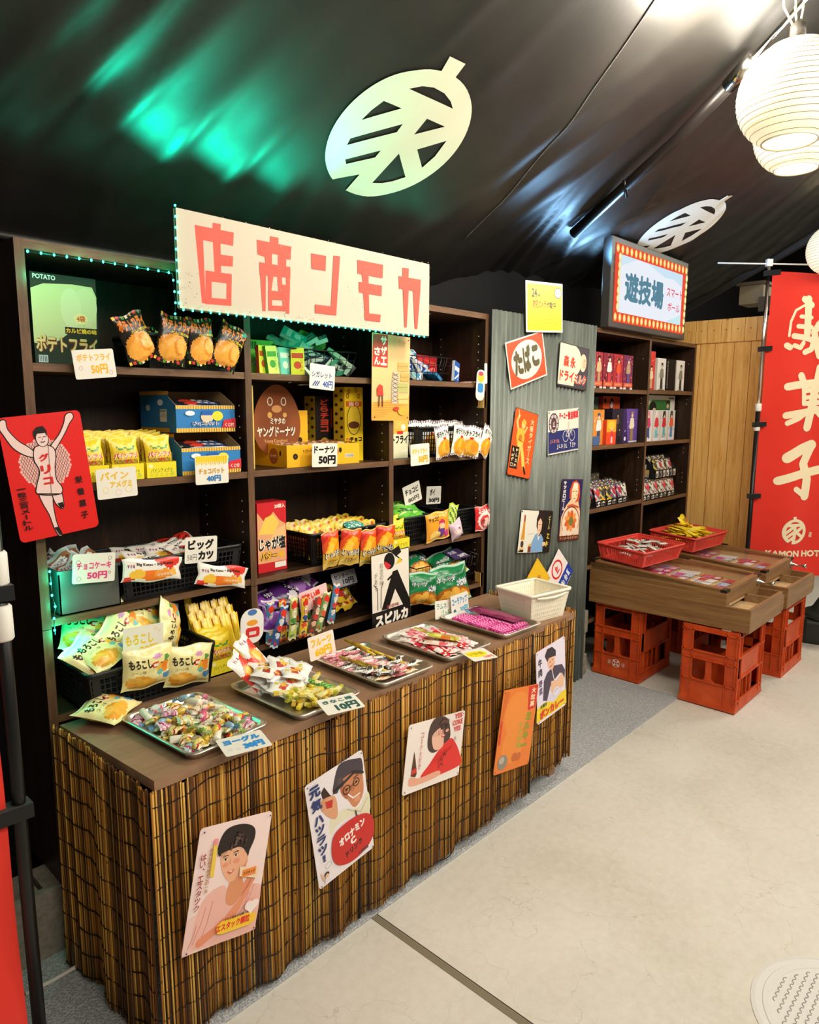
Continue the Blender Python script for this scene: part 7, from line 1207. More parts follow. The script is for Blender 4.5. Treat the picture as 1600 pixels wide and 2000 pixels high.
for k, (x, z, a, y) in enumerate(((1.262, .745, -20, 1.742), (1.318, .758, -5, 1.745), (1.365, .756, -6, 1.748), (1.412, .748, -18, 1.75), (1.448, .752, -20, 1.755), (1.505, .765, -14, 1.765))): put(KM[(5, 1, 2, 3, 4, 0)[k]], 'snack_stick', (x, y, z), a, 'colourful snack stick, %s of six hung under the pink price card' % st[k], 'snack', 'hung puffed snack sticks', scale=1.0)
for k in range(5): put(KM[(0, 2, 4, 1, 3)[k]], 'snack_stick', (1.27+.05*k, 1.80, .742), -6+3*k, 'colourful puffed snack stick behind the hung row', 'snack', 'puffed snack sticks behind the row', rx=-4)
wire_basket(.13, .15, .10, (1.625, 1.935, .679), 'small wire rack of yellow and red packets on the bottom middle shelf', 5, 3)
YR = bag('snack_packet', .075, .06, .02, shp('e8c02c', [('e', .4, .55, .25, .25, 'd0341f'), ('r', 0, .85, 1, 1, 'f2dc6a'), ('e', .75, .3, .15, .18, '8a4a1c')]), (), 45, 'e0b82a', 12, 10)
for k in range(7): put(YR, 'snack_packet', (1.60+.03*(k % 3), 1.875+.035*(k//3), .725+.028*(k % 2)), (8, -12, 20)[k % 3], 'yellow and red packet stacked in the small wire rack', 'snack packet', 'packets in the small wire rack', rx=-30)
# right bay
wire_basket(.27, .20, .09, (2.055, 1.928, 1.5225), 'black wire basket of blue candy boxes on the top right shelf', 8, 3)
bl = []
for c1, c2 in (('2f86c8', 'e8f0f4'), ('3fb0b8', 'e4f0ec'), ('e8ecee', '3a8ac0'), ('d83a34', 'f0e8e0'), ('2456a8', 'd8e0ea')):
    A = Art(); A.rect(.3, .3, 4.0, 8.2, c1).rect(.3, 4.6, 4.0, 6.4, c2).line([(.6, 1), (3.6, 3.6)], .7, c2).scrib(2.6, .8, 3.8, 4.4, 3, c2, True); bl.append(carton_mesh('candy_box', .043, .012, .085, (c1, c2), A))
rnd = random.Random(5)
for k in range(30):
    lay = k//11; x = 1.945+.021*(k % 11)+rnd.uniform(-.008, .008); y = rnd.uniform(1.85, 1.99); z = 1.538+.034*lay+rnd.uniform(0, .01)
    if lay == 2: z = 1.612+.02*math.sin((k % 11)/10*PI); x = 1.97+.017*(k % 11)
    tag(link('candy_box', bl[(0, 1, 2, 4, 3, 0, 1)[rnd.randrange(7)]], None, (x, y, z), (rnd.uniform(-1.9, -.8), rnd.uniform(-1, 1), rnd.uniform(-1, 1))), 'small blue or red candy box heaped in the right wire basket', 'candy box', 'candy boxes in the right wire basket')
tag(link('candy_box', bl[4], None, (2.235, 1.845, 1.523), (-.1, .28, .2)), 'blue candy box leaning at the right end of the right wire basket', 'candy box')
tag(link('candy_box', bl[3], None, (2.268, 1.83, 1.524), (-1.5, .0, -1.2)), 'red candy box lying flat on the top right shelf', 'candy box')
A = Art(); A.rect(0, 0, 12.8, 10.4, 'd8202a').poly([(0, 8), (5, 9.6), (12.8, 6.6), (12.8, 8.6), (4, 10.4), (0, 10.4)], 'e04a40').ell(4.4, 4.6, 3.4, 1.8, 'f0b068').scrib(6, 5, 11.6, 6.6, 4, 'f0d0c0')
tag(link('display_box', carton_mesh('display_box', .128, .02, .118, ('d8202a', 'b01c22'), A), None, (2.262, 2.03, 1.5225)), 'red box lid standing behind the right wire basket', 'box')
A = Art(); A.rrect(0, 0, 5.6, 12.4, 2.4, 'f0ead8').ell(2.8, 9.4, 2.2, 2.2, 'f0c040').ell(2.6, 10.8, 1.6, .9, 'd84a6a').rrect(1.0, 3.2, 4.6, 7, 1, '3a8ac8')
sign('cutout_card', .056, .124, (2.318, 1.786, 1.512), -4, A, 'e8e2d0', 'small blue and yellow cutout card on the right shelf post', 'card', M_card, .024)
price_card('あたり', '5a4a3a', None, None, (2.352, 1.786, 1.560), 2, 'thin white vertical tag beside the blue cutout card', .018, .082, boxes=((.2, 3, 1.6, 5), ()), bold=.0)
A = Art(); A.rect(0, 0, 9, 17.4, 'e6e4c0').poly([(0, 9), (9, 10), (9, 17.4), (0, 17.4)], 'f0b848').ell(3, 13.6, 3, 2.6, 'f4c862').ell(6.4, 11.6, 1.2, 1.2, 'f6f0d8').rect(3, 9.0, 6.2, 10.2, 'd8301c').text('トフライ', .3, 5.4, 8.8, 8.6, '16120f', .05).text('20袋', 5.6, 2.2, 8.2, 3.2, 'f6f4ea', .02)
tag(link('display_box', carton_mesh('display_box', .090, .06, .175, ('e6e4c0', 'c8c6a8'), A), None, (1.924, 1.862, 1.2305)), 'cream potato fry box below the tan tin sign', 'box')
basket('plastic_basket', BLK(.36, .205, .115, 22, 6), (2.165, 1.925, 1.2305), 0, 'black mesh basket of white crisp bags on the second right shelf')
for k in range(8): put(WFRY[k % 2], 'snack_bag', (2.03+.085*(k % 4), 1.88+.07*(k//4), 1.305), (4, -6, 3, -3)[k % 4], 'white crisp bag standing in the second right basket', group='white crisp bags in the basket', rx=-8)
for k, (x, z, a) in enumerate(((2.080, 1.291, 10), (2.176, 1.295, -10), (2.252, 1.286, -9), (2.352, 1.284, -27))): put(WFRY[k % 2], 'snack_bag', (x, 1.784-.005*(k % 2), z), a, 'white crisp bag, %s of four hung at the second right shelf' % nm[k], group='hung white crisp bags', rx=2, rz=(4, 5, -35, 8)[k])
price_card('ポテトフライ', 'f4c020', '50円', 'f4b010', (1.948, 1.779, 1.247), 2, 'price card in faint yellow pen by the white crisp bags', .104, .08, boxes=((.8, 4.2, 9.2, 6.4), (4.2, .8, 9.4, 3.6)), bold=.06)
# right bay, third shelf
basket('plastic_basket', BLK(.165, .215, .108, 10, 5), (1.962, 1.925, .8975), 0, 'black plastic bin of green snack packs on the third right shelf')
gp = bag('snack_pack', .13, .09, .03, shp('5ab83c', [('e', .4, .5, .35, .35, '7ad04a'), ('r', 0, .92, 1, 1, 'b8e08a'), ('e', .7, .6, .2, .2, '2a7a2a'), ('r', .1, .3, .5, .4, 'd8f0a0')]), [('チョコビ', .2, .45, .8, .65, '1c3a1c', .05)], 47, '5ab83c', 14, 12)
for k, (x, y, z, a, rz) in enumerate(((1.95, 1.87, 1.012, 5, 10), (2.0, 1.92, 1.03, -8, -15), (1.94, 1.96, 1.025, 14, 30), (2.03, 1.88, 1.005, -10, 20))): put(gp, 'snack_pack', (x, y, z), a, 'bright green snack pack lying on the third right bin', 'snack pack', 'green snack packs', rx=-70, rz=rz)
for k in range(3): put(PINE, 'snack_bag', (1.850+.001*k, 1.80+.03*k, .955+.012*k), 0, 'yellow pineapple gummy bag at the left of the third right shelf', group='pineapple gummy bags on the right shelf', rx=-6)
tag(link('display_carton', PBX, None, (1.852, 1.782, .8975)), 'yellow pineapple gummy carton at the left of the third right shelf', 'carton')
op = bag('snack_pack', .14, .112, .03, shp('f0a42c', [('e', .55, .3, .16, .2, '6a3a8a'), ('e', .6, .62, .14, .1, 'c83a5a'), ('e', .6, .5, .12, .1, 'f0c8a0'), ('e', .3, .2, .2, .16, 'f4d070'), ('e', .82, .2, .12, .14, 'e0408a'), ('r', 0, .95, 1, 1, 'f6c860'), ('r', 0, 0, 1, .05, 'f6c860')]), [('チョコビ', .06, .70, .46, .86, '3a2010', .04)], 48, 'f0b040', 26, 22)
put(op, 'snack_pack', (2.062, 1.788, .962), 4, 'orange snack pack hung in front of the third right shelf', 'snack pack')
gs = bag('snack_pack', .06, .11, .02, shp('b8d04a', [('s', .1, .2, .9, .9, 5, ['b8d04a', '4a7a2a', 'd8e88a'], 12)]), (), 49, 'b8d04a', 12, 18)
put(gs, 'snack_pack', (2.158, 1.796, .985), -16, 'slim green snack pack beside the orange pack', 'snack pack')
pk = bag('snack_pack', .075, .075, .035, shp('d8b8c8', [('e', .5, .5, .3, .3, 'e8d0dc'), ('e', .45, .45, .12, .12, 'f0e0d0'), ('e', .6, .6, .08, .08, '8a5a7a')]), (), 50, 'd0b0c0', 12, 12)
put(pk, 'snack_pack', (2.178, 1.79, .932), 20, 'round lilac snack pack low beside the orange pack', 'snack pack')
basket('plastic_basket', BLK(.165, .215, .108, 10, 6), (2.262, 1.925, .8975), 0, 'small black mesh basket at the right of the third right shelf')
rp = bag('snack_pack', .112, .105, .024, shp('d82c30', [('e', .5, .42, .40, .36, 'f0e4da'), ('e', .5, .38, .30, .26, 'd8484a'), ('e', .58, .34, .2, .18, 'f0c8c0'), ('r', 0, .94, 1, 1, 'f0b0a8'), ('r', 0, 0, 1, .06, 'f0b0a8')]), [('よっちゃん', .14, .70, .86, .88, 'f8f0e8', .06), ('いか', .2, .3, .5, .5, '8a1c1c', .06)], 51, 'e08080', 24, 24)
put(rp, 'snack_pack', (2.352, 1.786, .962), 4, 'red and white squid snack pack hung at the right end of the third right shelf', 'snack pack')
price_card('チョコビ', '16120f', '80円', '6a5a5a', (2.036, 1.90, 1.082), 14, 'tilted price card in black pen above the green packs', .10, .08, boxes=((1.0, 4.0, 8.8, 6.6), (2.0, .8, 8.6, 2.8)), bold=.04)
price_card('ポイ', '16120f', '30円', '16120f', (2.205, 1.935, 1.058), -3, 'small price card in black pen behind the green packs', .092, .075, boxes=((2.0, 3.6, 5.4, 6.4), (1.4, .6, 8.2, 2.6)), bold=.05)
# right bay, bottom level
wire_basket(.39, .215, .125, (2.145, 1.905, .679), 'black wire basket of green snack bags on the bottom right shelf', 10, 3, .02, .02)
for k, (x, y, z, a, rx, rz, l) in enumerate(((1.962, 1.778, .730, -8, -8, -12, 'left front'), (2.118, 1.768, .722, 4, -14, -16, 'large tilted front'), (2.02, 1.87, .805, -6, -50, 10, 'upper'), (2.20, 1.85, .775, 16, -45, -15, 'right rear'), (2.09, 1.93, .80, -14, -55, 20, 'rear'))): put(GRN[k % 2], 'snack_bag', (x, y, z), a, 'green puffed snack bag, %s one at the bottom right wire basket' % l, group='green puffed snack bags', rx=rx, rz=rz, scale=(1.0, 1.22, 1.05, 1.05, 1.05)[k])
price_card('太郎', 'e8e0f0', '20円', 'e8e4da', (2.245, 1.84, .815), 3, 'dark purple price card lying above the green snack bags', .10, .075, '4a3a66', rx=-72, boxes=((1, 4, 6, 6.4), (4, .8, 9.4, 3)))
# ---------------------------------------------------------------- steel trays on the counter
def tray_mesh(w=.222, d=.306, h=.020):
    b = B(); loops = []
    def lp(q, r, z): return [(x, y, z) for x, y in rrect(-w/2+q, -d/2+q, w/2-q, d/2-q, r, 6)]
    loops = [lp(.003, .026, h-.004), lp(0, .028, h-.002), lp(.0, .028, h), lp(.006, .026, h+.0006), lp(.010, .024, h-.001), lp(.014, .022, .003), lp(.018, .02, .0012), lp(.019, .02, .0), lp(.013, .022, .001), lp(.008, .024, h-.005)]
    n = len(loops[0]); vs = sum(loops, []); fs = []
    for k in range(6):
        for i in range(n): j = (i+1) % n; fs.append((k*n+i, k*n+j, (k+1)*n+j, (k+1)*n+i))
    fs.append([6*n+i for i in range(n)]); fs.append([7*n+i for i in range(n)][::-1])
    for k in range(7, 9):
        for i in range(n): j = (i+1) % n; fs.append((k*n+i, (k+1)*n+i, (k+1)*n+j, k*n+j))
    b.add(vs, fs, 'c9c4ba', 0, None, True); return b.mesh('steel_tray', [M_steel])
TM = tray_mesh(); ZT = .6556
trays = []
for x, y, a, l in ((.813, 1.473, .07, 'stainless steel tray of mixed wrapped candies nearest the counter left end'), (1.100, 1.455, .03, 'stainless steel tray of white packs and yellow sticks, second from the left'), (1.387, 1.448, -.01, 'stainless steel tray of black pink and white packets in the middle'), (1.667, 1.448, -.02, 'stainless steel tray of red and white packets, fourth from the left'), (1.965, 1.452, -.04, 'stainless steel tray of pink sticks beside the white basket')):
    o = link('steel_tray', TM, None, (x, y, ZT), (0, 0, a)); tag(o, l, 'tray', 'stainless trays on the counter'); trays.append((x, y, a))
def in_tray(k, u, v):         # u across (-1..1, +x), v along depth (-1 front .. 1 back)
    x, y, a = trays[k]; c, s = math.cos(a), math.sin(a); p, q = u*.085, v*.127; return x+p*c-q*s, y+p*s+q*c
rnd = random.Random(21)
def twist(cols, L_=.045, r=.008, seed=0):
    """wrapped candy: plump middle and two crimped fans"""
    b = B(); n = 10; prof = []; 
    for k in range(7): t = -1+2*k/6; prof.append((max(.001, r*math.sqrt(max(.05, 1-t*t*.9))), t*L_*.30))
    T_ = Matrix.Rotation(PI/2, 4, 'Y'); o = len(b.f); b.lathe(prof, cols[0], 0, n, T_)
    for i in range(o, len(b.f)): 
        if (i//3) % 3 == 0: b.c[i] = lin(cols[1])
    for s in (-1, 1):
        vs = [(s*L_*.29, 0, 0)]; m = 9
        for k in range(m): a = -.9+1.8*k/(m-1); vs.append((s*(L_*.30+.013*math.cos(a)), .011*math.sin(a)*1.1, .0035*(-1)**k))
        b.add(vs, [(0, k, k+1) for k in range(1, m)], cols[2])
        b.add([(x, y, z-.0004) for x, y, z in vs], [(0, k+1, k) for k in range(1, m)], cols[2])
    return b.mesh('wrapped_candy', [M_candy])
TW = [twist(c) for c in (('e8dcd0', 'd84a60', 'e890b0'), ('8ab4cc', 'eef0ea', '7aa4c4'), ('d8b43a', 'd03a30', 'e8cc60'), ('f0e6cc', '7aa83a', 'c8d890'), ('d85a80', 'f4e4dc', 'e07aa0'), ('e8d4a8', 'e08c1c', 'f0d890'))]
def pillow(cols, w=.034, h=.022, t=.012, seed=0, stripes=6):
    pal = cols; return bag('wrapped_candy', w, h, t, shp(cols[0], [('s', .12, 0, .88, 1, stripes, list(cols), 3), ('e', .5, .5, .22, .3, cols[-1]), ('r', 0, 0, .09, 1, cols[1]), ('r', .91, 0, 1, 1, cols[1])]), (), seed, cols[0], 12, 8, M_candy, 0)
PW = [pillow(c, .036, .024, .014, 60+i) for i, c in enumerate((('e0d8cc', '9ab8c4', 'd85a70', 'f0e8dc'), ('84b0c8', 'd8e4e8', 'd0485a', 'b0d0e0'), ('dcb838', 'ece0b0', 'c03028', 'f0dc80'), ('e088a4', 'f0dce4', 'b03460', 'e8b4c8'), ('ece4d0', 'c8c0a4', 'a83428', 'e0d4b0'), ('a8c480', 'e8ecd4', 'd89420', 'd4dca8')))]
ch = B(); ch.lathe([(.0065, -.021), (.008, -.019), (.008, .019), (.0065, .021)], 'f0e8d4', 0, 12, Matrix.Rotation(PI/2, 4, 'Y')); CHALK = ch.mesh('wrapped_candy', [M_candy])
k = 0
for lay in range(3):
    for i in range(6):
        for j in range(8):
            if lay == 1 and rnd.random() < .25 or lay == 2 and (rnd.random() < .55 or abs(i-2.5) > 1.6): continue
            if lay == 0 and (i, j) in ((5, 7), (4, 7), (5, 6)): continue
            u = -.86+1.72*(i+rnd.uniform(-.2, .2))/5; v = -.9+1.8*(j+rnd.uniform(-.25, .25))/7
            if lay: u *= .92; v = v*.9-.06
            x, y = in_tray(0, u, v); z = ZT+.011+.011*lay+rnd.uniform(0, .003); q = rnd.random()
            me = rnd.choice(PW) if q < .5 else rnd.choice(TW) if q < .86 else CHALK
            o = link('wrapped_candy', me, None, (x, y, z), (rnd.uniform(-.35, .35)+(-1.35 if me in PW else 0), rnd.uniform(-.3, .3), rnd.uniform(0, 6.28)) if me not in PW else (-1.4+rnd.uniform(-.35, .35), rnd.uniform(-.3, .3), rnd.uniform(0, 6.28)))
            o.scale = (1.12,)*3; tag(o, 'small wrapped candy heaped in the steel tray at the counter left end', 'candy', 'wrapped candies in the first tray')
# second tray: white packs heaped at the back, yellow sticks in front
wp = [bag('snack_pack', .068, .058, .016, shp('efece6', [('e', .5, .42, .24, .2, c), ('e', .62, .5, .14, .13, 'e8b84a'), ('e', .4, .36, .12, .1, 'c03a30'), ('e', .5, .74, .1, .08, 'd8c838'), ('r', 0, .95, 1, 1, 'd8d4ce'), ('r', 0, 0, 1, .05, 'd8d4ce')]), (), 70+i, 'e4e0da', 14, 12) for i, c in enumerate(('b8342c', '8a5a40', 'd06a4a'))]
for i in range(36):
    lay = i//12; u = rnd.uniform(-.85, .55); v = rnd.uniform(.0, .92)-.05*lay; x, y = in_tray(1, u*(1-.12*lay), v)
    z = ZT+.016+.017*lay+rnd.uniform(0, .006)+(.012 if v > .45 else 0)
    put(wp[i % 3], 'snack_pack', (x, y, z), rnd.uniform(-40, 40), 'small white pack with red print heaped at the back of the second tray', 'snack pack', 'white packs in the second tray', rx=rnd.uniform(-85, -40), rz=rnd.uniform(-50, 50))
big = bag('snack_pack', .060, .145, .016, shp('f0ece4', [('e', .5, .5, .36, .22, 'ee8a2c'), ('e', .56, .56, .24, .12, 'f4c04a'), ('p', [(0, .2), (.5, .3), (.2, .6), (0, .62)], 'dc3a28'), ('p', [(.5, .74), (1, .6), (1, .85), (.7, .86)], 'dc3a28'), ('r', 0, .95, 1, 1, 'dcd6cc'), ('r', 0, 0, 1, .05, 'dcd6cc')]), [('すぐる', .3, .86, .7, .93, '8a2a5a', .04)], 75, 'e4dcd4', 16, 30)
put(big, 'snack_pack', (1.062, 1.575, .738), 22, 'large white and orange cutlet pack leaning up behind the second tray', 'snack pack', rx=-34, rz=12)
put(big, 'snack_pack', (1.020, 1.545, .712), 30, 'white and red pack leaning lower at the left of the second tray', 'snack pack', rx=-30, rz=18)
ys = []
for c in ('e8c838', 'd8b030', 'f0d85a', 'b8b83a'):
    b = B(); b.rbox(-.026, .026, -.006, .006, -.005, .005, .0025, c); b.box(-.012, .012, -.0063, .0063, -.002, .0052, 'f2e6a0'); ys.append(b.mesh('snack_stick', [M_candy]))
for i in range(44):
    lay = i//18; u = rnd.uniform(-.75, .9); v = rnd.uniform(-.92, .02) if u < .3 else rnd.uniform(-.92, .55); x, y = in_tray(1, u*.97, v)
    tag(link('snack_stick', ys[i % 4], None, (x, y, ZT+.008+.0105*lay+rnd.uniform(0, .003)), (rnd.uniform(-.2, .2), rnd.uniform(-.2, .2), rnd.uniform(-.9, 1.6))), 'small yellow wrapped stick in the front of the second tray', 'snack', 'yellow sticks in the second tray')
lp_ = bag('snack_pack', .022, .11, .010, shp('6ab04a', [('s', 0, .1, 1, .9, 4, ['6ab04a', 'a8d070', '3a8a4a'], 26), ('e', .5, .5, .4, .1, 'f0e8b0')]), (), 77, '6ab04a', 8, 22)
put(lp_, 'snack_pack', in_tray(1, .62, -.28)+(ZT+.028,), 10, 'slim green packet lying across the yellow sticks', 'snack pack', rx=-84, rz=8)
yl = bag('snack_pack', .06, .03, .010, shp('e8e07a', [('s', .1, .2, .9, .8, 9, ['e8e07a', '8a8a3a'], 4)]), (), 78, 'e8e07a', 12, 8)
put(yl, 'snack_pack', in_tray(1, .45, .35)+(ZT+.04,), 8, 'pale yellow labelled packet on top of the second tray', 'snack pack', rx=-60)
# third tray: short striped packets and long yellow sticks
tp = [bag('snack_packet', .066, .020, .011, shp(c[0], [('s', .08, .1, .92, .9, 12, c, 5), ('e', .5, .5, .3, .3, c[1])]), (), 80+i, c[0], 18, 6, M_candy, 0) for i, c in enumerate((['2a2624', 'e8e0d8', '6a6460', 'd8d0c8'], ['d87a86', 'f4e0dc', 'b84a5a', 'e8b0b0'], ['e8d0a8', 'c8743a', 'f0e4d0', 'a85a3a'], ['e8e4dc', '3a3634', 'f0ece4', '8a8480']))]
for i in range(110):
    lay = i//46; u = rnd.uniform(-.92, .66); v = rnd.uniform(-.92, .92)
    if u > .25 and v > -.35: u -= .5
    x, y = in_tray(2, u, v); m = (1 if u < -.1 else 0) if rnd.random() < .6 else rnd.choice((0, 1, 2, 3))
    if v < -.45: m = rnd.choice((2, 1, 0, 3))
    put(tp[m], 'snack_packet', (x, y, ZT+.008+.009*lay+rnd.uniform(0, .004)), 0, 'small striped packet heaped in the middle steel tray', 'snack packet', 'striped packets in the middle tray', rx=-88+rnd.uniform(-14, 14), rz=rnd.uniform(-35, 35))
b = B(); b.tube([(0, -.055, 0), (0, .055, 0)], .0048, 'd8b82a', 0, 8); b.tube([(0, -.02, .0004), (0, .02, .0004)], .0050, 'b88a1c', 0, 8); LS = b.mesh('snack_stick', [M_candy])
for u, v, r_, z in ((-.72, .15, .15, .030), (-.60, -.35, .12, .030), (.30, .80, .02, .040), (.36, .35, .05, .034), (.42, -.1, .1, .030), (.2, .5, -.1, .036), (.46, -.4, .05, .026)):
    tag(link('snack_stick', LS, None, in_tray(2, u, v)+(ZT+z,), (.05, 0, r_)), 'long yellow stick lying across the middle steel tray', 'snack', 'long yellow sticks in the middle tray')
# fourth tray: red, pink and white packets
fp = [bag('snack_packet', .045, .11, .011, shp(c[0], [('r', .0, .3, 1, .55, c[1]), ('e', .5, .65, .36, .13, c[2]), ('r', 0, .94, 1, 1, 'f4ece8'), ('r', 0, 0, 1, .06, 'f4ece8'), ('p', [(0, .1), (1, .25), (1, .3), (0, .16)], c[1]), ('p', [(.2, 0), (.4, 0), (.9, 1), (.7, 1)], c[3])]), (), 90+i, c[0], 12, 18, M_candy) for i, c in enumerate((('f0e0dc', 'd8283a', 'e87a8a', 'f4d0d0'), ('d8303a', 'f4e8e4', 'e89090', 'c02030'), ('f4ece4', 'e8a0b0', 'd04a5a', 'f0c8c8'), ('c8c04a', 'd86a2a', 'e8e07a', '9aa838'), ('e8c8b8', 'e05a6a', 'f4e8d8', 'd8a090')))]
for i in range(52):
    lay = i//20; u = rnd.uniform(-.9, .85)*(1-.12*lay); v = rnd.uniform(-.72, .72)*(1-.1*lay); x, y = in_tray(3, u, v)
    put(fp[(0, 2, 4, 0, 1, 2, 0, 3)[i % 8]], 'snack_packet', (x, y, ZT+.008+.0085*lay+rnd.uniform(0, .003)), 0, 'small red pink and white packet heaped in the fourth steel tray', 'snack packet', 'red packets in the fourth tray', rx=-88+rnd.uniform(-6, 6), rz=rnd.uniform(-40, 40))
put(fp[3], 'snack_packet', in_tray(3, -.15, -.35)+(ZT+.042,), 0, 'yellow green packet on top of the fourth steel tray', 'snack packet', rx=-84, rz=30)
# fifth tray: pink sticks in rows
ps = []
for c, q in (('e0429a', 'f090c4'), ('d02a86', 'f0a0cc'), ('e86ab0', 'c01f74')):
    b = B(); b.tube([(-.036, 0, 0), (.036, 0, 0)], .0046, c, 0, 8)
    for k in range(5): b.tube([(-.030+.014*k, 0, 0), (-.024+.014*k, 0, 0)], .0048, q, 0, 8)
    ps.append(b.mesh('snack_stick', [M_candy]))
for lay in range(2):
    for j in range(22):
        for i in (-1, 1):
            v = -.92+1.76*j/21
            if v > .55 and i > 0: continue
            x, y = in_tray(4, i*.44-.05+rnd.uniform(-.04, .04), v+lay*.03); tag(link('snack_stick', ps[rnd.randrange(3)], None, (x, y, ZT+.006+.009*lay), (0, rnd.uniform(-.04, .04), rnd.uniform(-.12, .12)-.04)), 'pink wrapped stick in the steel tray beside the white basket', 'snack', 'pink sticks in the fifth tray')
mg = bag('snack_pack', .07, .22, .016, shp('8a2a5a', [('s', .1, .05, .9, .95, 3, ['9a3464', '7a2450'], 4), ('e', .5, .5, .3, .4, 'a84a70')]), (), 97, '8a2a5a', 12, 24, M_candy)
put(mg, 'snack_pack', in_tray(4, .58, .12)+(ZT+.026,), 0, 'long dark magenta pack lying along the right side of the fifth tray', 'snack pack', rx=-90, rz=-3)
bc = B(); bc.lathe([(.016, 0), (.016, .002)], '6a9ac0', 0, 20); tag(link('blue_cap', bc.mesh('blue_cap', [M_plas]), None, in_tray(4, .1, .86)+(ZT+.024,), (.3, .2, 0)), 'small blue disc at the back of the fifth tray', 'cap')
# cards on the trays
price_card('ヨーグル', '2f8fd8', '30円', '2f8fd8', (.822, 1.276, .682), -4, 'price card with blue lettering on the front rim of the first tray', .105, .076, rx=-86, rz=-10, extra=bubbles(['b8c8d8'], [(1.6, 2.2, .5), (3.4, 1.8, .4)]), boxes=((1.0, 4.2, 9.4, 6.6), (4.6, 1.0, 9.4, 3.6)), bold=.09)
price_card('きなこ棒', '3a6a62', '10円', '2a5a54', (1.103, 1.272, .686), -4, 'price card with green lettering on the front rim of the second tray', .105, .07, rx=-80, rz=-10, boxes=((1.0, 4.4, 9.4, 6.0), (3.2, .6, 9.6, 3.8)), bold=.06)
A = Art(); A.ell(3.8, 4.6, 3.4, 2.2, 'f6e21c').rect(.6, 3.4, 6.4, 6.6, 'f6e21c')
price_card('いか串', 'b8a010', '10円', 'e06a5a', (1.640, 1.252, .680), 0, 'white price card with a yellow patch on the front rim of the fourth tray', .085, .085, rx=-88, rz=-20, extra=A, boxes=((1.2, 3.8, 6.2, 6.2), (4.6, .8, 7.8, 2.6)), bold=.05)
price_card('フルーツ', 'f0c020', '60円', 'f0c020', (1.303, 1.585, .712), 3, 'price card in yellow pen standing at the back of the middle tray', .10, .072, bg='f6e6d8', rx=-8, boxes=((1.0, 3.8, 9.0, 6.2), (2.0, .6, 8.6, 3.4)), bold=.06)
price_card('ラムネ', '3a9a8a', 'バッチ', '3a9a6a', (1.895, 1.612, .694), -6, 'price card with green lettering at the left back of the fifth tray', .088, .066, rx=-8, boxes=((.8, 3.4, 6.4, 5.6), (3.2, .6, 8.2, 3.2)), bold=.02)
price_card('コーラアップ', '3a9ac8', '30円', '3aa8c8', (1.976, 1.600, .700), 2, 'price card with blue lettering beside it at the back of the fifth tray', .10, .078, rx=-6, extra=Art().ell(1.8, 1.6, .8, 1.0, '2a7a8a'), boxes=((.6, 3.8, 9.4, 6.8), (4.8, .6, 9.4, 3.0)), bold=.05)
# ---------------------------------------------------------------- contents of the red baskets
rp_ = [bag('snack_packet', .055, .05, .014, shp(c, [('e', .5, .5, .3, .25, d), ('r', 0, .9, 1, 1, 'e0dcd4'), ('r', 0, 0, 1, .1, 'e0dcd4')]), (), 100+i, c, 8, 8, M_candy) for i, (c, d) in enumerate((('d8d4ca', '6a7a5a'), ('b8b4a8', '8a3a3a'), ('e4e0d8', '5a5a6a')))]
for i in range(34):
    x, y = 3.548+rnd.uniform(-.13, .13), 1.635+rnd.uniform(-.085, .085)
    put(rp_[i % 3], 'snack_packet', (x, y, .668+.012*(i//10)+rnd.uniform(0, .004)), rnd.uniform(-20, 20), 'small white packet lying in the red basket on the near game table', 'snack packet', 'white packets in the red basket', rx=-80+rnd.uniform(-25, 25), rz=rnd.uniform(-60, 60))
yb = [bag('snack_stick', .034, .17, .012, shp(c, [('r', .1, .2, .9, .5, 'f2dc6a'), ('e', .5, .7, .35, .08, d), ('r', 0, .95, 1, 1, 'f4e070')]), (), 110+i, c, 6, 20) for i, (c, d) in enumerate((('f0d418', 'c8901a'), ('e8c814', 'd84a2a'), ('f4dc30', 'a87a10')))]
for i in range(56):
    lay = i//18; x, y = 4.125+rnd.uniform(-.13, .13)*(1-.18*lay), 1.62+rnd.uniform(-.06, .07)*(1-.18*lay)
    put(yb[i % 3], 'snack_stick', (x, y, .674+.018*lay+rnd.uniform(0, .006)), 0, 'yellow stick snack heaped in the red basket on the far game table', 'snack', 'yellow sticks in the red basket', rx=-86+rnd.uniform(-12, 14), rz=rnd.uniform(-75, 75))
ybp = bag('snack_pack', .10, .08, .02, shp('f2d61c', [('e', .6, .5, .2, .2, 'd8602a'), ('e', .45, .6, .12, .14, '6a9a3a')]), (), 115, 'f2d61c', 12, 10)
put(ybp, 'snack_pack', (4.19, 1.67, .748), 12, 'yellow printed pack standing up among the yellow sticks', 'snack pack', rx=-30)
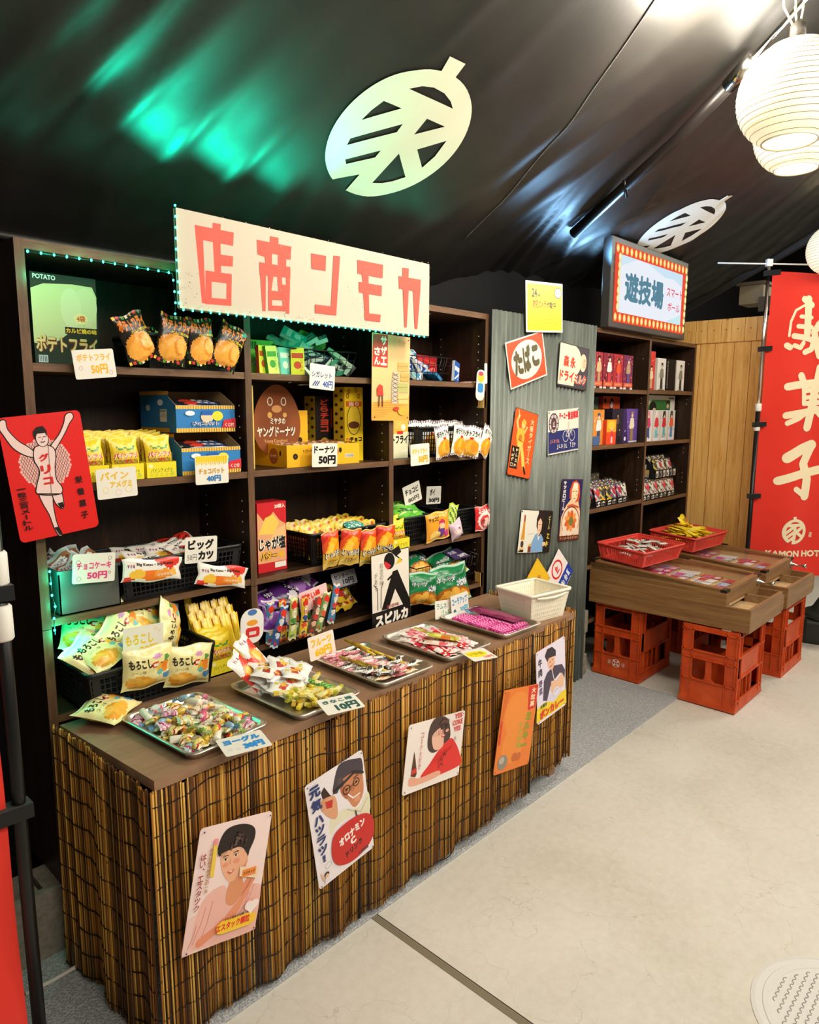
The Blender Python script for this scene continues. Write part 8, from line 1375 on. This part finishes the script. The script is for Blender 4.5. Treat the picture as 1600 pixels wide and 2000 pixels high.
# ---------------------------------------------------------------- boxes in the bookshelf
def figure_box(w, d, h, bg, parts, side, seed):
    A = Art(); W_, H_ = w*100, h*100; A.rect(.15, .15, W_-.15, H_-.15, bg)
    r_ = random.Random(seed)
    for p in parts:
        if p[0] == 'fig':       # generic standing figure
            _, x, base_, ht, c1, c2, sk = p; x *= W_; b0 = base_*H_; t = ht*H_
            A.poly([(x-t*.12, b0), (x+t*.12, b0), (x+t*.09, b0+t*.5), (x-t*.09, b0+t*.5)], c2).poly([(x-t*.15, b0+t*.40), (x+t*.15, b0+t*.42), (x+t*.10, b0+t*.78), (x-t*.10, b0+t*.78)], c1).line([(x-t*.10, b0+t*.74), (x-t*.17, b0+t*.46)], t*.06, c1).line([(x+t*.10, b0+t*.74), (x+t*.16, b0+t*.5)], t*.06, c1).ell(x, b0+t*.88, t*.075, t*.09, sk).poly([(x-t*.09, b0+t*.86), (x-t*.08, b0+t*1.0), (x+t*.08, b0+t*1.0), (x+t*.09, b0+t*.86), (x, b0+t*.94)], p[5] if r_.random() < .5 else '1c1614')
        elif p[0] == 'mot':
            for _ in range(p[1]): x, y = r_.uniform(.3, W_-.8), r_.uniform(p[3]*H_, p[4]*H_); A.ell(x, y, r_.uniform(.15, .6), r_.uniform(.15, .8), r_.choice(p[2]), r_.uniform(0, 3), 8)
        elif p[0] == 'rect': A.rect(p[1]*W_, p[2]*H_, p[3]*W_, p[4]*H_, p[5])
        elif p[0] == 'poly': A.poly([(x*W_, y*H_) for x, y in p[1]], p[2])
        elif p[0] == 'ell': A.ell(p[1]*W_, p[2]*H_, p[3]*W_, p[4]*H_, p[5])
        elif p[0] == 'txt': A.text(p[1], p[2]*W_, p[3]*H_, p[4]*W_, p[5]*H_, p[6], .03)
        elif p[0] == 'scr': A.scrib(p[1]*W_, p[2]*H_, p[3]*W_, p[4]*H_, p[5], p[6], p[7])
        elif p[0] == 'vtxt': A.vtext(p[1], p[2]*W_, p[3]*H_, p[4]*W_, p[5]*H_, p[6], .03)
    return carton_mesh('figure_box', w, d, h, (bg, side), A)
RM = ['c83a3c', 'e07a4a', '7a2a4a', 'e8a060', '3a1a2a', 'd84a5a']
def fb(me, x, y, z, label, grp=None, rz=0): tag(link('figure_box', me, None, (x, y, z), (0, 0, rz)), label, 'box', grp or 'figure boxes in the bookshelf')
S1, S1r, S2, S3, S3r = 1.5232, 1.5282, 1.2292, .8982, .8802
for k, (x, w, fg) in enumerate(((3.357, .10, ('fig', .6, .16, .74, 'd8b890', 'b89068', 'f0d0b0')), (3.468, .107, ('fig', .6, .16, .76, 'f0e8e4', 'c83a3c', 'f0d0b0')), (3.580, .107, ('fig', .5, .16, .72, 'e8542c', 'c84a6a', 'f0c8a0')), (3.695, .112, ('fig', .5, .16, .74, 'b89878', '5a4a8a', 'f0d0b0')))):
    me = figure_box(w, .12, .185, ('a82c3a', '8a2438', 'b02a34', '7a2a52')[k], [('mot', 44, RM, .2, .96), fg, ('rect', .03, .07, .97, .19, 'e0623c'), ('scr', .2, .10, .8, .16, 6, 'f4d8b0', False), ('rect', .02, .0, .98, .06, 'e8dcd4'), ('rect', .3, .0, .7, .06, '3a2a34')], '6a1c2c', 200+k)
    fb(me, x, 1.83, S1, 'crimson figure box, %s on the top left bookshelf' % (('leftmost half hidden by the zinc sheet', 'second', 'third', 'rightmost')[k]))
me = figure_box(.12, .12, .222, 'd83a34', [('poly', [(0, 0), (.55, 0), (.3, .6), (0, .75)], '5a4a8a'), ('mot', 20, ['f0904a', 'c82a3a', '8a4a8a'], .5, .98), ('fig', .62, .05, .58, 'e8d0a8', 'c8a878', 'f0d8b8')], 'b02a2c', 210); fb(me, 3.995, 1.84, S1r, 'tall red and violet figure box on the top right bookshelf')
for k, (x, bgc) in enumerate(((4.135, 'e8e4dc'), (4.412, 'eceae4'))):
    me = figure_box(.118, .12, .188, bgc, [('fig', .55, .04, .82, '8a887c', '3a3a34', 'c8c0b0'), ('rect', .2, .0, .9, .03, '2a2a2a'), ('poly', [(.1, .3), (.3, .5), (.2, .6)], 'c8c8c0')], 'c8c4bc', 220+k); fb(me, x, 1.835, S1r, 'white figure box with a grey standing figure, %s of the two' % ('left', 'right')[k])
me = figure_box(.13, .12, .188, '0f0f10', [('scr', .06, .06, .18, .94, 16, 'e8e4dc', True), ('rect', .5, .1, .52, .9, '2a2a2c')], '0a0a0a', 230); fb(me, 4.272, 1.835, S1r, 'black figure box with white vertical lettering between two white ones')
me = figure_box(.14, .10, .255, '4a7a4a', [('rect', 0, .72, 1, 1, '5a7a6a'), ('fig', .62, .3, .62, '5a9a3a', 'd8d04a', 'e8c8a0'), ('rect', .78, .2, .98, .75, 'd8d83a')], '3a5a3a', 231); fb(me, 3.575, 1.975, S2, 'green figure box at the rear of the second left bookshelf')
me = figure_box(.20, .10, .26, 'ee5a26', [('ell', .12, .9, .07, .06, '2a1a14'), ('poly', [(.3, .1), (.62, .1), (.6, .7), (.48, .86), (.36, .7)], '1c1a22'), ('ell', .5, .82, .09, .08, 'f0dcc8'), ('poly', [(.38, .78), (.44, .96), (.6, .94), (.6, .84), (.5, .9)], '14120f')], 'c84a20', 232); fb(me, 3.765, 1.955, S2, 'orange figure box with a black robed figure at the rear of the second left bookshelf')
me = figure_box(.115, .10, .185, 'e0903a', [('mot', 20, ['f0c06a', 'c85a2a', 'f0e0c0'], .5, .98), ('fig', .5, .06, .84, 'f0e8e0', '3a4a6a', 'f0d0b0'), ('rect', .0, .0, .6, .25, '4a6a9a')], 'b87030', 233); fb(me, 3.392, 1.83, S2, 'orange figure box half hidden by the zinc sheet')
me = figure_box(.105, .05, .132, 'ee4a1c', [('rect', 0, .5, 1, 1, 'f4a426'), ('ell', .5, .78, .4, .16, 'f8c83a'), ('fig', .55, .06, .62, 'd83a4a', 'f0c8d0', 'f4d8b8')], 'd0401c', 234); fb(me, 3.492, 1.808, S2, 'small red and orange box in front on the second left bookshelf')
me = figure_box(.125, .11, .19, '241c2c', [('mot', 14, ['3a2a4a', '4a3a3a'], .2, .9), ('fig', .5, .36, .5, '6a4a3a', '3a2a24', 'c8a080'), ('fig', .7, .04, .4, '3a2a34', '1a1418', 'c89a70')], '1a1420', 235); fb(me, 3.640, 1.85, S2, 'near black figure box on the second left bookshelf')
me = figure_box(.175, .11, .19, '6a4aa0', [('poly', [(0, 0), (.35, 0), (.2, 1), (0, 1)], '3a2458'), ('mot', 18, ['9a7ac8', '4a2a7a', 'b898d8'], .3, .96), ('fig', .6, .06, .86, 'e8dcc0', '9a7a4a', 'e8c8a0'), ('ell', .14, .12, .07, .06, 'e8e4ec'), ('rect', .4, .01, .98, .05, 'e0d8e4')], '4a3078', 236); fb(me, 3.795, 1.85, S2, 'violet figure box with a robed figure on the second left bookshelf')
me = figure_box(.48, .16, .272, 'e4e2d8', [('rect', .04, .04, .86, .9, '3a7a3e'), ('poly', [(.04, .5), (.3, .9), (.04, .9)], 'c8ccb8'), ('ell', .34, .74, .10, .12, '1c1a18'), ('ell', .38, .66, .05, .06, 'e8c8a8'), ('fig', .78, .06, .82, '2a5a8a', '2a3a5a', 'e8c0a0'), ('txt', 'Smoke', .80, .92, .96, .98, '1c1c1c')], 'bcbab0', 237); fb(me, 4.265, 1.90, S2, 'large white and green figure box at the rear of the second right bookshelf')
for k, (x, w, c1, c2) in enumerate(((3.975, .105, 'c83a6a', '2a4a8a'), (4.085, .105, 'd83a44', '6ac0c8'), (4.190, .10, 'c8303a', '5ab0b8'), (4.295, .10, 'e05a34', '4a8ac0'))):
    me = figure_box(w, .05, .182, ('d8d4cc', 'cfc8c4', 'd8d0c8', 'd4d2cc')[k], [('fig', .5, .1, .84, c1, c2, 'f0cdb0'), ('mot', 10, [c1, c2, 'f0e8e0'], .05, .5), ('rect', .1, .01, .9, .1, 'f0dce0'), ('poly', [(.2, .7), (.3, .98), (.6, .98), (.7, .72), (.5, .86)], ('e08aa0', 'e8e0dc', '2a2a2a', '3a4a3a')[k])], 'b8b4ac', 240+k); fb(me, x, 1.825, S2, 'pale figure box with a %s jacketed figure, %s of the front row' % (('pink', 'red', 'dark red', 'orange')[k], ('first', 'second', 'third', 'fourth')[k]))
# packs on the third level
dk = [bag('card_pack', .058, .10, .012, shp(c, [('s', .05, .3, .95, .9, 4, [c, d, e], 7), ('e', .5, .6, .3, .2, e), ('r', 0, 0, 1, .22, '1c1a1a'), ('r', .3, .05, .7, .15, 'e8e4dc'), ('r', 0, .92, 1, 1, '3a3a3a')]), (), 130+i, '2a2a2a', 10, 14) for i, (c, d, e) in enumerate((('c8c8c0', '5a6a7a', 'd8404a'), ('e0c02a', '8a8a80', '3a3a3a'), ('4a6a8a', 'd8d4c8', 'b8304a'), ('b8b4a8', '4a4a4a', 'e0dccc')))]
def pack_carton(w, d, hf, hb, x, y, z, label):
    A = Art(); A.rect(0, 0, w*100, hf*100, '1a1a1c')
    for k in range(int(w*100/5)): A.rect(1+5*k, .5, 4.4+5*k, hf*100-.6, ('e8e4da', '8a8a84', 'd8d0c8')[k % 3]).rect(1.4+5*k, .9, 3+5*k, hf*60, '2a2a2a')
    L_ = Art(); L_.rect(1, 2.0, 9, 5.0, 'c8a060').rect(2, 5.4, 7, 8.2, 'e0d8c8').ell(3.4, 6.8, 1.2, 1.2, '2a2a2a')
    for k in range(9): L_.rect(1+k*.9, .5, 1.5+k*.9, 1.8, 'e8e4da')
    o = link('display_carton', tray_carton('display_carton', w, d, hf, hb, '1a1a1c', '2a2826', A, L_, .2), None, (x, y, z)); tag(o, label, 'carton', 'black pack cartons'); return o
for k in range(3):
    pack_carton(.118, .12, .03, .075, 3.43+.124*k, 1.815, S3, 'black open carton of card packs, %s on the lower left bookshelf' % ('left', 'middle', 'right')[k])
    for j in range(8): put(dk[(k+j % 2) % 4 if j < 2 else j % 4], 'card_pack', (3.402+.124*k+.056*(j % 2), 1.825+.028*(j//2), S3+.062+.006*(j//2)), (3, -3)[j % 2], 'silver and dark card pack standing in the lower left bookshelf cartons', 'card pack', 'card packs on the lower left bookshelf', rx=-12)
me = figure_box(.11, .02, .11, '4a4436', [('mot', 36, ['8a7a5a', 'b89878', '3a342a', 'd8b8a8', '6a6a4a'], .05, .95), ('ell', .55, .35, .3, .25, 'c8a090')], '2a2620', 250); fb(me, 3.60, 1.955, S3+.05, 'small dark printed card standing behind the lower left packs')
for k in range(4):
    pack_carton(.112, .11, .03, .07, 3.98+.116*k, 1.815, S3r, 'black open carton of card packs, %s of four on the lower right bookshelf' % ('first', 'second', 'third', 'fourth')[k])
    for j in range(8): put(dk[(3, 0, 3, 1, 3, 2, 3, 0)[j]], 'card_pack', (3.953+.116*k+.054*(j % 2), 1.825+.026*(j//2), S3r+.062+.005*(j//2)), (3, -3)[j % 2], 'silver and dark card pack standing in the lower right bookshelf cartons', 'card pack', 'card packs on the lower right bookshelf', rx=-12)
pack_carton(.30, .13, .05, .12, 4.29, 1.84, S3r+.118, 'larger black carton stacked above the lower right card packs')
for j in range(14): put(dk[(1, 3, 2, 3)[j % 4]], 'card_pack', (4.18+.034*(j % 7), 1.86+.04*(j//7), S3r+.185+.02*(j//7)), 4, 'card pack in the upper black carton of the lower right bookshelf', 'card pack', 'card packs in the upper carton', rx=-16)
